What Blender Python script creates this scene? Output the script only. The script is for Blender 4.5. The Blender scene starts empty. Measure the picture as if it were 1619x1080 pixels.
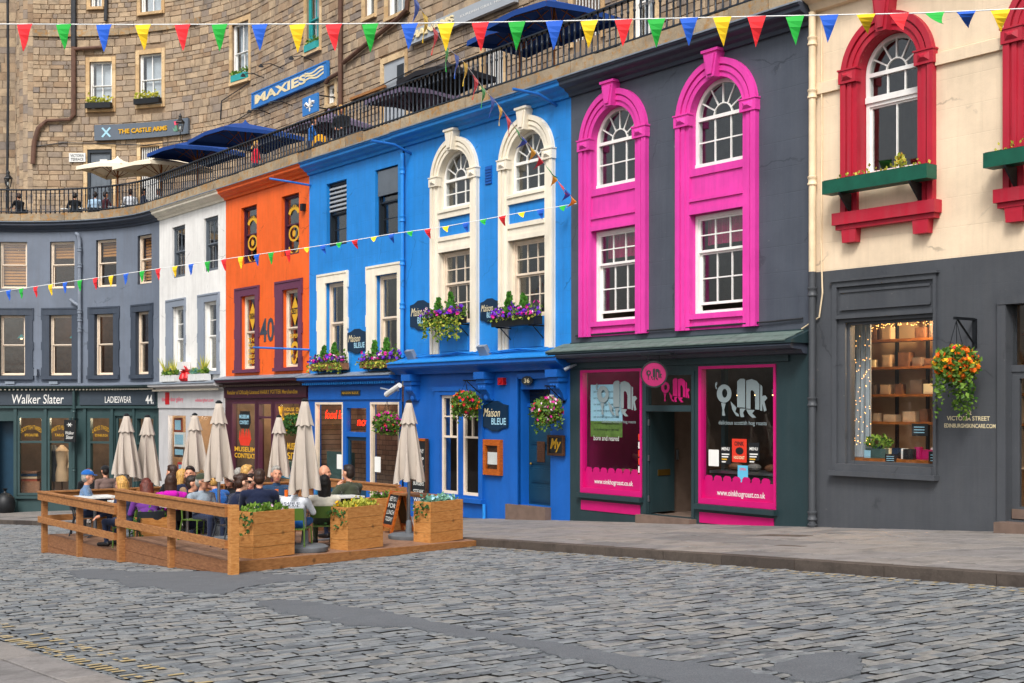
import bpy, bmesh, math, random
import numpy as np
from mathutils import Vector, Matrix
rnd = random.Random(7)
SC = bpy.context.scene
COL = SC.collection
# ------------------------------------------------------------------ camera, sky, sun, exposure
EYE = 1.41
cam_d = bpy.data.cameras.new('camera'); cam = bpy.data.objects.new('camera', cam_d); COL.objects.link(cam)
cam.location = (0, 0, EYE); cam.rotation_euler = (math.pi/2, 0, 0)
cam_d.sensor_width = 36; cam_d.lens = 36*2040/1619; cam_d.shift_y = 100/1619; cam_d.clip_end = 1500
SC.camera = cam
world = bpy.data.worlds.new('World'); SC.world = world; world.use_nodes = True
wn = world.node_tree; wn.nodes.clear()
sky = wn.nodes.new('ShaderNodeTexSky'); sky.sky_type = 'NISHITA'; sky.sun_disc = False
SUN_EL, SUN_AZ = math.radians(48), math.radians(192)       # azimuth clockwise from +Y
sky.sun_elevation = SUN_EL; sky.sun_rotation = SUN_AZ; sky.dust_density = 4; sky.air_density = 1.0
hs = wn.nodes.new('ShaderNodeHueSaturation'); hs.inputs['Saturation'].default_value = 0.3
bg = wn.nodes.new('ShaderNodeBackground'); bg.inputs[1].default_value = 0.13
wo = wn.nodes.new('ShaderNodeOutputWorld')
wn.links.new(sky.outputs[0], hs.inputs['Color']); wn.links.new(hs.outputs[0], bg.inputs[0]); wn.links.new(bg.outputs[0], wo.inputs[0])
sd = bpy.data.lights.new('sun', 'SUN'); sd.energy = 2.0; sd.angle = math.radians(18); sd.color = (1, .97, .94)
sun = bpy.data.objects.new('sun', sd); COL.objects.link(sun)
sdir = Vector((math.sin(SUN_AZ)*math.cos(SUN_EL), math.cos(SUN_AZ)*math.cos(SUN_EL), math.sin(SUN_EL)))
sun.rotation_euler = sdir.to_track_quat('Z', 'Y').to_euler(); sun.location = (0, -5, 40)
SC.view_settings.view_transform = 'Standard'; SC.view_settings.look = 'None'
SC.view_settings.gamma = 1; SC.view_settings.use_curve_mapping = False
SC.view_settings.exposure = 0.45
SC.render.engine = 'CYCLES'
SC.cycles.max_bounces = 6; SC.cycles.diffuse_bounces = 3; SC.cycles.glossy_bounces = 2
SC.cycles.transparent_max_bounces = 12; SC.cycles.transmission_bounces = 3
SC.cycles.caustics_reflective = False; SC.cycles.caustics_refractive = False

# ------------------------------------------------------------------ the street's own coordinates
# X runs along the house fronts (to the right, uphill), y into the houses (0 = wall face), z up.
# The fronts are straight down to XA and then bend round a concave corner of radius RAD.
D0, XA, RAD = 17.4, -44.2, 7.0
def S(X, y, z): return (.6*X + .8*(y+D0), -.8*X + .6*(y+D0), z)
_p = S(XA, 0, 0); CX, CY, TH0 = _p[0]-.8*RAD, _p[1]-.6*RAD, math.atan2(.6, .8)
def W(X, y, z):
    if X >= XA: return S(X, y, z)
    a = TH0 + (XA-X)/RAD
    return (CX + math.cos(a)*(RAD+y), CY + math.sin(a)*(RAD+y), z)
def yaw(X): return math.atan2(-.8, .6) + (max(0, XA-X)/RAD)
def gz(X): return .055*X                       # the street falls to the left
# survey: where a sight line measured from the viewpoint meets the wall plane / a level
FP, PX0, HY = 2040., 809.5, 640.
def hit(px, y=0.):
    t = (px-PX0)/FP
    Z = (D0+y)/(.8*t+.6) if .8*t+.6 > .05 else 1e9
    X = .6*t*Z - .8*Z
    if X >= XA: return X, Z
    r = RAD+y; A = t*t+1; B = -2*(t*CX+CY); C = CX*CX+CY*CY-r*r
    Z = (-B+math.sqrt(max(0, B*B-4*A*C)))/(2*A)
    return XA-(math.atan2(Z-CY, t*Z-CX)-TH0)*RAD, Z
def FX(px, y=0.): return hit(px, y)[0]
def FZ(px, py, y=0.): return EYE + (HY-py)/FP*hit(px, y)[1]
def toS(wx, wy): return .6*wx-.8*wy, .8*wx+.6*wy-D0
def gnd(px, py):
    t, v = (px-PX0)/FP, (HY-py)/FP
    Z = (-EYE)/(v-.033*t+.044)
    return toS(t*Z, Z)
def at(px, Z): return toS((px-PX0)/FP*Z, Z)

# ------------------------------------------------------------------ meshes
class MB:
    def __init__(s): s.v = []; s.f = []; s.m = []
    def add(s, vs, fs, mi=0):
        n = len(s.v); s.v += [tuple(p) for p in vs]; s.f += [tuple(i+n for i in f) for f in fs]; s.m += [mi]*len(fs); return s
    def box(s, x0, x1, y0, y1, z0, z1, mi=0, nx=1):
        if x1 < x0: x0, x1 = x1, x0
        vs = []; fs = []
        for i in range(nx+1):
            x = x0+(x1-x0)*i/nx
            vs += [(x, y0, z0), (x, y1, z0), (x, y1, z1), (x, y0, z1)]
        for i in range(nx):
            a = 4*i; b = a+4
            fs += [(a, b, b+3, a+3), (a+1, a+2, b+2, b+1), (a+3, b+3, b+2, a+2), (a, a+1, b+1, b)]
        fs += [(0, 3, 2, 1), (4*nx, 4*nx+1, 4*nx+2, 4*nx+3)]
        return s.add(vs, fs, mi)
    def hexa(s, p, mi=0):      # 8 points: bottom ring 0-3 (ccw from above), top ring 4-7
        return s.add(p, [(3, 2, 1, 0), (4, 5, 6, 7), (0, 1, 5, 4), (1, 2, 6, 5), (2, 3, 7, 6), (3, 0, 4, 7)], mi)
    def poly(s, pts, y0, y1, mi=0):   # outline in (x, z), extruded from y0 (front) to y1
        n = len(pts)
        ar = sum(pts[i][0]*pts[(i+1) % n][1]-pts[(i+1) % n][0]*pts[i][1] for i in range(n))
        if ar < 0: pts = pts[::-1]
        vs = [(x, y0, z) for x, z in pts]+[(x, y1, z) for x, z in pts]
        fs = [tuple(range(n)), tuple(range(2*n-1, n-1, -1))]+[(i, n+i, n+(i+1) % n, (i+1) % n) for i in range(n)]
        return s.add(vs, fs, mi)
    def ring(s, xc, zc, r0, r1, a0, a1, y0, y1, n=20, mi=0, sx=1.):
        vs = []; fs = []
        for i in range(n+1):
            a = a0+(a1-a0)*i/n; c, d = math.cos(a)*sx, math.sin(a)
            vs += [(xc+r0*c, y0, zc+r0*d), (xc+r1*c, y0, zc+r1*d), (xc+r1*c, y1, zc+r1*d), (xc+r0*c, y1, zc+r0*d)]
        for i in range(n):
            a = 4*i; b = a+4
            fs += [(a, a+1, b+1, b), (a+1, a+2, b+2, b+1), (a+2, a+3, b+3, b+2), (a+3, a, b, b+3)]
        if abs(a1-a0) < 6.28: fs += [(0, 3, 2, 1), (4*n, 4*n+1, 4*n+2, 4*n+3)]
        return s.add(vs, fs, mi)
    def tube(s, pts, r, n=6, mi=0, cap=True):
        pts = [Vector(p) for p in pts]; k = len(pts); rs = r if isinstance(r, (list, tuple)) else [r]*k
        vs = []; fs = []; ref = None
        for i, p in enumerate(pts):
            d = (pts[min(i+1, k-1)]-pts[max(i-1, 0)]).normalized()
            if ref is None: ref = d.orthogonal().normalized()
            ref = (ref-d*ref.dot(d)); ref = ref.normalized() if ref.length > 1e-6 else d.orthogonal().normalized()
            q = d.cross(ref)
            for j in range(n):
                a = 2*math.pi*j/n
                vs.append(p+(ref*math.cos(a)+q*math.sin(a))*rs[i])
        for i in range(k-1):
            for j in range(n):
                fs.append((i*n+j, i*n+(j+1) % n, (i+1)*n+(j+1) % n, (i+1)*n+j))
        if cap: fs += [tuple(range(n-1, -1, -1)), tuple(range((k-1)*n, k*n))]
        return s.add(vs, fs, mi)
    def lathe(s, prof, c, n=12, mi=0):
        vs = []; fs = []; k = len(prof)
        for r, z in prof:
            for j in range(n):
                a = 2*math.pi*j/n; vs.append((c[0]+r*math.cos(a), c[1]+r*math.sin(a), c[2]+z))
        for i in range(k-1):
            for j in range(n): fs.append((i*n+j, i*n+(j+1) % n, (i+1)*n+(j+1) % n, (i+1)*n+j))
        fs += [tuple(range(n-1, -1, -1)), tuple(range((k-1)*n, k*n))]
        return s.add(vs, fs, mi)
    def sweep(s, prof, x0, x1, step=.45, mi=0, cap=True):   # profile of (y, z) carried along X
        n = max(1, int(abs(x1-x0)/step)) if min(x0, x1) < XA else 1
        vs = []; fs = []; k = len(prof)
        for i in range(n+1):
            x = x0+(x1-x0)*i/n; vs += [(x, y, z) for y, z in prof]
        for i in range(n):
            for j in range(k):
                a, b = i*k+j, i*k+(j+1) % k; fs.append((a, b, b+k, a+k))
        if cap: fs += [tuple(range(k-1, -1, -1)), tuple(range(n*k, n*k+k))]
        return s.add(vs, fs, mi)
    def ell(s, c, r, mi=0, nu=10, nv=6):
        vs = [(c[0], c[1], c[2]-r[2])]; fs = []
        for i in range(1, nv):
            t = math.pi*i/nv-math.pi/2
            for j in range(nu):
                a = 2*math.pi*j/nu; vs.append((c[0]+r[0]*math.cos(t)*math.cos(a), c[1]+r[1]*math.cos(t)*math.sin(a), c[2]+r[2]*math.sin(t)))
        vs.append((c[0], c[1], c[2]+r[2])); L = len(vs)-1
        for j in range(nu): fs += [(0, 1+(j+1) % nu, 1+j), (L, L-nu+j, L-nu+(j+1) % nu)]
        for i in range(nv-2):
            for j in range(nu): fs.append((1+i*nu+j, 1+i*nu+(j+1) % nu, 1+(i+1)*nu+(j+1) % nu, 1+(i+1)*nu+j))
        return s.add(vs, fs, mi)
    def xf(s, M, start=0):
        s.v = s.v[:start]+[tuple(M @ Vector(p)) for p in s.v[start:]]; return s
    def build(s, name, mats, parent=None, mp=W, smooth=False, fixn=False):
        me = bpy.data.meshes.new(name)
        off = worldloc(parent) if (parent is not None and mp is not None) else (0, 0, 0)
        vs = s.v
        if mp is not None:
            vs = []
            for p in s.v:
                q = mp(*p); vs.append((q[0]-off[0], q[1]-off[1], q[2]-off[2]))
        me.from_pydata(vs, [], s.f)
        if not isinstance(mats, (list, tuple)): mats = [mats]
        for m in mats: me.materials.append(M_[m] if isinstance(m, str) else m)
        if len(mats) > 1: me.polygons.foreach_set('material_index', s.m)
        if fixn:
            bm = bmesh.new(); bm.from_mesh(me); bmesh.ops.recalc_face_normals(bm, faces=bm.faces); bm.to_mesh(me); bm.free()
        if smooth: me.polygons.foreach_set('use_smooth', [True]*len(me.polygons))
        if smooth and smooth != 'all':
            me.set_sharp_from_angle(angle=math.radians(40))
        o = bpy.data.objects.new(name, me); COL.objects.link(o)
        if parent is not None: o.parent = parent
        return o
def worldloc(o):
    p = Vector((0, 0, 0))
    while o is not None: p = p+o.location; o = o.parent
    return p
def tag(o, label=None, cat=None, group=None, kind=None):
    if label: o['label'] = label
    if cat: o['category'] = cat
    if group: o['group'] = group
    if kind: o['kind'] = kind
    return o
def thing(name, label, cat, loc=(0, 0, 0), rz=0., group=None):
    o = bpy.data.objects.new(name, None); COL.objects.link(o); o.location = loc; o.rotation_euler = (0, 0, rz)
    o.empty_display_size = .2
    return tag(o, label, cat, group)
def dup(o, parent=None, loc=None, rz=None):
    c = o.copy(); COL.objects.link(c); c.parent = parent
    if loc is not None: c.location = loc
    if rz is not None: c.rotation_euler = (0, 0, rz)
    for ch in list(o.children): dup(ch, c)
    return c
def inst(name, me, parent, loc, rot=(0, 0, 0), scale=(1, 1, 1), mat=None):
    o = bpy.data.objects.new(name, me); COL.objects.link(o); o.parent = parent
    off = worldloc(parent) if parent is not None else Vector((0, 0, 0))
    o.location = Vector(loc)-off; o.rotation_euler = rot; o.scale = scale
    if mat is not None:
        o.material_slots[0].link = 'OBJECT'; o.material_slots[0].material = M_[mat]
    return o

# ------------------------------------------------------------------ materials
M_ = {}
def lin(h):
    if isinstance(h, str):
        c = [int(h[i:i+2], 16)/255 for i in (0, 2, 4)]
        return tuple((x/12.92 if x <= .04045 else ((x+.055)/1.055)**2.4) for x in c)
    return h
class NT:
    def __init__(s, name):
        s.m = bpy.data.materials.new(name); s.m.use_nodes = True; s.t = s.m.node_tree; s.t.nodes.clear(); M_[name] = s.m
        s.out = s.n('ShaderNodeOutputMaterial'); s.co = s.n('ShaderNodeTexCoord').outputs['Object']
    def n(s, t, **k):
        x = s.t.nodes.new(t)
        for a, b in k.items(): setattr(x, a, b)
        return x
    def l(s, a, b): s.t.links.new(a, b)
    def noise(s, sc, det=4, rough=.6, vec=None, stretch=None):
        x = s.n('ShaderNodeTexNoise'); x.inputs['Scale'].default_value = sc; x.inputs['Detail'].default_value = det; x.inputs['Roughness'].default_value = rough
        v = vec if vec is not None else s.co
        if stretch is not None:
            mp = s.n('ShaderNodeMapping'); mp.inputs['Scale'].default_value = stretch; s.l(v, mp.inputs[0]); v = mp.outputs[0]
        s.l(v, x.inputs['Vector']); return x.outputs[0]
    def ramp(s, f, a, b, c0=(0, 0, 0, 1), c1=(1, 1, 1, 1)):
        x = s.n('ShaderNodeValToRGB'); x.color_ramp.elements[0].position = a; x.color_ramp.elements[1].position = b
        x.color_ramp.elements[0].color = c0; x.color_ramp.elements[1].color = c1; s.l(f, x.inputs[0]); return x.outputs[0]
    def mix(s, f, a, b, bt='MIX'):
        x = s.n('ShaderNodeMix', data_type='RGBA', blend_type=bt)
        for v, i in ((f, 0), (a, 6), (b, 7)):
            if hasattr(v, 'is_output'): s.l(v, x.inputs[i])
            elif i == 0: x.inputs[0].default_value = v
            else: x.inputs[i].default_value = (*v[:3], 1)
        return x.outputs[2]
    def math(s, op, a, b=0.):
        x = s.n('ShaderNodeMath', operation=op)
        for v, i in ((a, 0), (b, 1)):
            if hasattr(v, 'is_output'): s.l(v, x.inputs[i])
            else: x.inputs[i].default_value = v
        return x.outputs[0]
    def facuv(s):
        d = s.n('ShaderNodeVectorMath', operation='DOT_PRODUCT'); d.inputs[1].default_value = (.6, -.8, 0); s.l(s.co, d.inputs[0])
        z = s.n('ShaderNodeSeparateXYZ'); s.l(s.co, z.inputs[0])
        c = s.n('ShaderNodeCombineXYZ'); s.l(d.outputs['Value'], c.inputs[0]); s.l(z.outputs[2], c.inputs[1]); return c.outputs[0]
    def bump(s, h, st=.3, dist=.01, nrm=None):
        b = s.n('ShaderNodeBump'); b.inputs['Strength'].default_value = st; b.inputs['Distance'].default_value = dist
        s.l(h, b.inputs['Height'])
        if nrm is not None: s.l(nrm, b.inputs['Normal'])
        return b.outputs[0]
    def bsdf(s, col, rough=.6, nrm=None, spec=.4, metal=0., coat=0., sheen=0.):
        p = s.n('ShaderNodeBsdfPrincipled')
        if hasattr(col, 'is_output'): s.l(col, p.inputs['Base Color'])
        else: p.inputs['Base Color'].default_value = (*col, 1)
        if hasattr(rough, 'is_output'): s.l(rough, p.inputs['Roughness'])
        else: p.inputs['Roughness'].default_value = rough
        p.inputs['Specular IOR Level'].default_value = spec; p.inputs['Metallic'].default_value = metal
        p.inputs['Coat Weight'].default_value = coat; p.inputs['Sheen Weight'].default_value = sheen
        if nrm is not None: s.l(nrm, p.inputs['Normal'])
        s.l(p.outputs[0], s.out.inputs[0]); return p
def plain(name, c, rough=.6, var=.12, scale=3., bump=.15, bscale=40., spec=.4, metal=0., coat=0., sheen=0.):
    t = NT(name); c = lin(c)
    col = t.mix(t.ramp(t.noise(scale, 5), .3, .7), [x*(1-var) for x in c], [min(1, x*(1+var)) for x in c])
    t.bsdf(col, rough, t.bump(t.noise(bscale, 4), bump, .006), spec, metal, coat, sheen); return t.m
def painted(name, c, rough=.55, dirt=.25, dirtc=(.10, .09, .08), joints=.35, wear=0.0):
    """oil-painted ashlar: lined joints, brush and patch variation, rain streaks and grime"""
    t = NT(name); c = lin(c); uv = t.facuv()
    br = t.n('ShaderNodeTexBrick'); t.l(uv, br.inputs['Vector'])
    br.inputs['Scale'].default_value = 1.0; br.inputs['Brick Width'].default_value = 1.05; br.inputs['Row Height'].default_value = .46
    br.inputs['Mortar Size'].default_value = .007; br.inputs['Mortar Smooth'].default_value = .5
    br.inputs['Color1'].default_value = (.94, .94, .94, 1); br.inputs['Color2'].default_value = (1, 1, 1, 1); br.inputs['Mortar'].default_value = (.84, .84, .84, 1)
    base = t.mix(t.ramp(t.noise(.9, 6, .65), .3, .72), [x*.84 for x in c], [min(1, x*1.08+.004) for x in c])
    base = t.mix(joints, base, t.mix(1., base, br.outputs['Color'], 'MULTIPLY'))
    streak = t.ramp(t.noise(2.2, 6, .7, stretch=(2.6, 2.6, .16)), .44, .72)
    base = t.mix(t.math('MULTIPLY', streak, dirt), base, dirtc)
    if joints:
        wv = t.n('ShaderNodeVectorMath', operation='ADD'); t.l(uv, wv.inputs[0])
        nz = t.n('ShaderNodeTexNoise'); nz.inputs['Scale'].default_value = 3.; nz.inputs['Detail'].default_value = 5; t.l(uv, nz.inputs['Vector'])
        sc_ = t.n('ShaderNodeVectorMath', operation='SCALE'); sc_.inputs['Scale'].default_value = .35; t.l(nz.outputs['Color'], sc_.inputs[0]); t.l(sc_.outputs[0], wv.inputs[1])
        vo = t.n('ShaderNodeTexVoronoi', feature='DISTANCE_TO_EDGE'); vo.inputs['Scale'].default_value = .55; t.l(wv.outputs[0], vo.inputs['Vector'])
        crack = t.math('MULTIPLY', t.ramp(vo.outputs['Distance'], .004, .009, (1, 1, 1, 1), (0, 0, 0, 1)), t.ramp(t.noise(.8, 3), .52, .6))
        base = t.mix(t.math('MULTIPLY', crack, .55), base, [x*.35 for x in c])
        base = t.mix(t.math('MULTIPLY', t.ramp(t.noise(.35, 3), .45, .75), .22), base, [min(1, x*1.1+.03) for x in c])
    if wear: base = t.mix(t.math('MULTIPLY', t.ramp(t.noise(7, 8, .75), .66, .7), wear), base, (.42, .39, .34))
    h = t.math('ADD', t.math('MULTIPLY', br.outputs['Fac'], -.55*joints), t.math('MULTIPLY', t.noise(14, 6, .7), .5))
    t.bsdf(base, t.ramp(t.noise(5, 4), 0, 1, (rough-.1,)*3+(1,), (rough+.12,)*3+(1,)), t.bump(h, .55, .012), .35); return t.m
def emit(name, c, st):
    t = NT(name); e = t.n('ShaderNodeEmission'); e.inputs[0].default_value = (*lin(c), 1); e.inputs[1].default_value = st; t.l(e.outputs[0], t.out.inputs[0]); return t.m
def glassy(name, tint=(.93, .95, .95), boost=1.0):
    t = NT(name)
    tr = t.n('ShaderNodeBsdfTransparent'); tr.inputs[0].default_value = (*tint, 1)
    gl = t.n('ShaderNodeBsdfGlossy'); gl.inputs['Roughness'].default_value = .02
    t.l(t.bump(t.noise(1.6, 2), .06, .05), gl.inputs['Normal'])
    lw = t.n('ShaderNodeLayerWeight'); lw.inputs[0].default_value = .5     # Schlick reflectance, the same from both faces of the pane
    fr = t.math('ADD', .04, t.math('MULTIPLY', .96, t.math('POWER', lw.outputs['Facing'], 5.)))
    mx = t.n('ShaderNodeMixShader'); t.l(t.math('MINIMUM', t.math('MULTIPLY', fr, boost), 1.), mx.inputs[0]); t.l(tr.outputs[0], mx.inputs[1]); t.l(gl.outputs[0], mx.inputs[2]); t.l(mx.outputs[0], t.out.inputs[0]); return t.m
def wood(name, c, c2=None, rough=.55, ax='u', grain=.5):
    """sawn timber: grain along the board, knots, board-to-board difference"""
    t = NT(name); c = lin(c); c2 = lin(c2) if c2 else [x*.55 for x in c]
    st = {'x': (1.2, 14, 14), 'y': (14, 1.2, 14), 'z': (14, 14, 1.2), 'u': (6, 6, 26)}[ax]
    g = t.noise(1.6, 6, .62, stretch=st)
    col = t.mix(t.ramp(g, .35, .68), c2, c)
    oi = t.n('ShaderNodeObjectInfo').outputs['Random']
    col = t.mix(t.math('MULTIPLY', oi, .34), col, [x*.62 for x in c])
    vo = t.n('ShaderNodeTexVoronoi'); vo.inputs['Scale'].default_value = 2.6; t.l(t.co, vo.inputs['Vector'])
    col = t.mix(t.math('MULTIPLY', t.ramp(vo.outputs['Distance'], .05, .12, (1, 1, 1, 1), (0, 0, 0, 1)), .75), col, [x*.22 for x in c])
    t.bsdf(col, rough, t.bump(g, grain, .008), .3); return t.m
# ------------------------------------------------------------------ material palette
painted('blue_wall', '1E88DA', .5, .3, (.02, .10, .28), .6)
painted('blue_deep', '0E5CB2', .45, .2, (.01, .06, .22), .0)
painted('slate_wall', '4A505B', .55, .22, (.12, .13, .15), .6, .3)
painted('grey_wall', '6E7785', .6, .3, (.12, .12, .13), .22)
painted('white_wall', 'EDEBE6', .6, .24, (.35, .32, .28), .2)
painted('orange_wall', 'F0651E', .55, .26, (.35, .08, .01), .3)
painted('cream_wall', 'F0D9BA', .6, .2, (.40, .31, .20), .4)
painted('charcoal_wall', '484B50', .5, .12, (.16, .16, .15), .12, .25)
painted('green_shop', '24383C', .42, .14, (.07, .08, .08), .0)
painted('teal_shop', '33494A', .42, .14, (.05, .07, .07), .0)
painted('plum_shop', '3E1022', .4, .14, (.03, .01, .01), .0)
painted('plum_stone', '66344E', .55, .2, (.10, .04, .06), .0)
painted('pink', 'E640A8', .5, .34, (.40, .04, .22), .0)
painted('red_stone', 'B81C34', .5, .3, (.30, .10, .11), .0)
painted('cream_trim', 'F3E9D4', .55, .22, (.42, .36, .28), .0)
painted('slate_trim', '3B424F', .5, .15, (.12, .12, .13), .0)
painted('navy_trim', '3A4350', .55, .18, (.13, .13, .14), .0)
painted('pale_grey_trim', '8C95A2', .55, .18, (.22, .22, .22), .0)
painted('grey_shop', 'C4C2C2', .5, .16, (.2, .2, .2), .0)
plain('white_frame', 'F0EEE8', .45, .06, 6, .1)
plain('cream_frame', 'E4D2BC', .45, .08, 6, .1)
plain('dark_frame', '232A31', .4, .15, 6, .1)
plain('grey_frame', '5E666E', .45, .12)
plain('plum_frame', '4A2236', .45, .12)
plain('brown_frame', '4A3A30', .5, .15)
plain('teal_frame', '2E9C9C', .5, .12)
plain('hot_pink', 'BE0E68', .35, .08, 4, .06)
plain('disc_pink', '9A0C54', .45, .06)
plain('window_pink', 'C6106E', .4, .05, 4, .05)
plain('dark_green_box', '0E5340', .45, .18, 5, .2)
plain('black_iron', '15181C', .45, .2, 8, .2, metal=.2)
plain('rail_iron', '222A34', .4, .2, 8, .2, metal=.2)
plain('lead', '7C8590', .5, .2, 4, .2)
plain('blue_iron', '1B66B4', .45, .15)
plain('pipe_cream', 'EAD3AE', .5, .14, 3, .15)
plain('pipe_charcoal', '45484C', .5, .16, 3, .15)
plain('pipe_grey', '7A828E', .5, .16, 3, .15)
plain('pipe_rust', '5E4234', .7, .3, 4, .3)
plain('pipe_black', '2A2C30', .6, .25, 4, .3)
plain('navy_board', '0D2A44', .35, .08, 4, .05)
plain('black_board', '15171A', .6, .15, 5, .1)
plain('sign_grey', '5A6470', .45, .05, 2, .05)
plain('sign_pale', 'A2A8AE', .45, .06, 2, .05)
plain('sign_blue', '2F77BE', .45, .06, 2, .05)
plain('sign_dark', '1C2A30', .4, .08)
plain('sign_slate', '3A434C', .4, .08)
plain('letter_white', 'E8E6E0', .5, .04)
plain('letter_cream', 'E9D9AE', .5, .04)
plain('letter_gold', 'D9A62C', .35, .08, metal=.3)
plain('letter_lightblue', '9CC9DC', .5, .04)
plain('letter_pink', 'E84C6A', .5, .04)
plain('letter_black', '16181B', .5, .04)
plain('etched', '7F8C8E', .7, .04, 3, .02)
plain('yellow_vinyl', 'D8A428', .5, .08)
plain('paper_white', 'E6E6E0', .7, .04)
plain('paper_red', 'D6331C', .7, .05)
plain('paper_blue', '5FB6D8', .7, .05)
plain('paper_green', '5D7A34', .7, .3, 9)
plain('paper_brown', '6A4630', .7, .3, 9)
plain('chalk', 'D9D9D2', .9, .06)
plain('alarm_red', 'C4161C', .4, .06)
plain('plastic_white', 'DADAD6', .4, .05)
plain('step_stone', '6E5B50', .8, .2, 4, .4)
plain('slate_roof', '5E6E68', .7, .22, 5, .35)
plain('interior_dark', '6A584C', .8, .3, 2, .1)
plain('interior_grey', '74706C', .8, .3, 2, .1)
plain('interior_tan', 'B89A78', .8, .15, 2, .1)
plain('interior_pink', '8A0E52', .7, .15, 2, .1)
plain('interior_green', '39524E', .8, .3, 2, .1)
plain('blind_tan', 'C98A4A', .8, .12, 3, .1)
plain('blind_pale', 'C8CCD2', .7, .12, 2, .1)
plain('curtain_pink', 'D0106E', .8, .2, 9, .2, sheen=.3)
plain('curtain_grey', 'A9B4BC', .8, .12, 6, .2, sheen=.3)
plain('door_navy', '12384E', .4, .1, 4, .08)
plain('brass', 'A6803A', .3, .1, metal=.9)
plain('steel', '9AA0A6', .3, .08, metal=.9)
plain('louvre', '3A4046', .5, .15)
plain('soil', '241A12', .95, .3, 20, .6)
plain('terracotta', '8E3A22', .8, .2)
plain('wicker', '4A3322', .9, .3, 30, .5)
plain('flower_purple', '6A22B4', .7, .3, 30)
plain('flower_magenta', 'C81E8C', .7, .3, 30)
plain('flower_orange', 'F06A0C', .7, .3, 30)
plain('flower_yellow', 'F2B41C', .7, .3, 30)
plain('flower_red', 'D8202C', .7, .3, 30)
plain('flower_pale', 'E6C0D8', .7, .2, 30)
def leafmat(name, a, b):
    t = NT(name); a, b = lin(a), lin(b)
    g = t.n('ShaderNodeNewGeometry').outputs['Random Per Island']
    col = t.mix(g, a, b)
    p = t.bsdf(col, .55, None, .3)
    tl = t.n('ShaderNodeBsdfTranslucent'); t.l(col, tl.inputs[0])
    mx = t.n('ShaderNodeMixShader'); mx.inputs[0].default_value = .3; t.l(p.outputs[0], mx.inputs[1]); t.l(tl.outputs[0], mx.inputs[2]); t.l(mx.outputs[0], t.out.inputs[0])
leafmat('leaf', '2E5A1C', '7FA03A')
leafmat('leaf_dark', '1C4420', '4E7E34')
leafmat('leaf_yellow', '8A9A2C', 'D8CE5A')
leafmat('leaf_blue', '4E8A78', '86B49A')
leafmat('conifer', '2A5E1E', '5C9A34')
glassy('glass', boost=2.0); glassy('glass_shop', (.96, .97, .97), 1.1)
glassy('glass_clear', (.97, .98, .98), .9)
emit('fairy', 'FFB45A', 9.); emit('neon_red', 'FF2410', 5.); emit('lamp_warm', 'FFC680', 6.); emit('neon_pink', 'FF2060', 2.5)
wood('timber', 'B47E4C', '885832', .6, 'u', .35)
wood('timber_orange', 'CC9356', 'A86C34', .5, 'u', .3)
wood('timber_dark', '9A6C4A', '744A30', .65, 'u', .4)
wood('decking', 'A07E66', '7C5A44', .7, 'u', .45)
wood('shelf_wood', 'A8662C', '7A431A', .5, 'u', .2)
wood('frame_wood', 'C4661E', '8E4210', .45, 'u', .2)
wood('dark_wood', '5A3A24', '341F12', .5, 'u', .2)
plain('canvas', 'B6AA9D', .85, .07, 2, .25, 300, sheen=.2)
plain('canvas_cream', 'F3E6CC', .85, .05, 2, .2, 200)
plain('canvas_navy', '123F86', .8, .12, 2, .2, 200)
plain('canvas_black', '1B1A20', .85, .15, 2, .2, 200)
plain('canvas_mauve', '6C6078', .85, .12, 2, .2, 200)
plain('chair_green', '55702C', .4, .08)
plain('chair_dark', '2A3138', .45, .1)
plain('base_stone', '62666A', .75, .15, 8, .3)
plain('bunting_red', 'E8202A', .7, .06, sheen=.2); plain('bunting_green', '12A834', .7, .06, sheen=.2)
plain('bunting_blue', '145AC8', .7, .06, sheen=.2); plain('bunting_yellow', 'FACC12', .7, .06, sheen=.2)
plain('cord_white', 'EDEDEA', .7, .05)
plain('paint_yellow', 'A8956C', .8, .3, 22, .3)

def stone_mat(name, cols, dark, rough=.9, sc=1., moss=0., soot=.6):
    """rubble / ashlar stone: tint per piece, soot, pitted relief"""
    t = NT(name)
    at_ = t.n('ShaderNodeAttribute'); at_.attribute_name = 'tint'
    rp = t.n('ShaderNodeValToRGB'); t.l(at_.outputs['Fac'], rp.inputs[0])
    el = rp.color_ramp.elements
    for i, c in enumerate(cols):
        e = el[i] if i < 2 else el.new(.5)
        e.position = i/(len(cols)-1); e.color = (*lin(c), 1)
    n1 = t.noise(2.3*sc, 6, .7); col = t.mix(t.math('MULTIPLY', t.ramp(n1, .46, .74), soot), rp.outputs[0], lin(dark))
    col = t.mix(t.math('MULTIPLY', t.ramp(t.noise(26*sc, 5, .7), .35, .75), .35), col, [x*.45 for x in lin(cols[0])])
    if moss: col = t.mix(t.math('MULTIPLY', t.ramp(t.noise(5*sc, 6, .7), .5, .62), moss), col, lin('A8742C'))
    h = t.math('ADD', t.noise(9*sc, 6, .7), t.math('MULTIPLY', t.noise(60*sc, 4), .3))
    t.bsdf(col, rough, t.bump(h, .6, .02), .2); return t.m
stone_mat('rubble', ['9A8168', 'B59C80', '8A8078', 'C2AA8C', '86725F', 'AA9074', '988876'], '4C433C', soot=.6)
stone_mat('dressed', ['D2B184', 'E0C49A', 'C09C70'], '6A5A48')
stone_mat('coping', ['A28F74', 'B5A388', '8A7B68'], '5A4E42', moss=.7, soot=.6)
stone_mat('sett_stone', ['62666A', '767B7F', '878B8D', '696D70', '928F89'], '3A3F43', .55, 2.2)
stone_mat('flagstone', ['767473', '8A8684', '6A6867', '948D86'], '504D4A', .75, 1.2, soot=.7)
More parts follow.
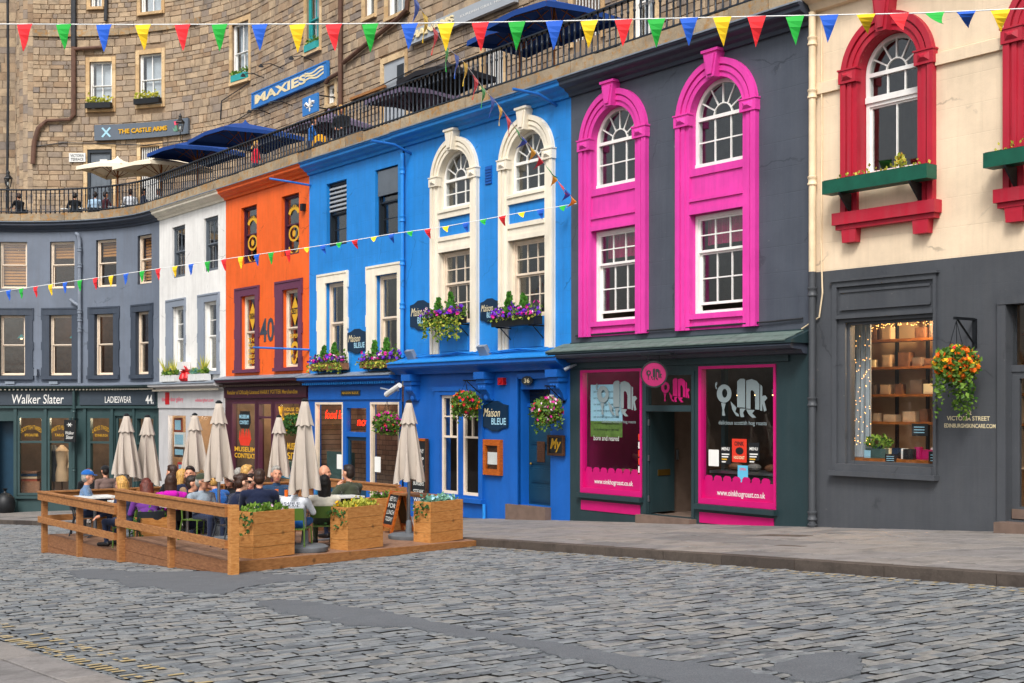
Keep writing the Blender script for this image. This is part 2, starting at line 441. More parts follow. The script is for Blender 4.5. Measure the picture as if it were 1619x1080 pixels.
stone_mat('kerbstone', ['544C46', '625850', '463F3B'], '2A2624', .8, 1.5)
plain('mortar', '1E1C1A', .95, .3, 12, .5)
plain('wall_mortar', '8E7860', .95, .2, 6, .4)
t_ = NT('asphalt'); 
_c = t_.mix(t_.ramp(t_.noise(90, 3), .4, .7), lin('565A5E'), lin('74777B')); _c = t_.mix(t_.math('MULTIPLY', t_.ramp(t_.noise(2.5, 6, .7), .45, .8), .45), _c, lin('46484C'))
t_.bsdf(_c, .8, t_.bump(t_.noise(120, 3), .5, .006), .3)
plain('earth', '3A3834', .95)

def attr_tint(me, vals):
    a = me.attributes.new('tint', 'FLOAT', 'FACE'); a.data.foreach_set('value', vals)

# ------------------------------------------------------------------ lettering
_tc = {}
def glyphs(s, bold=0., shear=0.):
    k = (s, bold, shear)
    if k in _tc: return _tc[k]
    cu = bpy.data.curves.new('t', 'FONT'); cu.body = s; cu.size = 1; cu.offset = bold; cu.shear = shear; cu.resolution_u = 3; cu.fill_mode = 'FRONT'
    o = bpy.data.objects.new('t', cu); COL.objects.link(o)
    dg = bpy.context.evaluated_depsgraph_get(); dg.update()
    me = bpy.data.meshes.new_from_object(o.evaluated_get(dg))
    vs = [(v.co.x, v.co.y) for v in me.vertices]; fs = [tuple(p.vertices) for p in me.polygons]
    bpy.data.objects.remove(o); bpy.data.curves.remove(cu); bpy.data.meshes.remove(me)
    x0 = min(v[0] for v in vs); x1 = max(v[0] for v in vs); y0 = min(v[1] for v in vs); y1 = max(v[1] for v in vs)
    _tc[k] = ([((x-x0)/(x1-x0), (y-y0)/(y1-y0)) for x, y in vs], fs); return _tc[k]
def letters(name, s, x0, x1, z0, z1, y, mat, parent, bold=0., shear=0., mp=W, deep=0., bend=0., slope=0.):
    """flat or raised lettering filling x0..x1, z0..z1 on the plane y"""
    vs, fs = glyphs(s, bold, shear); mb = MB()
    f = lambda u, v, yy: (x0+(x1-x0)*(u), yy, z0+(z1-z0)*v + bend*(1-(2*u-1)**2) + slope*u)
    P = [f(u, v, y) for u, v in vs]; mb.add(P, fs)
    if deep:
        n = len(vs); B = [f(u, v, y+deep) for u, v in vs]
        ed = {}
        for q in fs:
            for i in range(len(q)): ed.setdefault(frozenset((q[i], q[(i+1) % len(q)])), []).append((q[i], q[(i+1) % len(q)]))
        mb.v += B; ex = [e[0] for e in ed.values() if len(e) == 1]
        mb.f += [(a, a+n, b+n, b) for a, b in ex]; mb.m += [0]*len(ex)
    o = mb.build(name, mat, parent, mp); o['kind'] = 'stuff'; return o

# ------------------------------------------------------------------ the ground
def gp(X, y, dz=0.): return (X, y, gz(X)+dz)
g = MB(); g.add([(-180, -260, -12), (240, -260, 18), (240, 130, 0), (-180, 130, -12)], [(0, 1, 2, 3)])
g.v = [(x, y, .033*x-.044*y-.12) for x, y, z in g.v]
tag(g.build('ground', 'earth', None, None), kind='structure')
def kerb_y(X):
    if X > -17.1: return -4.8-(X+17.1)*.09
    if X > -24: return -4.8
    return -4.8+(X+24)*.075
NEAR_KERB = -14.5
road = MB(); xs = [2, -7, -17.1, -24, -40, -56]
for a, b in zip(xs[:-1], xs[1:]):
    n = len(road.v); road.add([gp(a, NEAR_KERB-.1, -.034), gp(a, kerb_y(a)+.1, -.034), gp(b, kerb_y(b)+.1, -.034), gp(b, NEAR_KERB-.1, -.034)], [(0, 1, 2, 3)])
road_o = tag(road.build('road', 'mortar', None, S), kind='structure')
# setts, laid in courses across the street
setts = []
X = -3.0; ci = 0
while X > -50:
    w = .105+rnd.random()*.025; y = NEAR_KERB+.04+rnd.random()*.2*(ci % 2)
    ky = kerb_y(X)-.02
    while y < ky-.07:
        l = min(.17+rnd.random()*.12, ky-y); setts.append((X-w/2, y+l/2, w-rnd.uniform(.018, .03), l-rnd.uniform(.014, .03))); y += l
    X -= w; ci += 1
def sett_geo(w, l, h, r, jx=0.):
    a, b = w/2, l/2; i = .010
    v = [(-a, -b, -.05), (a, -b, -.05), (a, b, -.05), (-a, b, -.05), (-a, -b, h-.006), (a, -b, h-.006), (a, b, h-.006), (-a, b, h-.006),
         (-a+i, -b+i*1.3, h), (a-i, -b+i*1.3, h), (a-i, b-i*1.3, h), (-a+i, b-i*1.3, h), (0, 0, h+.004)]
    v = [(p[0]+r.uniform(-.005, .005), p[1]+r.uniform(-.006, .006), p[2]+(r.uniform(-.003, .003) if k > 3 else 0)) for k, p in enumerate(v)]
    f = [(0, 1, 5, 4), (1, 2, 6, 5), (2, 3, 7, 6), (3, 0, 4, 7), (4, 5, 9, 8), (5, 6, 10, 9), (6, 7, 11, 10), (7, 4, 8, 11), (8, 9, 12), (9, 10, 12), (10, 11, 12), (11, 8, 12)]
    return v, f
def seen(X, y, m=0.):
    p = S(X, y, gz(X))
    if p[1] < 1: return False
    u = PX0+FP*p[0]/p[1]; v = HY-FP*(p[2]-EYE)/p[1]
    return -m < u < 1619+m and v < 1080+m
vis = [s for s in setts if seen(s[0], s[1], 60)]
dist = lambda s: math.hypot(*S(s[0], s[1], 0)[:2])
near = sorted([s for s in vis if seen(s[0], s[1], -8)], key=dist)[:300]; nearset = set(near)
svar = []
for k in range(28):
    r = random.Random(k); v, f = sett_geo(1, 1, 0, r)
    a = [.135, .27]; v, f = sett_geo(a[0], a[1], 0, r)
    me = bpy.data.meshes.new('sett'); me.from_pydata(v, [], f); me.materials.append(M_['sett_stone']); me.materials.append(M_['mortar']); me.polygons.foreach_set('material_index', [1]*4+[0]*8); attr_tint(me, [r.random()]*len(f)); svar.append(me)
SROT = math.atan2(-.8, .6)
tilt = math.atan(.055)
SM = Matrix.Rotation(SROT, 4, 'Z') @ Matrix.Rotation(-tilt, 4, 'Y')
SE = SM.to_euler()
for s in near:
    k = rnd.randrange(28); e = (SM @ Matrix.Rotation(rnd.uniform(-.03, .03), 4, 'Z')).to_euler()
    inst('sett', svar[k], road_o, S(s[0], s[1], gz(s[0])+rnd.uniform(-.004, .007)), e, (s[2]/.135, s[3]/.27, 1))
sb = MB(); tint = []
for s in setts:
    if s in nearset or (s[0] > -5 and not seen(s[0], s[1], 200)): continue
    v, f = sett_geo(s[2], s[3], rnd.uniform(-.004, .007), rnd); c, d = math.cos(a_ := rnd.uniform(-.03, .03)), math.sin(a_)
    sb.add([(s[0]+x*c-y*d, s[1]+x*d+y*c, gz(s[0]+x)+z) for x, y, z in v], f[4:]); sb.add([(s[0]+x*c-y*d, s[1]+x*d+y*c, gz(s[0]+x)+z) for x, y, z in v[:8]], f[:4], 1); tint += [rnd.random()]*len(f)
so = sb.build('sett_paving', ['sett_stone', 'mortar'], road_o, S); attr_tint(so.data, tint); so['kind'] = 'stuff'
# asphalt repairs over the setts
def patch(pts, h, label):
    P = [gnd(*p) for p in pts]; Q = []
    for i in range(len(P)):
        a, b = Vector(P[i]), Vector(P[(i+1) % len(P)]); n = max(1, int((b-a).length/.07))
        for j in range(n):
            q = a.lerp(b, j/n); Q.append((q.x+rnd.uniform(-.045, .045), q.y+rnd.uniform(-.045, .045)))
    m = MB(); n = len(Q); c = (sum(q[0] for q in Q)/n, sum(q[1] for q in Q)/n)
    m.add([gp(x, y, h+rnd.uniform(-.002, .003)) for x, y in Q]+[gp(x+(x-c[0])*.004, y+(y-c[1])*.004, -.01) for x, y in Q], [tuple(range(n))]+[]); m.add([gp(x, y, h) for x, y in Q]+[gp(x, y, -.012) for x, y in Q], [(i, (i+1) % n, n+(i+1) % n, n+i) for i in range(n)], 1)
    me = m.build('asphalt_patch', ['asphalt', 'asphalt'], None, S, fixn=True); tag(me, kind='structure')
    if me.data.polygons[0].normal.z < 0: me.data.flip_normals()
    return me
patch([(404, 951), (463, 950), (519, 956), (600, 966), (627, 972), (677, 983), (720, 990), (767, 1000), (810, 1008), (860, 1017), (893, 1020), (960, 1033), (1027, 1042), (1100, 1050), (1129, 1055), (1181, 1062), (1230, 1072), (1300, 1100), (1120, 1100), (1027, 1073), (977, 1058), (927, 1048), (877, 1037), (847, 1028), (803, 1020), (787, 1014), (760, 1009), (727, 1010), (693, 1003), (660, 994), (610, 992), (548, 990), (519, 983), (482, 974), (441, 969), (411, 958)], .0105, '')
patch([(x/2.698, y/2.698+820) for x, y in [(280, 225), (400, 218), (500, 222), (560, 232), (975, 225), (1090, 225), (1140, 240), (1350, 245), (1340, 262), (1180, 275), (1050, 295), (950, 325), (870, 318), (760, 315), (660, 292), (545, 297), (500, 265), (340, 255)]], .0105, '')
patch([(x/2.896+1060, y/2.896+800) for x, y in [(440, 750), (560, 700), (680, 680), (790, 672), (850, 690), (885, 720), (860, 770), (800, 800), (600, 815), (520, 775)]], .011, '')
# worn yellow lines painted on the setts
def line_paint(y_of, w, keep, name):
    m = MB()
    for s in setts:
        yc = y_of(s[0]); lo, hi = max(s[1]-s[3]/2+.012, yc-w/2), min(s[1]+s[3]/2-.012, yc+w/2)
        if hi-lo < .02 or rnd.random() > keep or s[0] < -30: continue
        a = s[2]/2-.016; j = lambda: rnd.uniform(-.008, .008)
        m.add([gp(s[0]-a+j(), lo+j(), .0135), gp(s[0]+a+j(), lo+j(), .0135), gp(s[0]+a+j(), hi+j(), .0135), gp(s[0]-a+j(), hi+j(), .0135)], [(0, 1, 2, 3)])
    tag(m.build(name, 'paint_yellow', road_o, S), kind='stuff')
line_paint(lambda X: NEAR_KERB+.34, .13, .8, 'line_marking'); line_paint(lambda X: NEAR_KERB+.6, .12, .5, 'line_marking')
line_paint(lambda X: kerb_y(X)-.24, .07, .8, 'line_marking'); line_paint(lambda X: kerb_y(X)-.42, .06, .5, 'line_marking')
# pavement: bed, flags, kerbs
PV = .12
pv = MB(); xs = [2, -7, -17.1, -24, -40, -58]
for a, b in zip(xs[:-1], xs[1:]):
    pv.add([gp(a, kerb_y(a)+.2, PV-.03), gp(a, 3, PV-.03), gp(b, 3, PV-.03), gp(b, kerb_y(b)+.2, PV-.03)], [(0, 1, 2, 3)])
pave = tag(pv.build('pavement', 'mortar', None, S), kind='structure')
def slab(name, x0, x1, y0, y1, h, mat, parent, y0b=None, y1b=None, dz=0., deep=.06, gap=.011):
    y0b = y0 if y0b is None else y0b; y1b = y1 if y1b is None else y1b
    a, b = x0+gap, x1-gap; m = MB(); i = .006
    lo = [(a, y0+gap), (b, y0b+gap), (b, y1b-gap), (a, y1-gap)]; t = [(a+i, y0+gap+i), (b-i, y0b+gap+i), (b-i, y1b-gap-i), (a+i, y1-gap-i)]
    j = [rnd.uniform(-.003, .003) for _ in range(4)]
    m.add([gp(x, y, h-deep) for x, y in lo]+[gp(x, y, h-.006+k) for (x, y), k in zip(lo, j)]+[gp(x, y, h+k) for (x, y), k in zip(t, j)],
          [(0, 1, 5, 4), (1, 2, 6, 5), (2, 3, 7, 6), (3, 0, 4, 7), (4, 5, 9, 8), (5, 6, 10, 9), (6, 7, 11, 10), (7, 4, 8, 11), (8, 9, 10, 11)])
    o = m.build(name, mat, parent, S); attr_tint(o.data, [rnd.random()]*9); return o
X = -5.5
while X > -42:
    w = .95+rnd.random()*.35; y = kerb_y(X)+.2
    k = 0
    while y < -.02:
        d = .62+.14*((k*7) % 3); d = min(d, 0-y); 
        if 0-(y+d) < .3: d = 0-y
        sh = .35 if k % 2 else 0
        slab('flagstone', X-w+sh, X+sh, y, y+d, PV, 'flagstone', pave); y += d; k += 1
    X -= w
fl = MB(); ft = []
X = -42.4
while X > -57:
    y = kerb_y(X)+.2
    while y < .5:
        fl.add([gp(X-.99, y+.006, PV), gp(X-.01, y+.006, PV), gp(X-.01, y+.69, PV), gp(X-.99, y+.69, PV)], [(0, 1, 2, 3)]); ft.append(rnd.random()); y += .7
    X -= 1.0
o = fl.build('far_flagstones', 'flagstone', pave, S); attr_tint(o.data, ft); o['kind'] = 'stuff'
X = -4.0
while X > -48:
    w = 1.0+rnd.random()*.5
    slab('kerbstone', X-w, X, kerb_y(X-w), kerb_y(X-w)+.2, PV+.002, 'kerbstone', pave, kerb_y(X), kerb_y(X)+.2, deep=.18, gap=.005); X -= w
# the pavement at the viewer's feet, bottom left
nb = MB().add([gp(2, -19, PV-.03), gp(2, NEAR_KERB-.2, PV-.03), gp(-30, NEAR_KERB-.2, PV-.03), gp(-30, -19, PV-.03)], [(0, 1, 2, 3)])
nearpave = tag(nb.build('near_pavement', 'mortar', None, S), kind='structure')
X = -7.0
while X > -16:
    w = 1.1+rnd.random()*.3
    slab('kerbstone', X-w, X, NEAR_KERB-.28, NEAR_KERB, PV+.002, 'flagstone', nearpave, deep=.18, gap=.005)
    slab('flagstone', X-w, X, NEAR_KERB-1.2, NEAR_KERB-.285, PV, 'flagstone', nearpave)
    slab('flagstone', X-w+.4, X+.4, NEAR_KERB-2.1, NEAR_KERB-1.205, PV, 'flagstone', nearpave); X -= w
# inspection covers in the pavement
for (px, py, w, d, m, lab) in [(1240, 864, .9, .35, 'kerbstone', 0), (1365, 858, .8, .45, 'flagstone', 0), (1250, 882, .5, .18, 'kerbstone', 0)]:
    X, y = gnd(px, py-5)
    o = slab('inspection_cover', X-w/2, X+w/2, y-d/2, y+d/2, PV+.005, m, pave, deep=.02)
# ------------------------------------------------------------------ facade kit (facade coordinates X, y, z)
PI = math.pi
def wall_sheet(mb, x0, x1, z0, z1, holes, y=0., reveal=.22, mi=0, rmi=None, step=.5):
    """a wall face with real openings; holes = (x0, x1, z0, z1, arched) where z1 is the springing of an arch"""
    rmi = mi if rmi is None else rmi
    xs = {x0, x1}; zs = {z0, z1}
    for h in holes:
        xs |= {h[0], h[1]}; zs |= {h[2], h[3]}
        if h[4]: zs.add(h[3]+(h[1]-h[0])/2)
    if min(x0, x1) < XA:
        n = int((x1-x0)/step)
        xs |= {x0+(x1-x0)*i/n for i in range(1, n)}
    xs = sorted(x for x in xs if x0-1e-6 <= x <= x1+1e-6); zs = sorted(z for z in zs if z0-1e-6 <= z <= z1+1e-6)
    for a, b in zip(xs[:-1], xs[1:]):
        if b-a < 1e-5: continue
        for c, d in zip(zs[:-1], zs[1:]):
            if d-c < 1e-5: continue
            mx, mz = (a+b)/2, (c+d)/2; skip = False
            for h in holes:
                top = h[3]+((h[1]-h[0])/2 if h[4] else 0)
                if h[0] < mx < h[1] and h[2] < mz < top: skip = True
            if not skip: mb.add([(a, y, c), (b, y, c), (b, y, d), (a, y, d)], [(0, 1, 2, 3)], mi)
    for h in holes:
        a, b, c, d, ar = h; q = y+reveal
        mb.add([(a, y, c), (a, q, c), (a, q, d), (a, y, d)], [(0, 1, 2, 3)], rmi)
        mb.add([(b, y, c), (b, q, c), (b, q, d), (b, y, d)], [(3, 2, 1, 0)], rmi)
        mb.add([(a, y, c), (b, y, c), (b, q, c), (a, q, c)], [(0, 1, 2, 3)], rmi)
        if not ar: mb.add([(a, y, d), (b, y, d), (b, q, d), (a, q, d)], [(3, 2, 1, 0)], rmi)
        else:
            r = (b-a)/2; xc = (a+b)/2; n = 20
            P = [(xc-r*math.cos(PI*i/n), d+r*math.sin(PI*i/n)) for i in range(n+1)]
            for i in range(n):
                (u0, w0), (u1, w1) = P[i], P[i+1]
                mb.add([(u0, y, w0), (u1, y, w1), (u1, y, d+r), (u0, y, d+r)], [(0, 1, 2, 3)], mi)
                mb.add([(u0, y, w0), (u1, y, w1), (u1, q, w1), (u0, q, w0)], [(3, 2, 1, 0)], rmi)
def pane(x0, x1, z0, z1, y, parent, mat='glass', name='pane'):
    return MB().box(x0, x1, y, y+.005, z0, z1).build(name, mat, parent)
def sash(B, x0, x1, z0, z1, mat, y=.15, cols=1, up=1, lo=1, fw=.06, meet=.5, bar=.024, name='window', glass='glass', open_lo=0.):
    """double-hung sash: outer frame, two sashes with glazing bars, one glass object per pane"""
    m = MB(); zm = z0+(z1-z0)*meet
    m.box(x0, x0+fw, y-.03, y+.1, z0, z1); m.box(x1-fw, x1, y-.03, y+.1, z0, z1)
    m.box(x0+fw, x1-fw, y-.03, y+.1, z1-fw, z1); m.box(x0+fw, x1-fw, y-.05, y+.1, z0, z0+fw*.8)
    panes = []
    for (a, b, rows, yy) in ((zm, z1-fw, up, y), (z0+fw*.8+open_lo, zm, lo, y+.05)):
        if rows == 0: continue
        s = fw*.72; l, r = x0+fw, x1-fw
        m.box(l, l+s, yy, yy+.045, a, b); m.box(r-s, r, yy, yy+.045, a, b)
        m.box(l+s, r-s, yy, yy+.045, a, a+s); m.box(l+s, r-s, yy, yy+.045, b-s*.8, b)
        w = (r-l-2*s)/cols; h = (b-a-1.8*s)/rows
        for i in range(1, cols): m.box(l+s+w*i-bar/2, l+s+w*i+bar/2, yy+.004, yy+.04, a+s, b-s*.8)
        for j in range(1, rows): m.box(l+s, r-s, yy+.006, yy+.038, a+s+h*j-bar/2, a+s+h*j+bar/2)
        for i in range(cols):
            for j in range(rows): panes.append((l+s+w*i, l+s+w*(i+1), a+s+h*j, a+s+h*(j+1), yy+.02))
    o = m.build(name, mat, B)
    for p in panes: pane(*p, o, glass)
    return o
def arch_window(B, xc, w, z0, zs, mat, y=.17, cols=3, rows=2, fw=.07, n=6, low=None):
    m = MB(); r = w/2; bar = .026
    m.box(xc-r, xc-r+fw, y-.03, y+.08, z0, zs); m.box(xc+r-fw, xc+r, y-.03, y+.08, z0, zs)
    m.box(xc-r, xc+r, y-.05, y+.08, z0-.02, z0+fw*1.1)
    m.ring(xc, zs, r-fw, r, 0, PI, y-.03, y+.08, 24)
    m.box(xc-r+fw, xc+r-fw, y-.03, y+.06, zs-.035, zs+.03)
    ri = r*.36; m.ring(xc, zs, ri-.022, ri, 0, PI, y-.005, y+.035, 14)
    for k in range(1, n):
        a = PI*k/n; c, s = math.cos(a), math.sin(a); d = bar/2
        m.poly([(xc+ri*c-d*s, zs+ri*s+d*c), (xc+ri*c+d*s, zs+ri*s-d*c), (xc+(r-fw+.01)*c+d*s, zs+(r-fw+.01)*s-d*c), (xc+(r-fw+.01)*c-d*s, zs+(r-fw+.01)*s+d*c)], y, y+.03)
    l, rr = xc-r+fw, xc+r-fw; b = zs-.035; a0 = z0+fw*1.1; ww = (rr-l)/cols; hh = (b-a0)/rows
    for i in range(1, cols): m.box(l+ww*i-bar/2, l+ww*i+bar/2, y, y+.035, a0, b)
    for j in range(1, rows): m.box(l, rr, y+.003, y+.03, a0+hh*j-bar/2, a0+hh*j+bar/2)
    o = m.build('window', mat, B)
    for i in range(cols):
        for j in range(rows): pane(l+ww*i, l+ww*(i+1), a0+hh*j, a0+hh*(j+1), y+.015, o)
    for k in range(n):
        A = [PI*(k+q/4)/n for q in range(5)]
        MB().poly([(xc+(r-fw)*math.cos(a), zs+(r-fw)*math.sin(a)) for a in A]+[(xc+ri*math.cos(a), zs+ri*math.sin(a)) for a in A[::-1]], y+.015, y+.02).build('pane', 'glass', o)
    MB().poly([(xc+(ri-.02)*math.cos(PI*q/10), zs+(ri-.02)*math.sin(PI*q/10)) for q in range(11)], y+.015, y+.02).build('pane', 'glass', o)
    return o
def room(B, x0, x1, z0, z1, mat, y0=.3, y1=2.6, name='interior', mats=None):
    m = MB(); n = max(1, int((x1-x0)/.5)) if x0 < XA else 1
    for i in range(n):
        a, b = x0+(x1-x0)*i/n, x0+(x1-x0)*(i+1)/n
        m.add([(a, y1, z0), (b, y1, z0), (b, y1, z1), (a, y1, z1)], [(0, 1, 2, 3)])
        m.add([(a, y0, z0), (b, y0, z0), (b, y1, z0), (a, y1, z0)], [(0, 1, 2, 3)])
        m.add([(a, y0, z1), (b, y0, z1), (b, y1, z1), (a, y1, z1)], [(3, 2, 1, 0)])
    m.add([(x0, y0, z0), (x0, y1, z0), (x0, y1, z1), (x0, y0, z1)], [(0, 1, 2, 3)])
    m.add([(x1, y0, z0), (x1, y1, z0), (x1, y1, z1), (x1, y0, z1)], [(3, 2, 1, 0)])
    return m.build(name, mat, B)
def keystone(B, xc, z0, z1, w0, w1, mat, y=-.2):
    m = MB(); m.poly([(xc-w0/2, z0), (xc+w0/2, z0), (xc+w1/2, z1), (xc-w1/2, z1)], y, .0)
    i = .05; q = [(xc-w0/2+i, z0+i), (xc+w0/2-i, z0+i), (xc+w1/2-i, z1-i), (xc-w1/2+i, z1-i)]
    m.poly(q, y-.03, y+.01); m.box(xc-w1/2-.03, xc+w1/2+.03, y-.03, 0, z1, z1+.05)
    return m.build('keystone', mat, B)
def impost(B, x0, x1, z0, z1, mat, y=-.125):
    m = MB(); m.box(x0-.025, x1+.025, y, .02, z0, z1); xc, zc = (x0+x1)/2, (z0+z1)/2; a, b = (x1-x0)*.36, (z1-z0)*.3
    m.add([(xc-a, y-.001, zc-b), (xc+a, y-.001, zc-b), (xc+a, y-.001, zc+b), (xc-a, y-.001, zc+b), (xc-a*.35, y-.045, zc-b*.1), (xc+a*.35, y-.045, zc-b*.1), (xc+a*.35, y-.045, zc+b*.3), (xc-a*.35, y-.045, zc+b*.3)],
          [(0, 1, 5, 4), (1, 2, 6, 5), (2, 3, 7, 6), (3, 0, 4, 7), (4, 5, 6, 7)])
    m.box(x0-.04, x1+.04, y-.015, .02, z1, z1+.025)
    return m.build('impost', mat, B)
def arch_surround(B, xc, wo, wi, zb, zs, mat, ky=None):
    """moulded pilasters, archivolt, imposts and keystone round a tall two-storey bay"""
    for s in (-1, 1):
        a, b = sorted((xc+s*wi/2, xc+s*wo/2)); t = b-a
        m = MB(); m.box(a, b, -.06, .01, zb, zs); 
        o_, i_ = (a, b) if s < 0 else (b, a)
        m.box(min(o_, o_-s*t*.34), max(o_, o_-s*t*.34), -.105, -.05, zb, zs)
        m.box(min(o_-s*t*.44, o_-s*t*.7), max(o_-s*t*.44, o_-s*t*.7), -.085, -.05, zb, zs)
        m.build('pilaster', mat, B); impost(B, a, b, zs-.11, zs+.1, mat)
    ro, ri = wo/2, wi/2; t = ro-ri
    m = MB(); m.ring(xc, zs, ri, ro, 0, PI, -.06, .01, 32); m.ring(xc, zs, ro-t*.34, ro, 0, PI, -.105, -.05, 32); m.ring(xc, zs, ro-t*.7, ro-t*.44, 0, PI, -.085, -.05, 32)
    m.build('archivolt', mat, B)
    keystone(B, xc, zs+ri-.02, ky, .2, .36, mat)
def lug_surround(B, xo0, xo1, xi0, xi1, zo, zi, zb, mat, y=-.05, sill=.1):
    """flat surround with ears at head, waist and foot"""
    ear = .035; m = MB()
    for a, b, s in ((xo0, xi0, -1), (xi1, xo1, 1)):
        m.box(a, b, y, .01, zb, zi); e = (a-ear, a) if s < 0 else (b, b+ear)
        h = zo-zb
        m.box(e[0], e[1], y, .01, zi-.18, zo); m.box(e[0], e[1], y, .01, zb+h*.38, zb+h*.5); m.box(e[0], e[1], y, .01, zb, zb+h*.12)
    m.box(xo0, xo1, y, .01, zi, zo); m.box(xo0+.03, xo1-.03, y-.02, y+.005, zo-.06, zo-.005)
    m.build('surround', mat, B)
    MB().box(xo0-ear-.01, xo1+ear+.01, y-.06, .01, zb-sill, zb-.002).build('sill', mat, B)
def cornice(B, x0, x1, mat, z0=7.92, z1=8.26, out=.34):
    h = z1-z0
    o = MB().sweep([(.02, z0), (-.06, z0), (-.08, z0+h*.2), (-.16, z0+h*.3), (-.2, z0+h*.45), (-out+.02, z0+h*.55), (-out, z0+h*.62), (-out, z0+h*.8), (-out-.04, z0+h*.86), (-out-.05, z1), (.02, z1)], x0, x1).build('cornice', mat, B)
    MB().sweep([(.02, z1+.001), (-out-.07, z1-.015), (-out-.07, z1+.012), (.02, z1+.06)], x0, x1).build('flashing', 'lead', B)
    return o
def dentils(B, x0, x1, z, mat, w=.055, gap=.065, y=-.2, h=.06, d=.07):
    m = MB(); x = x0+.02
    while x < x1-w: m.box(x, x+w, y, y+d, z, z+h); x += w+gap
    o = m.build('dentil_course', mat, B); o['kind'] = 'stuff'; return o
def shop_cornice(B, x0, x1, z, mat, out=.32, h=.2, lead='lead'):
    o = MB().sweep([(.02, z), (-.08, z), (-.1, z+h*.3), (-out+.04, z+h*.5), (-out, z+h*.6), (-out, z+h*.95), (.02, z+h)], x0, x1).build('shop_cornice', mat, B)
    MB().sweep([(.02, z+h+.001), (-out-.03, z+h*.95), (-out-.03, z+h+.015), (.02, z+h+.12)], x0, x1).build('lead_roof', lead, B)
    return o
def downpipe(B, x, z0, z1, y, mat, r=.065, collars=(), name='downpipe'):
    o = MB().lathe([(r, z0), (r, z1)], (x, y, 0), 12).build(name, mat, B, smooth=True)
    for z in collars:
        MB().lathe([(r*1.05, z-.08), (r*1.35, z-.07), (r*1.35, z-.045), (r*1.15, z-.03), (r*1.15, z+.03), (r*1.35, z+.045), (r*1.35, z+.07), (r*1.05, z+.08)], (x, y, 0), 12).build('pipe_collar', mat, o, smooth=True)
    return o
def leaf_quads(mb, pts, size, mi=0, up=.2, r=rnd):
    for p in pts:
        s = size*r.uniform(.6, 1.3); d = Vector((r.uniform(-1, 1), r.uniform(-1, 1), r.uniform(-1+up, 1+up)))
        d = d.normalized() if d.length > .01 else Vector((0, 0, 1)); q = d.orthogonal().normalized()*s*.32; n = d.cross(q).normalized()*s*.12; p = Vector(p)
        mb.add([p, p+d*s*.5+q-n, p+d*s, p+d*s*.5-q-n], [(0, 1, 2), (0, 2, 3)], mi)
def blooms(mb, pts, size, mi=0, r=rnd):
    for p in pts:
        s = size*r.uniform(.7, 1.25); n = Vector((r.uniform(-1, 1), r.uniform(-1, 1), r.uniform(-.3, 1))).normalized(); a = n.orthogonal().normalized(); b = n.cross(a); p = Vector(p)
        vs = [p-n*s*.15]; k = 10
        for i in range(k):
            t = 2*PI*i/k; rr = s*(.55 if i % 2 == 0 else .38); vs.append(p+a*math.cos(t)*rr+b*math.sin(t)*rr+n*s*.12)
        mb.add(vs, [(0, 1+i, 1+(i+1) % k) for i in range(k)], mi)
def in_ell(c, r, n, rr=rnd, shell=.5):
    out = []
    while len(out) < n:
        v = Vector((rr.uniform(-1, 1), rr.uniform(-1, 1), rr.uniform(-1, 1)))
        if shell < v.length <= 1: out.append((c[0]+v.x*r[0], c[1]+v.y*r[1], c[2]+v.z*r[2]))
    return out

def building(name, label, x0, x1):
    xc = (x0+x1)/2
    return thing(name, label, 'building', W(xc, 0, gz(xc)+PV if xc > XA else gz(xc)+PV))

xb = {k: FX(v) for k, v in dict(a=1286, b=903, c=640, d=489, e=357, f=252).items()}
XR = -6.0; XL = XA-RAD*1.6
UPZ = (5.78, 7.54)
TOP = 8.24
# ================================================================== no. 32: cream above, charcoal below
B = b32 = building('cream_building', 'cream building with crimson arched windows above a charcoal shopfront, far right', xb['a'], XR)
zl = FZ(1440, 415)                                   # painted line between cream and charcoal
rx1, rx2 = FX(1405), FX(1681)
WO, WI = 1.79, 1.18
zs32, zb32 = 6.86, 4.6
sh = [FX(1337), FX(1479), FZ(1337, 733), FZ(1337, 510)]
dx0, dx1 = FX(1594), FX(1594)+1.35
wm = MB()
wall_sheet(wm, xb['a'], XR, zl, 11.5, [(rx1-WI/2, rx1+WI/2, 5.2, zs32, True), (rx2-WI/2, rx2+WI/2, 5.2, zs32, True)], 0, .25, 0, 1)
wall_sheet(wm, xb['a'], XR, gz(xb['a'])-.3, zl, [(sh[0], sh[1], sh[2], sh[3], False), (dx0, dx1, gz(dx0)+.3, 2.9, False)], -.012, .25, 2)
wm.build('wall', ['cream_wall', 'red_stone', 'charcoal_wall'], B)
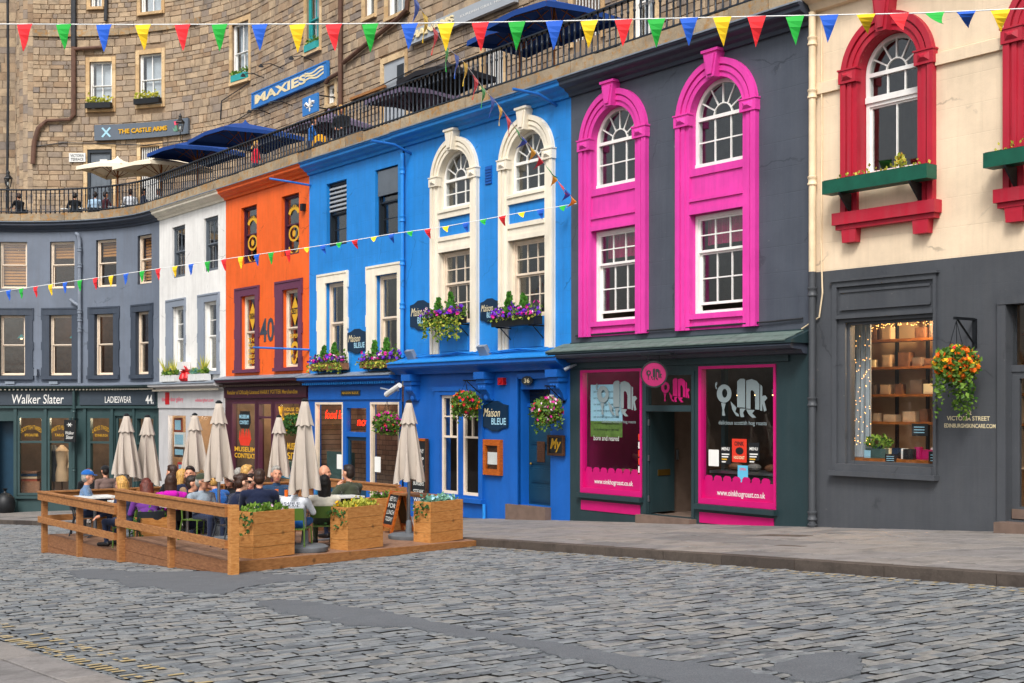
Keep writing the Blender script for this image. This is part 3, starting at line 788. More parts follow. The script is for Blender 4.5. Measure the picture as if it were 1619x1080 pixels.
for k, xc in enumerate((rx1, rx2)):
    arch_surround(B, xc, WO, WI, zb32, zs32, 'red_stone', 8.05)
    arch_window(B, xc, WI-.02, 6.42, zs32, 'white_frame', .2, 3, 1)
    sash(B, xc-WI/2+.01, xc+WI/2-.01, 5.22, 6.4, 'white_frame', .21, 2, 1, 0, .06, 0.)
    MB().box(xc-WO/2-.1, xc+WO/2+.1, -.2, .01, zb32-.2, zb32).box(xc-WO/2-.06, xc+WO/2+.06, -.15, .01, zb32-.28, zb32-.2).build('sill', 'red_stone', B)
    for s in (-1, 1):
        x = xc+s*(WO/2-.2); MB().poly([(x-.13, zb32-.5), (x+.13, zb32-.5), (x+.15, zb32-.28), (x-.15, zb32-.28)], -.14, .01).build('bracket', 'red_stone', B)
    gb = thing('window_box', ['long green wooden window box under the full crimson arched window', 'green wooden window box cut off by the right edge of the photo'][k], 'window box', W(xc, 0, 4.9))
    MB().box(xc-WO/2-.12, xc+WO/2+.12, -.42, -.16, 4.9, 5.12).build('trough', 'dark_green_box', gb)
    MB().box(xc-WO/2-.1, xc+WO/2+.1, -.4, -.18, 5.08, 5.13).build('soil', 'soil', gb)
    for s in (-1, 1):
        MB().poly([(0, 0), (.3, 0), (.3, -.03), (.04, -.3), (0, -.3)], 0, .03).xf(Matrix(((0, 1, 0, xc+s*.68), (-1, 0, 0, -.115), (0, 0, 1, 4.895), (0, 0, 0, 1)))).build('bracket', 'black_iron', gb)
    m = MB()
    leaf_quads(m, [(xc+rnd.uniform(-.9, 1), -.29+rnd.uniform(-.07, .07), 5.12+abs(rnd.gauss(0, .06))) for _ in range(46)], .06, 0, .8); leaf_quads(m, in_ell((xc+.45, -.29, 5.24), (.08, .08, .13), 60), .06, 0, .9)
    blooms(m, in_ell((xc+.45, -.29, 5.28), (.08, .08, .12), 14), .05, 1)
    tag(m.build('plants', ['leaf_yellow', 'flower_yellow'], gb), kind='stuff')
MB().box(rx1+WO/2+.01, rx2-WO/2-.01, -.05, .01, zs32-.16, zs32+.02).build('string_course', 'cream_wall', B)
MB().box(xb['a']+.02, rx1-WO/2-.01, -.05, .01, zs32-.16, zs32+.02).build('string_course', 'cream_wall', B)
MB().sweep([(.02, 8.1), (-.1, 8.12), (-.16, 8.22), (-.3, 8.28), (-.36, 8.38), (-.36, 8.53), (.02, 8.6)], xb['a']+.02, XR).build('cornice', 'cream_wall', B)
# shopfront frame and sign panel
fo = [FX(1319), FX(1483), FZ(1319, 749), FZ(1319, 447)]
m = MB(); t = .09
m.box(fo[0], fo[1], -.06, 0, fo[3]-t, fo[3]); m.box(fo[0], fo[0]+t, -.06, 0, fo[2], fo[3]-t); m.box(fo[1]-t*.6, fo[1], -.06, 0, fo[2], fo[3]-t)
m.box(fo[0]-.04, fo[1]+.04, -.09, 0, fo[3], fo[3]+.04)
m.build('shop_surround', 'charcoal_wall', B)
MB().box(fo[0]+t, fo[1]-t*.6, -.08, 0, sh[3]+.06, sh[3]+.12).box(fo[0]+t+.06, fo[1]-t*.6-.06, -.03, 0, sh[3]+.2, fo[3]-t-.06).box(fo[0]+t+.06, fo[1]-t*.6-.06, -.05, -.02, fo[3]-t-.1, fo[3]-t-.06).box(fo[0]+t+.06, fo[1]-t*.6-.06, -.05, -.02, sh[3]+.2, sh[3]+.23).build('sign_panel', 'charcoal_wall', B)
MB().box(fo[0]-.03, fo[1]+.03, -.14, 0, fo[2]-.02, fo[2]+.06).box(fo[0]+t, fo[1]-t*.6, -.1, 0, fo[2]+.06, sh[2]).build('sill', 'charcoal_wall', B)
wf = MB(); f = .05
wf.box(sh[0], sh[0]+f, .05, .14, sh[2], sh[3]).box(sh[1]-f, sh[1], .05, .14, sh[2], sh[3]).box(sh[0]+f, sh[1]-f, .05, .14, sh[3]-f, sh[3]).box(sh[0]+f, sh[1]-f, .05, .14, sh[2], sh[2]+f)
wf = wf.build('shop_window', 'charcoal_wall', B); pane(sh[0]+f, sh[1]-f, sh[2]+f, sh[3]-f, .1, wf, 'glass_shop')
room(B, sh[0]-1.2, sh[1]+1.6, sh[2]+.02, sh[3]+.35, 'interior_tan', .26, 1.6)
room(B, xb['a']+.1, XR-.1, zl+.2, 8.4, 'interior_dark', .3, 2.6)
# door at the right edge
m = MB(); m.box(dx0-.14, dx0, -.07, 0, gz(dx0), 2.9).box(dx1, dx1+.14, -.07, 0, gz(dx1), 2.9).box(dx0-.14, dx1+.14, -.08, 0, 2.9, 3.02).build('door_surround', 'charcoal_wall', B)
room(B, dx0-.4, dx1+.4, gz(dx0)+.2, 3.0, 'interior_tan', .3, 2.0)
dm = MB().box(dx0, dx0+.12, .1, .16, gz(dx0)+.3, 1.9).box(dx1-.12, dx1, .1, .16, gz(dx0)+.3, 1.9).box(dx0+.12, dx1-.12, .1, .16, 1.8, 1.9).box(dx0+.12, dx1-.12, .1, .16, gz(dx0)+.3, -.1).box(dx0, dx1, .08, .16, 1.9, 2.0).build('door', 'charcoal_wall', B)
pane(dx0+.12, dx1-.12, -.1, 1.8, .12, dm, 'glass_shop'); pane(dx0, dx1, 2.0, 2.9, .12, dm, 'glass_shop')
MB().box(dx0+.02, dx1, .06, .1, gz(dx0)+.32, gz(dx0)+.46).build('kick_plate', 'step_stone', dm)
MB().box(dx0-.05, dx1+.1, -.3, .3, gz(dx0)-.1, gz(dx0)+.28).build('step', 'step_stone', B)
# lettering on the wall
x0, x1 = FX(1498), FX(1566); letters('lettering', 'VICTORIA STREET', x0, x1, FZ(1530, 665), FZ(1530, 658), -.016, 'letter_cream', B, .012)
letters('lettering', 'EDINBURGHSKINCARE.COM', FX(1494), FX(1575), FZ(1530, 676.5), FZ(1530, 670), -.016, 'letter_cream', B, .014)
letters('lettering', '32', FX(1528), FX(1537), FZ(1530, 656), FZ(1530, 649), -.016, 'letter_cream', B, .01)
# downpipe: cream above, charcoal below; cable
px_ = FX(1291)
downpipe(B, px_, zl, 8.1, -.11, 'pipe_cream', .062, [FZ(1291, y) for y in (67, 150, 287)])
downpipe(B, px_, gz(px_)+.1, zl-.001, -.11, 'pipe_charcoal', .062, [FZ(1291, y) for y in (462, 635, 815, 835)])
MB().tube([(px_+.13, -.03, 8.0), (px_+.14, -.03, 6.0), (px_+.12, -.03, 4.2), (px_+.17, -.05, 3.3), (px_+.1, -.05, 2.9), (px_-.3, -.03, 2.72)], .014, 6).build('cable', 'pipe_cream', B)
# shop display: shelves, goods, fairy lights, lamp
sx0, sx1 = sh[0]-.95, sh[1]+.9
shv = thing('display_shelf', 'dark upright wooden shelving full of boxes inside the lit skincare shop window', 'shelf', W(sx0, 1.9, sh[2]))
for i in range(6): MB().box(sx0+.35+i*.62, sx0+.39+i*.62, 1.3, 1.36, sh[2]+.05, 3.0).build('upright', 'black_iron', shv)
lv = [sh[2]+.65+k*.47 for k in range(4)]; lv.append(sh[2]+.62+4*.5)
for z in lv: MB().box(sx0+.2, sx1+.9, 1.0, 1.3, z, z+.045).build('shelf', 'shelf_wood', shv)
goods = [('parcel', 'interior_tan'), ('parcel', 'terracotta'), ('parcel', 'letter_cream'), ('parcel', 'dark_wood'), ('parcel', 'paper_brown')]
for r_, z in enumerate(lv):
    x = sx0+.4; k = 0
    while x < sx1+.6:
        w = rnd.uniform(.12, .26); h = rnd.uniform(.12, .24)
        if rnd.random() < .95: MB().box(x, x+w, 1.06, 1.06+w*.7, z+.046, z+.046+h).box(x+.02, x+w-.02, 1.055, 1.06, z+.07, z+.02+h).build('boxed_goods', rnd.choice(['interior_tan', 'paper_brown', 'letter_cream', 'interior_dark', 'paper_brown']), shv)
        x += w+rnd.uniform(.03, .16)
dsp = thing('window_display', 'row of soaps, cards and chalk signs on the wooden ledge of the skincare shop window', 'display', W(sh[0], .5, sh[2]))
MB().box(sh[0]-.1, sh[1]+.3, .3, .9, sh[2]+.03, sh[2]+.09).build('ledge', 'shelf_wood', dsp)
x = sh[0]+.1
mm = ['letter_cream', 'paper_white', 'hot_pink', 'black_board', 'interior_tan', 'paper_white', 'navy_board', 'letter_lightblue']
while x < sh[1]-.05:
    w = rnd.uniform(.09, .2); h = rnd.uniform(.1, .26); yy = rnd.uniform(.34, .55)
    m = MB().box(x, x+w, yy, yy+w*.6, sh[2]+.095, sh[2]+.095+h).box(x+.015, x+w-.015, yy-.006, yy, sh[2]+.12, sh[2]+.07+h); m.build('soap_box', rnd.choice(mm), dsp); x += w*.8
for x, z, w, h in ((FX(1436), FZ(1436, 690), .3, .2), (FX(1462), FZ(1462, 735), .28, .2), (FX(1390), FZ(1390, 733), .22, .15)):
    o = MB().box(x-w/2, x+w/2, .3, .32, z, z+h).build('chalk_sign', 'black_board', dsp)
    for q in range(3): MB().box(x-w*.36, x+w*.3, .294, .299, z+h*(.25+.22*q), z+h*(.32+.22*q)).build('chalk_line', 'letter_lightblue', o)
pt = thing('potted_plant', 'green pot of trailing seedlings at the left of the skincare window ledge', 'plant', W(FX(1362), .45, sh[2]+.09))
x = FX(1362); MB().box(x-.2, x+.2, .36, .56, sh[2]+.095, sh[2]+.25).build('pot', 'interior_green', pt)
m = MB(); leaf_quads(m, in_ell((x, .46, sh[2]+.34), (.28, .14, .13), 160), .07, 0, .8); tag(m.build('foliage', ['leaf'], pt), kind='stuff')
cu = thing('curtain', 'pale pleated curtain at the left of the lit skincare shop window', 'curtain', W(sh[0], .4, sh[2]))
m = MB(); n = 26
for i in range(n+1):
    x = sh[0]-.22+.36*i/n; yy = .5+.03*math.sin(i*1.9); m.v += [(x, yy, sh[2]+.1), (x, yy, sh[3]+.1)]
m.f = [(2*i, 2*i+2, 2*i+3, 2*i+1) for i in range(n)]; m.m = [0]*n
m.build('cloth', 'curtain_grey', cu)
fl_ = thing('fairy_lights', 'string of warm fairy lights round the skincare shop window', 'lights', W(sh[0], .4, sh[3]))
m = MB(); w_ = MB()
for i in range(120):
    if i < 60: p = (sh[0]+.05+rnd.random()*(sh[1]-sh[0]), .3+rnd.random()*.3, sh[3]-.02-abs(rnd.gauss(0, .05)))
    else: p = (sh[0]-.15+rnd.random()*.36, .36+rnd.random()*.06, sh[2]+.3+rnd.random()*(sh[3]-sh[2]-.35))
    m.ell(p, (.0055, .0055, .0055), 0, 5, 4)
tag(m.build('bulbs', 'fairy', fl_), kind='stuff')
for q in range(4): w_.tube([(sh[0]-.14+q*.1, .42, sh[2]+.3), (sh[0]-.12+q*.1, .42, sh[3])], .004, 4)
tag(w_.build('wires', 'pipe_black', fl_), kind='stuff')
def shop_lamp(X, y, z, e, c=(1, .72, .42), r=.12):
    d = bpy.data.lights.new('shop_lamp', 'POINT'); d.energy = e; d.color = c; d.shadow_soft_size = r
    o = bpy.data.objects.new('shop_lamp', d); COL.objects.link(o); o.location = W(X, y, z)
shop_lamp((sh[0]+sh[1])/2+.5, .75, sh[3]+.2, 150)

# hanging baskets
def basket(label, X, z, y, rad, drop, cols, mat_leaf='leaf', trail=.5, seed=1, arm=True, dens=1.0, armz=None, group=None):
    r = random.Random(seed)
    t = thing('hanging_basket', label, 'hanging basket', W(X, y, z))
    MB().lathe([(rad*.15, -rad*.55), (rad*.45, -rad*.42), (rad*.62, -.1*rad), (rad*.64, 0)], (X, y, z), 14).build('bowl', 'wicker', t, smooth=True)
    m = MB(); n = int(900*dens)
    leaf_quads(m, in_ell((X, y, z+rad*.1), (rad, rad, rad*.8), n, r, .55), .085, 0, .3, r)
    for k in range(int(26*dens)):
        a = r.uniform(0, 2*PI); rr = rad*r.uniform(.5, .95); L = drop*r.uniform(.3, 1)
        for q in range(int(L/.035)): leaf_quads(m, [(X+rr*math.cos(a)+r.uniform(-.03, .03), y+rr*math.sin(a)+r.uniform(-.03, .03), z-.1-q*.035)], .075, 0, -.4, r)
    tag(m.build('foliage', mat_leaf, t), kind='stuff')
    m = MB(); mats = [c for c, _ in cols]
    for i, (c, k) in enumerate(cols): blooms(m, in_ell((X, y, z+rad*.15), (rad*1.02, rad*1.02, rad*.82), k, r, .85), .075, i, r)
    tag(m.build('flowers', mats, t), kind='stuff')
    h = armz if armz else z+.62
    m = MB()
    for a in (0, 2.1, 4.2): m.tube([(X+rad*.6*math.cos(a), y+rad*.6*math.sin(a), z), (X, y, h)], .005, 4)
    tag(m.build('chain', 'black_iron', t), kind='stuff')
    return t
bx, by = FX(1512, -.5), -.5; bz = FZ(1512, 580, -.5)
basket('orange flowered hanging basket on the charcoal wall right of the skincare window', bx, bz, by, .33, .75, [('flower_orange', 150), ('flower_yellow', 60), ('flower_red', 6)], 'leaf', seed=3, armz=FZ(1512, 507, -.5))
br_ = thing('basket_bracket', 'black iron wall bracket above the orange hanging basket', 'bracket', W(bx, 0, FZ(1512, 507)))
zt = FZ(1512, 505, -.4)
MB().box(bx-.03+.0, bx+.03, -.05, -.012, zt-.42, zt+.02).box(bx-.02, bx+.02, -.55, -.05, zt-.01, zt+.03).tube([(bx, -.05, zt-.36), (bx, -.48, zt)], .016, 6).build('arm', 'black_iron', br_)

# ================================================================== the pink-windowed slate building
B = boink = building('slate_building', 'slate grey building with two hot pink arched window bays and a dark green shopfront', xb['b'], xb['a'])
oc = [FX(971.5), FX(1134.5)]; WO, WI = 2.04, 1.36; zs = 6.8; zb = 2.82
shopz = 2.72
wl = [FX(920), FX(1017), -.42, 2.13]; dr = [FX(1020), FX(1100), gz(FX(1060))+.25, 2.05]; wr = [FX(1107), FX(1229), -.44, 2.13]
wm = MB()
hol = []
for xc in oc: hol += [(xc-WI/2, xc+WI/2, 5.86, zs, True), (xc-WI/2, xc+WI/2, 3.12, 5.0, False)]
wall_sheet(wm, xb['b'], xb['a'], shopz, TOP, hol, 0, .22, 0, 1)
wall_sheet(wm, xb['b'], xb['a'], gz(xb['b'])-.4, shopz, [(*h, False) for h in (wl, dr, wr)], -.03, .2, 2)
wm.build('wall', ['slate_wall', 'pink', 'green_shop'], B)
cornice(B, xb['b'], xb['a'], 'slate_trim')
for k, xc in enumerate(oc):
    arch_surround(B, xc, WO, WI, zb, zs, 'pink', 7.92)
    a, b = xc-WI/2, xc+WI/2
    MB().box(a, b, -.05, .05, 5.72, 5.86).box(a, b, -.02, .05, 5.3, 5.72).box(a, b, -.07, .05, 5.24, 5.3).box(a, b, -.04, .05, 5.1, 5.24).box(a, b, -.06, .05, 5.0, 5.1).build('spandrel_panel', 'pink', B)
    MB().box(a, b, -.07, .05, 3.02, 3.12).box(a, b, -.02, .05, zb, 3.02).box(a+.1, b-.1, -.035, .0, zb+.03, zb+.13).build('sill_panel', 'pink', B)
    arch_window(B, xc, WI-.01, 5.88, zs, 'white_frame', .14)
    sash(B, a+.005, b-.005, 3.13, 4.99, 'white_frame', .13, 3, 2, 2, .065, .62, open_lo=.12)
    cu = MB(); n = 30
    for i in range(n+1):
        x = a+.08+(WI-.16)*i/n; yy = .36+.025*math.sin(i*1.7); cu.v += [(x, yy, 4.45), (x, yy, 4.98)]
    cu.f = [(2*i, 2*i+2, 2*i+3, 2*i+1) for i in range(n)]; cu.m = [0]*n; cu.build('curtain', 'curtain_pink', B)
room(B, xb['b']+.1, xb['a']-.1, 3.0, 5.3, 'interior_dark', .25); room(B, xb['b']+.1, xb['a']-.1, 5.4, 8.0, 'interior_grey', .25)
# slate canopy over the shop
MB().add([(xb['b']-.25, -.5, 2.52), (xb['a']-.06, -.5, 2.52), (xb['a']-.06, .01, 2.7), (xb['b']-.25, .01, 2.7), (xb['b']-.25, -.5, 2.47), (xb['a']-.06, -.5, 2.47), (xb['a']-.06, .01, 2.47), (xb['b']-.25, .01, 2.47)],
         [(0, 1, 2, 3), (4, 5, 1, 0), (7, 6, 5, 4), (0, 3, 7, 4), (1, 5, 6, 2)]).build('canopy', 'green_shop', B)
x = xb['b']-.25; k = 0
while x < xb['a']-.3:
    w = .3; 
    for q in range(2):
        y0, y1 = -.52+.26*q, -.52+.26*q+.27; z0_, z1_ = 2.52+(y0+.5)*.353, 2.52+(y1+.5)*.353; j = rnd.uniform(0, .006)
        MB().add([(x+.004, y0, z0_+.012+j), (x+w-.004, y0, z0_+.012+j), (x+w-.004, min(y1, 0), z1_+.006), (x+.004, min(y1, 0), z1_+.006), (x+.004, y0, z0_-.004), (x+w-.004, y0, z0_-.004)], [(0, 1, 2, 3), (4, 5, 1, 0)]).build('slate', 'slate_roof', B)
    x += w
MB().sweep([(-.03, 2.47), (-.46, 2.47), (-.48, 2.43), (-.44, 2.38), (-.2, 2.36), (-.15, 2.3), (-.03, 2.28)], xb['b']-.2, xb['a']-.1).build('fascia_moulding', 'slate_trim', B)
MB().box(xb['b']+.02, xb['a']-.5, -.07, -.02, 2.17, 2.29).build('fascia', 'green_shop', B)
MB().tube([(xb['b']+.2, -.04, 2.86), (xb['a']-1, -.05, 2.88), (xb['a']-.2, -.04, 2.9)], .018, 6).build('cable', 'pipe_black', B)
# display windows with pink frames
def oink_window(w, nm):
    f = .075; m = MB()
    m.box(w[0], w[0]+f, -.05, .08, w[2], w[3]).box(w[1]-f*.7, w[1], -.05, .08, w[2], w[3]).box(w[0]+f, w[1]-f*.7, -.05, .08, w[3]-f*.7, w[3]).box(w[0]+f, w[1]-f*.7, -.05, .08, w[2], w[2]+f*1.4)
    o = m.build('shop_window', 'window_pink', B)
    pane(w[0]+f, w[1]-f*.7, w[2]+f*1.4, w[3]-f*.7, .03, o, 'glass_shop')
    MB().box(w[0]+f, w[1]-f*.7, .018, .024, w[2]+f*1.4, w[2]+.44).build('vinyl_band', 'hot_pink', o)
    MB().box(w[0]-.04, w[1]+.04, -.14, -.03, w[2]-.1, w[2]-.005).build('sill', 'green_shop', B)
    MB().box(w[0]+.02, w[1]-.05, -.045, -.03, w[2]-.36, w[2]-.16).build('pink_panel', 'hot_pink', B)
    return o
wlo = oink_window(wl, 'l'); wro = oink_window(wr, 'r')
letters('lettering', 'www.oinkhogroast.co.uk', FX(1133), FX(1209), -.3, -.16, .012, 'letter_white', wro, .012)
letters('lettering', 'www.oinkhogroast.co.uk', FX(939), FX(1000), -.25, -.12, .012, 'letter_white', wlo, .012)
letters('lettering', 'delicious scottish hog roasts', FX(1135), FX(1211), 1.02, 1.12, .02, 'etched', wro, .012)
letters('lettering', 'delicious scottish hog roasts', FX(950), FX(1004), 1.02, 1.1, .02, 'etched', wlo, .008)
def pigs(w, o):
    m = MB(); x = w[0]+.1
    while x < w[1]-.2:
        m.poly([(x, w[2]+.44), (x+.2, w[2]+.44), (x+.21, w[2]+.48), (x+.17, w[2]+.53), (x+.06, w[2]+.54), (x+.01, w[2]+.5)], .018, .024); x += .235
    tag(m.build('vinyl_pigs', 'hot_pink', o), kind='stuff')
pigs(wr, wro); pigs(wl, wlo)
# the pig-shaped word: drawn in a 250 x 190 box
def pig_logo(name, x0, x1, z0, z1, y, mat, parent, mp=W):
    f = lambda u, v: (x0+(x1-x0)*(u-800)/250, z1-(z1-z0)*(v-250)/190)
    m = MB(); n = 22; vs = []; fs = []
    for i in range(n):
        a = 2*PI*i/n; q = f(840+37*math.cos(a), 322+46*math.sin(a)); p = f(843+13*math.cos(a), 320+22*math.sin(a)); vs += [(q[0], y, q[1]), (p[0], y, p[1])]
    fs = [(2*i, 2*((i+1) % n), 2*((i+1) % n)+1, 2*i+1) for i in range(n)]; m.add(vs, fs)
    for pts in ([(905, 262), (918, 250), (935, 249), (944, 255), (944, 392), (905, 390)],
                [(949, 258), (975, 252), (1000, 262), (1012, 278), (1012, 402), (992, 400), (992, 330), (986, 312), (976, 305), (970, 312), (970, 398), (949, 396)],
                [(1016, 280), (1026, 288), (1026, 335), (1040, 332), (1050, 346), (1036, 362), (1046, 405), (1034, 411), (1026, 372), (1026, 408), (1016, 405)],
                [(825, 368), (848, 372), (840, 402), (846, 432), (830, 432), (832, 404)], [(872, 360), (902, 392), (896, 412), (912, 424), (914, 436), (900, 432), (882, 404)],
                [(918, 396), (946, 397), (934, 416), (940, 438), (922, 439), (918, 420)], [(949, 400), (990, 404), (978, 420), (997, 440), (978, 441), (960, 424)],
                [(796, 268), (804, 262), (806, 272), (800, 284), (806, 296), (800, 300), (794, 284)]):
        P = [f(*p) for p in pts]; m.add([(a, y, b) for a, b in P], [tuple(range(len(P)))])
    m.v = list(m.v); o = m.build(name, mat, parent, mp); o['kind'] = 'stuff'; return o
pig_logo('pig_lettering', FX(1131), FX(1212), FZ(1170, 660), FZ(1170, 599), .022, 'etched', wro)
pig_logo('pig_lettering', FX(942), FX(1006), FZ(975, 658), FZ(975, 602), .022, 'etched', wlo)
# posters stuck to the glass
def poster(o, px0, px1, py0, py1, mats, y=.022):
    x0, x1, z0, z1 = FX(px0), FX(px1), FZ((px0+px1)/2, py1), FZ((px0+px1)/2, py0)
    p = MB().box(x0, x1, y, y+.004, z0, z1).build('poster', mats[0], o)
    return p, x0, x1, z0, z1
for px0, px1, py0, py1, ms in [(1119, 1135, 711, 737, ('paper_white',)), (1138, 1154, 706, 734, ('letter_black',)), (1156, 1179, 694, 731, ('paper_red',)), (1182, 1199, 700, 728, ('letter_black',)), (1165, 1181, 736, 764, ('paper_blue',))]:
    p, x0, x1, z0, z1 = poster(wro, px0, px1, py0, py1, ms)
    w, h = x1-x0, z1-z0
p, x0, x1, z0, z1 = poster(wlo, 931, 981, 608, 666, ('letter_lightblue',), .05)
for q in range(7): letters('print', 'our rare breed pigs are slow roast', x0+.1, x1-.1, z1-.18-q*.13, z1-.12-q*.13, .046, 'letter_black', wlo)
poster(wlo, 931, 981, 666, 691, ('paper_green',), .05); letters('print', 'born and reared', x0+.1, x1-.1, z0-.4, z0-.3, .046, 'letter_white', wlo, .01)
wx = FX(1167); letters('print', 'OPEN', FX(1168), FX(1178), FZ(1173, 744), FZ(1173, 740), .019, 'letter_pink', wro, .02)
letters('print', 'OINK', FX(1160), FX(1175), FZ(1167, 705), FZ(1167, 698), .019, 'letter_black', wro, .03); letters('print', 'HOG ROAST', FX(1159), FX(1176), FZ(1167, 726), FZ(1167, 721), .019, 'letter_cream', wro, .02)
MB().ell(((FX(1168)), .02, FZ(1168, 713)), (.1, .003, .07), 0).build('print', 'letter_black', wro)
for (a, b) in ((1140, 1152), (1184, 1197)):
    letters('print', 'MENU', FX(a), FX(b), FZ(a, 712), FZ(a, 707), .019, 'letter_white', wro, .02)
    for q in range(4): MB().box(FX(a), FX(b)-.03*q, .0185, .0195, FZ(a, 719+q*4), FZ(a, 717+q*4)).build('print', ['paper_white', 'paper_white', 'yellow_vinyl', 'paper_white'][q], wro)
sx = FX(1011); 
for q in range(6): MB().box(sx-.06, sx+.06, .0215, .026, .3+q*.16-.4, .3+q*.16-.27).build('sticker', ['paper_red', 'letter_white', 'paper_red'][q % 3], wlo)
# shop interior: counter, pink back wall, spotlights
room(B, xb['b']+.2, dr[0]-.25, gz(xb['b'])+.2, 2.2, 'interior_pink', .1, 2.2); room(B, dr[0]-.22, xb['a']-.1, gz(dr[0])+.26, 2.25, 'interior_dark', .1, 4.2)
ct = thing('serving_counter', 'dark serving counter with food trays behind the pink framed shop window on the right', 'counter', W(FX(1165), .8, -.4))
MB().box(wr[0], wr[1]+.1, .35, 1.0, -.3, .12).build('front', 'green_shop', ct); MB().box(wr[0]-.05, wr[1]+.15, .3, 1.05, .12, .17).build('worktop', 'steel', ct)
for q in range(4): MB().ell((wr[0]+.35+q*.45, .6, .24), (.16, .12, .08), 0).build('loaf', ['paper_brown', 'interior_grey', 'paper_brown', 'terracotta'][q], ct)
ct2 = thing('food_display', 'tray of rolls behind the pink framed shop window on the left', 'display', W(FX(968), .5, -.2))
MB().box(wl[0]+.1, wl[1]-.05, .2, .8, -.3, .0).build('counter', 'hot_pink', ct2)
for q in range(7): MB().ell((wl[0]+.85+.12*q, .42+.05*(q % 2), .05), (.08, .07, .05), 0).build('roll', 'paper_brown', ct2)
for q in range(4):
    o = MB().lathe([(.05, 0), (.05, .1)], (FX(1115+q*28), .9, 1.6), 10).build('spotlight', 'steel', B); MB().ell((FX(1115+q*28), .9, 1.59), (.04, .04, .015), 0).build('bulb', 'lamp_warm', o)
shop_lamp(FX(1180), 1.6, 1.9, 8, (1, .85, .65)); shop_lamp(FX(970), 1.0, 1.95, 8, (1, .8, .7))
# doorway, transom light with pink pig, open door
m = MB(); fd = .07
m.box(dr[0], dr[0]+fd, -.05, .1, dr[2], dr[3]).box(dr[1]-fd, dr[1], -.05, .1, dr[2], dr[3]).box(dr[0]+fd, dr[1]-fd, -.05, .1, dr[3]-fd, dr[3]).box(dr[0]+fd, dr[1]-fd, -.06, .1, 1.28, 1.4)
df = m.build('door_frame', 'green_shop', B); pane(dr[0]+fd, dr[1]-fd, 1.4, dr[3]-fd, .02, df, 'glass_shop')
pig_logo('pig_lettering', FX(1044), FX(1090), 1.46, 1.92, .012, 'window_pink', df)
a = math.radians(100); L = .86; c, s = math.cos(a), math.sin(a); hx = dr[0]+fd+.01
Md = Matrix(((c, -s, 0, hx), (s, c, 0, .02), (0, 0, 1, 0), (0, 0, 0, 1)))
dl = MB().box(0, L, 0, .045, dr[2]+.02, 1.27).xf(Md).build('door', 'green_shop', B)
MB().box(.3, .7, -.012, 0, .0, .12).xf(Md).build('letter_plate', 'brass', dl); MB().box(.92, .96, -.04, 0, .3, .5).xf(Md).build('handle', 'steel', dl)
for z in (-.5, .3, 1.0): MB().box(-.015, .015, -.02, .05, z, z+.12).xf(Md).build('hinge', 'steel', dl)
MB().box(dr[0]-.05, dr[1]+.05, -.22, .3, gz(dr[0])-.1, dr[2]-.005).build('doorstep', 'step_stone', B)
MB().box(dr[1]-.2, dr[1]-.12, .3, .4, dr[2], 2.0).box(dr[0]+.9, dr[0]+1.0, 1.2, 1.3, dr[2], 2.1).build('inner_post', 'green_shop', B)
# round hanging sign
rs = thing('hanging_sign', 'round pink hanging sign with a black pig on an iron bracket', 'sign', W(FX(1034, -.55), -.55, FZ(1034, 592, -.55)))
hx, hz = FX(1034, -.55), FZ(1034, 592, -.55)
vdir = Vector(W(hx, -.55, 0)); va = math.atan2(-vdir.y, -vdir.x)      # faces down the street towards the viewer
n2 = Vector((math.cos(va), math.sin(va), 0)); sd_ = Vector((-n2.y, n2.x, 0)); cen = Vector(W(hx, -.55, hz))
def RS(x, y, z): return cen+sd_*x-n2*y+Vector((0, 0, z))
MB().ring(0, 0, 0.0001, .225, 0, 2*PI, -.02, .02, 32).build('disc', 'disc_pink', rs, RS); MB().ring(0, 0, .225, .255, 0, 2*PI, -.03, .03, 32).build('rim', 'letter_black', rs, RS)
pig_logo('pig_lettering', -.15, .15, -.11, .11, -.024, 'letter_black', rs, RS)
MB().tube([RS(-.1, 0, .24), RS(-.1, 0, .36)], .008, 5).tube([RS(.1, 0, .24), RS(.1, 0, .36)], .008, 5).build('hook', 'black_iron', rs, lambda x, y, z: (x, y, z))
MB().box(hx-.32, hx+.5, -.6, -.5, hz+.36, hz+.4).box(hx-.03, hx+.03, -.5, -.03, hz+.37, hz+.395).build('bracket', 'black_iron', rs)
# small cctv camera under the canopy
cc = thing('security_camera', 'small grey camera under the slate canopy beside the blue corbel', 'camera', W(FX(918), -.3, 2.15))
MB().tube([(FX(918), -.12, 2.25), (FX(918)-.05, -.3, 2.18), (FX(918)-.1, -.36, 2.14)], [.02, .035, .04], 8).build('body', 'lead', cc)
# ================================================================== blue building with cream arched bays
B = bmb = building('blue_building', 'bright blue building with two cream arched window bays and hanging baskets', xb['c'], xb['b'])
mc = [FX(720.5), FX(834.5)]; WO, WI = 1.95, 1.34; zs = 6.82; zb = 2.64
shopz = 2.44
win = [FX(700), FX(761), -.72, 1.64]; dr = [FX(825), FX(872), gz(FX(850))+.42, 1.75]
hol = []
for xc in mc: hol += [(xc-WI/2, xc+WI/2, 6.12, zs, True), (xc-WI/2, xc+WI/2, 3.35, 5.09, False)]
wm = MB(); wall_sheet(wm, xb['c'], xb['b'], shopz, TOP, hol, 0, .22, 0, 1)
wall_sheet(wm, xb['c'], xb['b'], gz(xb['c'])-.4, shopz, [(*win, False), (*dr, False)], -.03, .26, 2)
wm.build('wall', ['blue_wall', 'cream_trim', 'blue_deep'], B)
cornice(B, xb['c']-.1, xb['b'], 'blue_wall')
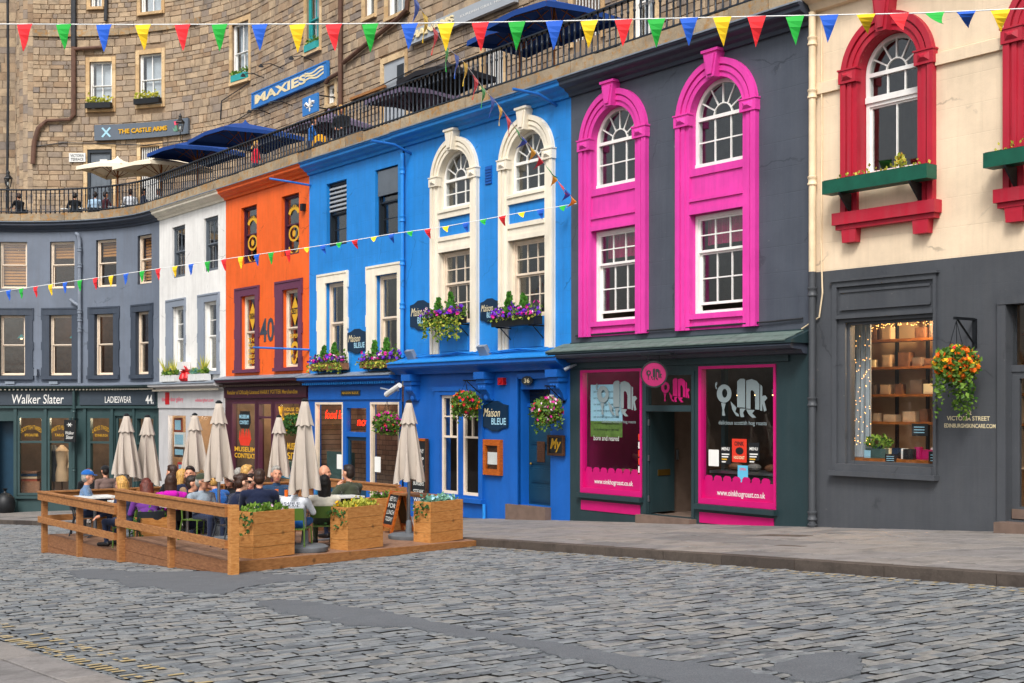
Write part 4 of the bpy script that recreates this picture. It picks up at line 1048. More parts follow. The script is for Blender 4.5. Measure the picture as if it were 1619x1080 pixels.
for k, xc in enumerate(mc):
    arch_surround(B, xc, WO, WI, zb, zs, 'cream_trim', 7.92)
    a, b = xc-WI/2, xc+WI/2
    MB().box(a, b, -.06, .06, 5.9, 6.12).box(a, b, -.09, .06, 6.04, 6.1).build('sill', 'cream_trim', B)
    MB().box(a, b, -.01, .06, 5.46, 5.9).build('panel', 'blue_wall', B)
    MB().box(a, b, -.07, .06, 5.36, 5.46).box(a, b, -.04, .06, 5.2, 5.36).box(a, b, -.06, .06, 5.09, 5.2).build('lintel', 'cream_trim', B)
    MB().box(a, b, -.02, .06, zb, 3.35).box(a+.1, b-.1, -.04, 0, zb+.05, zb+.4).build('panel', 'blue_wall', B)
    arch_window(B, xc, WI-.01, 6.13, zs, 'white_frame', .14)
    sash(B, a+.005, b-.005, 3.36, 5.08, 'cream_frame', .13, 3, 2, 2, .065, .55)
room(B, xb['c']+.1, xb['b']-.1, 3.0, 5.3, 'interior_dark', .25); room(B, xb['c']+.1, xb['b']-.1, 5.4, 8.0, 'interior_grey', .25)
MB().box(FX(773)-.13, FX(773)+.13, -.015, 0, FZ(776, 291), FZ(776, 262)).build('vent_grille', 'blue_deep', B)
for q in range(6): MB().box(FX(773)-.12, FX(773)+.12, -.03, -.014, FZ(776, 290)+q*.065, FZ(776, 290)+q*.065+.03).build('vent_slat', 'blue_deep', B)
# shop entablature with carved corbels
MB().sweep([(-.03, 2.16), (-.2, 2.16), (-.24, 2.2), (-.3, 2.24), (-.42, 2.3), (-.46, 2.34), (-.46, 2.42), (-.03, 2.46)], xb['c']-.1, xb['b']+.05).build('shop_cornice', 'blue_deep', B)
MB().sweep([(0, 2.47), (-.49, 2.425), (-.49, 2.445), (0, 2.6)], xb['c']-.1, xb['b']+.05).build('lead_roof', 'blue_wall', B)
for px in (660, 776.5, 891.5):
    x = FX(px); w = .2
    m = MB().box(x-w, x+w, -.36, -.03, 2.0, 2.16).box(x-w*.9, x+w*.9, -.3, -.03, 1.9, 2.0)
    m.sweep([(-.03, 1.55), (-.08, 1.5), (-.14, 1.56), (-.16, 1.66), (-.24, 1.74), (-.28, 1.84), (-.27, 1.9), (-.03, 1.9)], x-w*.75, x+w*.75)
    o = m.build('corbel', 'blue_deep', B, smooth=True)
    m = MB()
    for q in range(3): m.ell((x-w*.5+q*w*.5, -.25, 1.8), (.045, .05, .07), 0, 7, 5)
    m.ell((x, -.14, 1.58), (.06, .06, .08), 0, 7, 5); tag(m.build('carving', 'blue_deep', o), kind='stuff')
# window: pair of tall casements
m = MB(); m.box(win[0]-.22, win[0], -.09, -.03, win[2]-.1, win[3]+.1).box(win[1], win[1]+.16, -.09, -.03, win[2]-.1, win[3]+.1).box(win[0]-.3, win[1]+.24, -.11, -.03, win[3]+.1, win[3]+.2).box(win[0]-.22, win[1]+.16, -.085, -.03, win[3], win[3]+.1).build('window_surround', 'blue_deep', B)
MB().box(win[0]-.28, win[1]+.2, -.16, -.03, win[2]-.16, win[2]-.06).box(win[0]-.22, win[1]+.16, -.06, -.03, win[2]-.52, win[2]-.18).build('sill', 'blue_deep', B)
mid = (win[0]+win[1])/2
m = MB().box(mid-.1, mid+.1, -.035, .06, win[2], win[3]).build('mullion', 'blue_deep', B)
for a, b in ((win[0], mid-.1), (mid+.1, win[1])):
    m = MB(); f = .07; zt = .62
    m.box(a, a+f, -.02, .05, win[2], win[3]).box(b-f, b, -.02, .05, win[2], win[3]).box(a+f, b-f, -.02, .05, win[3]-f, win[3]).box(a+f, b-f, -.02, .05, win[2], win[2]+f).box(a+f, b-f, -.015, .045, zt, zt+.05)
    m.box((a+b)/2-.02, (a+b)/2+.02, -.01, .04, zt+.05, win[3]-f).box(a+f, b-f, -.008, .038, (zt+win[3])/2-.015, (zt+win[3])/2+.015)
    o = m.build('window', 'cream_frame', B); pane(a+f, b-f, win[2]+f, zt, .012, o, 'glass_shop')
    for q in range(2):
        for r_ in range(2):
            xa, xz = [(a+f, (a+b)/2), ((a+b)/2, b-f)][q]; za, zz = [(zt+.05, (zt+win[3])/2), ((zt+win[3])/2, win[3]-f)][r_]; pane(xa, xz, za, zz, .012, o, 'glass_shop')
room(B, xb['c']+.2, FX(815), gz(xb['c'])+.25, 2.1, 'interior_dark', .26, 3.2)
# inside: bistro chairs and a table
for i, x in enumerate((win[0]+.5, win[1]-.35)):
    t = thing('bistro_chair', ['pale blue bentwood chair behind the left casement of the bistro', 'pale blue bentwood chair behind the right casement of the bistro'][i], 'chair', W(x, 1.0, gz(x)+.3), group='bistro chairs')
    z0 = gz(x)+.27
    MB().box(x-.2, x+.2, .85, 1.25, z0+.44, z0+.48).build('seat', 'letter_lightblue', t)
    for dx in (-.18, .18):
        for yy in (.87, 1.23): MB().box(x+dx-.018, x+dx+.018, yy-.018, yy+.018, z0, z0+(.44 if yy > 1 else .9)).build('leg', 'letter_lightblue', t)
    MB().box(x-.16, x+.16, .86, .885, z0+.74, z0+.88).tube([(x-.16, .875, z0+.5), (x+.16, .875, z0+.74)], .012).tube([(x+.16, .875, z0+.5), (x-.16, .875, z0+.74)], .012).build('backrest', 'letter_lightblue', t)
t = thing('bistro_table', 'wooden table seen through the blue bistro window', 'table', W(mid+.4, 1.7, gz(mid)+.3)); z0 = gz(mid)+.27
MB().box(mid+.0, mid+.9, 1.4, 2.0, z0+.72, z0+.76).build('table_top', 'shelf_wood', t); MB().box(mid+.4, mid+.5, 1.65, 1.75, z0, z0+.72).build('pedestal', 'black_iron', t)
shop_lamp(mid, 1.8, 1.9, 5, (1, .75, .5))
# doorway
m = MB(); m.box(FX(812), dr[0], -.1, -.03, gz(dr[0]), 2.02).box(dr[0]-.06, dr[1]+.02, -.1, -.03, 1.98, 2.1).box(dr[0]-.05, dr[0], -.13, -.03, gz(dr[0]), 2.0).build('door_surround', 'blue_deep', B)
room(B, dr[0]-.05, dr[1]+.05, dr[2]-.01, dr[3]+.02, 'blue_deep', .22, .7)
dm = MB().box(dr[0], dr[1], .2, .26, dr[2], 1.36)
for (a, b, c, d) in ((.1, .9, .03, .2), (.1, .9, .23, .38), (.1, .9, .42, .56), (.1, .9, .62, .95)):
    w, h = dr[1]-dr[0], 1.36-dr[2]; dm.box(dr[0]+w*a, dr[0]+w*b, .18, .2, dr[2]+h*c, dr[2]+h*d); dm.box(dr[0]+w*(a+.05), dr[0]+w*(b-.05), .17, .18, dr[2]+h*(c+.02), dr[2]+h*(d-.02))
dm = dm.build('door', 'door_navy', B); MB().box(dr[0]+.35, dr[0]+.62, .155, .168, .15, .6).build('letter_plate', 'dark_wood', dm); MB().ell((dr[0]+.15, .14, .1), (.03, .03, .03)).build('knob', 'brass', dm)
MB().box(dr[0], dr[1], .16, .26, 1.36, 1.44).build('transom', 'blue_deep', B)
gr = MB()
for q in range(9): gr.box(dr[0]+.05, dr[1]-.05, .19, .21, 1.46+q*.032, 1.474+q*.032)
gr.build('fanlight_grille', 'dark_frame', B)['kind'] = 'stuff'
MB().box(FX(810), FX(873), -.2, .45, gz(dr[0])-.1, dr[2]-.005).build('doorstep', 'step_stone', B)
# number plate, alarm, alarm box, boot scraper pipe
o = MB().ring(FX(840), 1.94, .0001, .1, 0, 2*PI, -.125, -.1, 20, 0, 2.0).build('number_plate', 'dark_frame', B); letters('lettering', '36', FX(840)-.1, FX(840)+.1, 1.89, 1.99, -.128, 'letter_cream', o, .02)
o = MB().box(FX(793.5), FX(802), -.12, -.03, 1.86, 2.02).build('fire_alarm', 'alarm_red', B); MB().ring(FX(797.5), 1.94, .0001, .05, 0, 2*PI, -.14, -.119, 14).build('alarm_dome', 'alarm_red', o)
o = MB().poly([(FX(878), FZ(885, 640)), (FX(890), FZ(885, 640)), (FX(893), FZ(885, 632)), (FX(893), FZ(885, 624)), (FX(876), FZ(885, 624)), (FX(876), FZ(885, 632))], -.14, -.03).build('alarm_box', 'plastic_white', B); letters('lettering', 'NMS', FX(878), FX(890), FZ(885, 630), FZ(885, 626), -.143, 'navy_board', o, .02)
o = MB().tube([(FX(771), -.1, gz(FX(771))+.1), (FX(771), -.1, gz(FX(771))+.45)], .04, 8).build('vent_pipe', 'blue_wall', B)
def plaque(label, px0, px1, py0, py1, y, small=False, nm='wall_sign', lower=True, script='Maison'):
    x0, x1 = FX(px0), FX(px1); pm_ = (px0+px1)/2; z0, z1 = FZ(pm_, py1), FZ(pm_, py0); w, h = x1-x0, z1-z0; xc = (x0+x1)/2
    t = thing('wall_sign', label, 'sign', W(xc, 0, z0))
    pts = [(x0, z0+h*.14), (x0+w*.2, z0+h*.1), (x0+w*.38, z0), (x1-w*.38, z0), (x1-w*.2, z0+h*.1), (x1, z0+h*.14), (x1, z1-h*.14), (x1-w*.2, z1-h*.1), (x1-w*.38, z1), (x0+w*.38, z1), (x0+w*.2, z1-h*.1), (x0, z1-h*.14)]
    MB().poly(pts, y-.035, y).build('board', 'navy_board', t)
    MB().poly([(xc+(a-xc)*.94, (z0+z1)/2+(b-(z0+z1)/2)*.94) for a, b in pts], y-.04, y-.034).build('panel', 'navy_board', t)
    letters('lettering', script, x0+w*.06, x0+w*(.72 if len(script) > 1 else .6), z0+h*.48, z0+h*.76, y-.043, 'letter_cream', t, .0, .35)
    if lower: letters('lettering', 'BLEUE', x0+w*.38, x1-w*.05, z0+h*.22, z0+h*.44, y-.043, 'letter_lightblue', t, .02)
    return t
plaque('large navy shaped bistro sign beside the window and above the wooden menu case', 766, 806, 634, 682, -.03)
plaque('navy shaped sign half hidden by flowers left of the nearer cream bay', 761, 790, 472, 511, 0)
plaque('navy shaped sign beside the blue downpipe, left of the farther cream bay', 650, 683, 475, 522, 0)
# menu case and small picture sign
x0, x1, z0, z1 = FX(770.5), FX(797), FZ(784, 751), FZ(784, 695)
t = thing('menu_case', 'orange wooden menu case on the blue wall below the shaped sign', 'menu case', W((x0+x1)/2, 0, z0)); f = .09
for a in ((x0, x0+f, z0, z1), (x1-f, x1, z0, z1)): MB().box(a[0], a[1], -.13, -.03, a[2], a[3]).build('frame_side', 'frame_wood', t)
MB().box(x0+f, x1-f, -.125, -.03, z1-f*1.5, z1).build('frame_top', 'frame_wood', t); MB().box(x0+f, x1-f, -.125, -.03, z0, z0+f*1.5).build('frame_bottom', 'frame_wood', t)
MB().box(x0+f, x1-f, -.06, -.03, z0+f, z1-f).build('back', 'dark_wood', t); MB().box(x0+f+.02, x1-f-.02, -.07, -.062, z0+f+.15, z1-f-.2).build('menu', 'paper_white', t); pane(x0+f, x1-f, z0+f*1.5, z1-f*1.5, -.1, t, 'glass_shop', 'glass_front')
x0, x1, z0, z1 = FX(873), FX(896), FZ(884, 718), FZ(884, 690)
t = thing('framed_sign', 'small brown framed sign with a gold motif right of the navy door', 'sign', W((x0+x1)/2, 0, z0))
MB().box(x0, x1, -.1, -.07, z0, z1).build('board', 'letter_black', t)
for a in ((x0-.03, x0+.02, z0-.03, z1+.03), (x1-.02, x1+.03, z0-.03, z1+.03)): MB().box(a[0], a[1], -.12, -.07, a[2], a[3]).build('frame_side', 'dark_wood', t)
for a in ((z0-.03, z0+.02), (z1-.02, z1+.03)): MB().box(x0+.02, x1-.02, -.118, -.07, *a).build('frame_rail', 'dark_wood', t)
letters('lettering', 'My', x0+.06, x1-.06, z0+.04, z1-.04, -.104, 'letter_gold', t, .03, .3)
# hanging baskets on brackets
for (lab, px, py, seed, cols) in (('hanging basket of red and yellow flowers before the bistro window', 736, 640, 5, [('flower_red', 40), ('flower_orange', 30), ('flower_magenta', 14)]), ('hanging basket of pink and red petunias beside the navy door', 865, 652, 6, [('flower_magenta', 45), ('flower_red', 20), ('flower_pale', 22)])):
    X, z = FX(px, -.5), FZ(px, py, -.5); basket(lab, X, z, -.5, .34, .35, cols, 'leaf', seed=seed, dens=.9, armz=z+.55)
    t = thing('basket_bracket', 'black iron bracket holding the '+('red and yellow' if px < 800 else 'pink petunia')+' basket', 'bracket', W(X, 0, z+.55))
    MB().box(X-.015, X+.015, -.56, -.04, z+.54, z+.57).box(X-.025, X+.025, -.06, -.03, z+.2, z+.62).tube([(X, -.05, z+.24), (X, -.2, z+.34), (X, -.46, z+.54)], .012).build('arm', 'black_iron', t)
# window boxes with pansies
def flower_box(label, xc, w, z, y0, seed, mat='black_iron', conifers=2, drop=.35, purple=70, y=-.32, d=.24, h=.18, extra='flower_pale'):
    r = random.Random(seed); t = thing('window_box', label, 'window box', W(xc, y, z))
    MB().box(xc-w/2, xc+w/2, y-d/2, y+d/2, z, z+h).build('trough', mat, t); MB().box(xc-w/2+.02, xc+w/2-.02, y-d/2+.02, y+d/2-.02, z+h, z+h+.01).build('soil', 'soil', t)
    for s in (-1, 1): MB().box(xc+s*w*.38-.012, xc+s*w*.38+.012, y-d/2, -.02, z-.03, z-.001).tube([(xc+s*w*.38, -.03, z-.28), (xc+s*w*.38, y, z-.02)], .012).build('bracket', 'black_iron', t)
    m = MB(); leaf_quads(m, [(xc+r.uniform(-w/2, w/2), y+r.uniform(-d/2, d/2), z+h+abs(r.gauss(0, .1))) for _ in range(420)], .085, 0, .5, r)
    for k in range(46):
        x = xc+r.uniform(-w/2-.05, w/2+.05); L = r.uniform(.05, drop)
        for q in range(int(L/.03)): leaf_quads(m, [(x+r.uniform(-.04, .04), y-d/2-r.uniform(-.02, .08), z+h-.02-q*.03)], .08, 1 if r.random() < .5 else 0, -.3, r)
    tag(m.build('foliage', ['leaf', 'leaf_yellow'], t), kind='stuff')
    m = MB(); P = lambda n: [(xc+r.uniform(-w/2-.04, w/2+.04), y-d*.3+r.uniform(-d/2, d/2), z+h+.04+abs(r.gauss(0, .09))) for _ in range(n)]
    blooms(m, P(purple), .1, 0, r); blooms(m, P(24), .09, 1, r); blooms(m, P(14), .08, 2, r)
    tag(m.build('flowers', ['flower_purple', 'flower_magenta', extra], t), kind='stuff')
    for k in range(conifers):
        x = xc+(k-(conifers-1)/2)*w*.34; m = MB(); hh = .5*r.uniform(.85, 1.1)
        for q in range(240):
            u = r.random(); a = r.uniform(0, 2*PI); rr = .13*(1-u)**.7*r.uniform(.6, 1); leaf_quads(m, [(x+rr*math.cos(a), y+rr*math.sin(a), z+h+u*hh)], .09, 0, 1.6, r)
        tag(m.build('dwarf_conifer', 'conifer', t), kind='stuff')
    return t
flower_box('trailing window box of purple pansies and two dwarf conifers under the farther cream bay', mc[0], 1.5, FZ(720, 512, -.3), 0, 11, drop=.6)
flower_box('neat black window box of purple pansies under the nearer cream bay', mc[1], 1.55, FZ(834, 514, -.3), 0, 12, drop=.06, purple=90)
# floodlights and cables on the ledge
for px, py in ((766, 553), (651, 560)):
    X, z = FX(px, -.2), FZ(px, py, -.2); t = thing('floodlight', ['grey floodlight on the ledge between the cream bays', 'grey floodlight on the ledge beside the blue downpipe'][px < 700], 'light', W(X, -.2, z-.1))
    MB().box(X-.16, X+.16, -.28, -.18, z-.16, z+.12).xf(Matrix.Translation((X, -.2, z)) @ Matrix.Rotation(.5, 4, 'X') @ Matrix.Translation((-X, .2, -z))).build('lamp_head', 'lead', t); MB().box(X-.03, X+.03, -.2, -.02, z-.16, z-.1).build('stand', 'lead', t)
m = MB()
for q in range(3): m.tube([(xb['c']+.2+i*.8, -.08-.05*q, 2.62+.04*math.sin(i*2.1+q)) for i in range(9)], .014, 5)
tag(m.build('cables', 'blue_wall', B), kind='stuff')
# blue downpipe and the two cornice brackets
dp = FX(641.5); downpipe(B, dp, 2.6, 7.75, -.1, 'blue_wall', .055, [7.3, 6.1, 5.0, 3.9])
for px, py in ((650, 240), (880, 163)):
    X, z = FX(px), FZ(px, py); MB().tube([(X, 0, z-.05), (X, -.5, z+.12), (X-.1, -1.1, z+.16)], .035, 8).build('stay_arm', 'blue_iron', B)

# ================================================================== pale-blue narrow building
def town(name, label, k0, k1, wallm, upmat, lomat, upx, lox, frame_u, frame_l, shopm, inter='interior_dark', cor=None, shopz=2.3, upreveal=None):
    B = building(name, label, xb[k0], xb[k1])
    hol = []
    for a, b in upx: hol.append((a, b, UPZ[0], UPZ[1], False))
    for (o0, o1, i0, i1) in lox: hol.append((i0, i1, 2.5, 4.78, False))
    return B, hol
def up_lo(B, ups, los, um, lm, sm, cols_l=1):
    for a, b in ups: sash(B, a+.005, b-.005, UPZ[0]+.01, UPZ[1]-.005, um, .13, 1, 1, 1, .06)
    for (o0, o1, i0, i1) in los:
        lug_surround(B, o0, o1, i0, i1, 5.05, 4.78, 2.5, sm); sash(B, i0+.005, i1-.005, 2.52, 4.775, lm, .13, cols_l, 1, 1, .06)
def widen(px0, px1, w):
    c = FX((px0+px1)/2); return (c-w/2, c+w/2)
B = blb = building('azure_building', 'narrow azure blue building with louvred upper window and white window surrounds', xb['d'], xb['c'])
ups = [widen(516, 548, 1.12), widen(594, 628, 1.12)]
los = [(*widen(502, 551, 1.68), *widen(515, 546, 1.05)), (*widen(579, 637, 1.72), *widen(595, 630, 1.08))]
x0, x1 = xb['d'], xb['c']-.1; shopz = 2.26
sw = [FX(499), FX(543), gz(x0)+.45, 1.48]; sdr = [FX(546), FX(583), gz(x0)+.2, 1.42]; sw2 = [FX(586), FX(632), gz(x0)+.45, 1.48]
wm = MB(); wall_sheet(wm, x0, x1, shopz, TOP, [(a, b, *UPZ, False) for a, b in ups]+[(q[2], q[3], 2.5, 4.78, False) for q in los], 0, .2, 0)
wall_sheet(wm, x0, x1, gz(x0)-.4, shopz, [(*h, False) for h in (sw, sdr, sw2)], -.02, .2, 1); wm.build('wall', ['blue_wall', 'blue_deep'], B)
cornice(B, x0, x1, 'blue_wall', out=.3)
for i, (a, b) in enumerate(ups):
    o = sash(B, a+.005, b-.005, UPZ[0]+.01, UPZ[1]-.005, 'dark_frame', .13, 1, 1, 2, .06)
    if i == 0:
        for q in range(6): MB().box(a+.08, b-.08, .05, .14, 6.75+q*.12, 6.8+q*.12).xf(Matrix.Identity(4)).build('louvre_slat', 'sign_pale', o)
    else: MB().box(a+.07, b-.07, .04, .1, 6.85, 7.5).build('hopper_sash', 'grey_frame', o)
for q in los:
    lug_surround(B, *q, 5.05, 4.78, 2.5, 'cream_trim'); sash(B, q[2]+.005, q[3]-.005, 2.52, 4.775, 'cream_frame', .13, 1, 1, 1, .07)
room(B, x0+.1, x1-.1, 2.35, 5.2, 'interior_grey', .25); room(B, x0+.1, x1-.1, 5.3, 8.0, 'interior_dark', .25)
shop_cornice(B, x0-.1, x1-.05, 1.98, 'blue_deep', .36, .2); dentils(B, x0, x1-.1, 1.96, 'blue_wall', y=-.24)
MB().box(x0+.05, x1-.05, -.06, -.02, 1.55, 1.9).build('fascia', 'blue_deep', B)
for w in (sw, sw2):
    f = .06; o = MB().box(w[0], w[0]+f, -.02, .1, w[2], w[3]).box(w[1]-f, w[1], -.02, .1, w[2], w[3]).box(w[0]+f, w[1]-f, -.02, .1, w[3]-f, w[3]).box(w[0]+f, w[1]-f, -.02, .1, w[2], w[2]+f).build('shop_window', 'cream_frame', B)
    pane(w[0]+f, w[1]-f, w[2]+f, w[3]-f, .04, o, 'glass_shop')
f = .1; m = MB().box(sdr[0], sdr[0]+f, -.02, .1, sdr[2], sdr[3]).box(sdr[1]-f, sdr[1], -.02, .1, sdr[2], sdr[3]).box(sdr[0]+f, sdr[1]-f, -.02, .1, sdr[3]-f, sdr[3]).box(sdr[0]+f, sdr[1]-f, -.03, .1, .55, .68).build('door_frame', 'blue_deep', B)
pane(sdr[0]+f, sdr[1]-f, .68, sdr[3]-f, .04, m, 'glass_shop')
d = MB().box(sdr[0]+f, sdr[0]+f+.1, .03, .08, sdr[2], .55).box(sdr[1]-f-.1, sdr[1]-f, .03, .08, sdr[2], .55).box(sdr[0]+f+.1, sdr[1]-f-.1, .03, .08, sdr[2], sdr[2]+.8).box(sdr[0]+f+.1, sdr[1]-f-.1, .03, .08, .45, .55).build('door', 'door_navy', B)
pane(sdr[0]+f+.1, sdr[1]-f-.1, sdr[2]+.8, .45, .05, d, 'glass_shop')
t_ = NT('inner_brick'); br = t_.n('ShaderNodeTexBrick'); t_.l(t_.facuv(), br.inputs['Vector']); br.inputs['Scale'].default_value = 1; br.inputs['Brick Width'].default_value = .34; br.inputs['Row Height'].default_value = .14; br.inputs['Mortar Size'].default_value = .012
br.inputs['Color1'].default_value = (*lin('7C5E4A'), 1); br.inputs['Color2'].default_value = (*lin('9A8068'), 1); br.inputs['Mortar'].default_value = (*lin('5A4A3E'), 1)
t_.bsdf(t_.mix(t_.math('MULTIPLY', t_.ramp(t_.noise(4, 6), .4, .7), .5), br.outputs['Color'], lin('4A3A30')), .9, t_.bump(t_.noise(20, 5), .6, .02))
room(B, x0+.1, x1-.1, gz(x0)+.18, 1.9, 'inner_brick', .2, 1.5); shop_lamp((sw[0]+sw[1])/2, .9, 1.7, 24, (1, .8, .6)); shop_lamp((sw2[0]+sw2[1])/2, .9, 1.7, 18, (1, .8, .6))
ns = thing('neon_sign', 'red neon writing in the left window of the azure shopfront', 'neon sign', W(sw[0], .3, 1.0))
letters('tube_lettering', 'food love', sw[0]+.1, sw[1]-.12, 1.02, 1.26, .25, 'neon_red', ns, .0, .25); letters('tube_lettering', 'to', sw[1]-.45, sw[1]-.15, .82, .98, .25, 'neon_red', ns, .0, .25)
ns = thing('neon_sign', 'small red neon word over the door of the azure shopfront', 'neon sign', W(sdr[0]+.4, .3, .8))
letters('tube_lettering', 'now', sdr[0]+.2, sdr[1]-.25, .84, 1.0, .25, 'neon_red', ns, .01, .2)
for w in (sw, sw2): MB().box(w[1]-.42 if w is sw else w[0]+.15, w[1]-.12 if w is sw else w[0]+.45, .03, .034, -.35, .05).build('notice', 'paper_white', B)
MB().box(sw[0]+.1, sw[1], .3, .36, sw[2], .1).build('inner_panelling', 'interior_green', B)
MB().box(FX(543), FX(573), -.08, -.06, 1.66, 1.8).build('nameplate', 'dark_frame', B); letters('lettering', 'MAISON BLEUE', FX(545), FX(571), 1.7, 1.76, -.084, 'letter_gold', B, .02)
plaque('navy shaped sign between the two white window surrounds of the azure building', 551, 580, 520, 559, 0)
flower_box('window box of purple pansies below the left white surround', (los[0][2]+los[0][3])/2, 1.75, 2.36, 0, 21, 'timber_dark', 2, .25, 60, -.2)
flower_box('window box of pansies and conifers below the right white surround', (los[1][2]+los[1][3])/2, 1.75, 2.36, 0, 22, 'timber_dark', 2, .2, 60, -.2)
X, z = FX(612, -.5), FZ(612, 672, -.5); basket('hanging basket of pink petunias before the right window of the azure shopfront', X, z, -.5, .36, .2, [('flower_magenta', 50), ('flower_red', 16)], 'leaf', seed=9, dens=.8, armz=z+.6)
# long white camera on the fascia
t = thing('security_camera', 'white bullet camera at the right end of the azure fascia', 'camera', W(x1-.3, -.3, 1.75))
MB().tube([(FX(611, -.5), -.5, FZ(611, 624, -.5)), (FX(632, -.5), -.5, FZ(632, 609, -.5))], [.07, .065], 10).build('housing', 'plastic_white', t); MB().tube([(FX(628), -.5, FZ(628, 614)), (FX(633), -.25, FZ(633, 618)), (FX(634), -.02, FZ(634, 617))], .025, 6).build('arm', 'lead', t)
MB().tube([(x0+.1, 0, FZ(489, 294)), (x0-.05, -.6, FZ(480, 293)), (x0-.3, -1.1, FZ(470, 292))], .03, 8).build('stay_arm', 'blue_iron', B)
MB().tube([(FX(490), 0, FZ(490, 553)), (FX(475), -.5, FZ(475, 552)), (FX(455), -1.1, FZ(455, 551))], .03, 8).build('stay_arm', 'blue_iron', B)

# ================================================================== orange building, no. 40
B = bor = building('orange_building', 'orange building with plum window surrounds and the number 40', xb['e'], xb['d'])
x0, x1 = xb['e'], xb['d']-.002; shopz = 2.2
ups = [widen(381, 406, 1.1), widen(444.5, 473, 1.1)]
los = [(*widen(372.4, 410, 1.66), *widen(383, 404, 1.0)), (*widen(435.5, 478.5, 1.66), *widen(448, 472.6, 1.0))]
so1 = [FX(367), FX(405), gz(x0)+.55, 1.5]; so2 = [FX(409), FX(431), gz(x0)+.2, 1.5]; so3 = [FX(435), FX(476), gz(x0)+.55, 1.5]
wm = MB(); wall_sheet(wm, x0, x1, shopz, TOP, [(a, b, *UPZ, False) for a, b in ups]+[(q[2], q[3], 2.5, 4.78, False) for q in los], 0, .2, 0)
wall_sheet(wm, x0, x1, gz(x0)-.4, shopz, [(*h, False) for h in (so1, so2, so3)], -.02, .2, 1); wm.build('wall', ['orange_wall', 'plum_shop'], B)
cornice(B, x0, x1, 'orange_wall', out=.28)
for i, (a, b) in enumerate(ups):
    o = sash(B, a+.005, b-.005, UPZ[0]+.01, UPZ[1]-.005, 'plum_frame', .13, 1, 1, 1, .06)
    xc = (a+b)/2
    m = MB(); m.ring(xc, 6.85, .26, .4, .15*PI, .85*PI, .125, .129, 16); m.ring(xc, 6.42, .18, .24, 0, 2*PI, .125, .129, 20, 0, 1.4); m.ring(xc, 6.42, .0001, .1, 0, 2*PI, .125, .129, 14); m.ring(xc, 6.15, .3, .36, 1.1*PI, 1.9*PI, .125, .129, 14)
    tag(m.build('window_transfer', 'yellow_vinyl', o), kind='stuff')
    letters('lettering', 'WEAR & TEAR', xc-.34, xc+.34, 7.12, 7.22, .12, 'letter_black', o, .02, bend=.06)
for i, q in enumerate(los):
    lug_surround(B, *q, 5.05, 4.78, 2.5, 'plum_stone'); o = sash(B, q[2]+.005, q[3]-.005, 2.52, 4.775, 'white_frame' if 0 else 'cream_frame', .13, 1, 1, 1, .06); xc = (q[2]+q[3])/2
    MB().poly([(xc, 3.72), (xc+.24, 4.15), (xc, 4.58), (xc-.24, 4.15)], .122, .126).build('window_transfer', 'yellow_vinyl', o)
    letters('lettering', ['ORIGINAL', 'BEST'][i], xc-.19, xc+.19, 4.06, 4.24, .118, 'letter_black', o, .03)
    if i == 0:
        for r_, s_ in enumerate(('THE', 'WORLD', 'CAMERA', 'OBSCURA', 'FIRST')): letters('lettering', s_, xc-.3, xc+.3, 3.36-r_*.17, 3.48-r_*.17, .118, 'yellow_vinyl', o, .03)
    else:
        letters('lettering', 'SUPERB', xc-.32, xc+.32, 3.36, 3.48, .118, 'yellow_vinyl', o, .03); m = MB().ring(xc, 3.0, .14, .26, -.4*PI, 1.2*PI, .118, .122, 16).ring(xc-.05, 2.76, .06, .16, .9*PI, 2*PI, .118, .122, 10); tag(m.build('window_transfer', 'yellow_vinyl', o), kind='stuff')
letters('house_number', '40', FX(411.5), FX(433.5), 3.3, 4.02, -.012, 'navy_trim', B, .015, deep=.011)
MB().box(FX(482)-.07, FX(482)+.07, -.12, 0, 6.95, 7.15).build('wall_light', 'black_iron', B)
room(B, x0+.1, x1-.1, 2.35, 5.2, 'interior_dark', .25); room(B, x0+.1, x1-.1, 5.3, 8.0, 'interior_dark', .25)
shop_cornice(B, x0-.1, x1-.05, 2.0, 'plum_shop', .36, .2); dentils(B, x0, x1-.1, 1.97, 'brown_frame', y=-.24)
MB().box(x0+.02, x1-.05, -.07, -.02, 1.62, 1.95).build('fascia', 'plum_shop', B)
letters('lettering', 'Retailer of Officially Licensed HARRY POTTER Merchandise', FX(363), FX(474), 1.7, 1.86, -.075, 'letter_gold', B, .012)
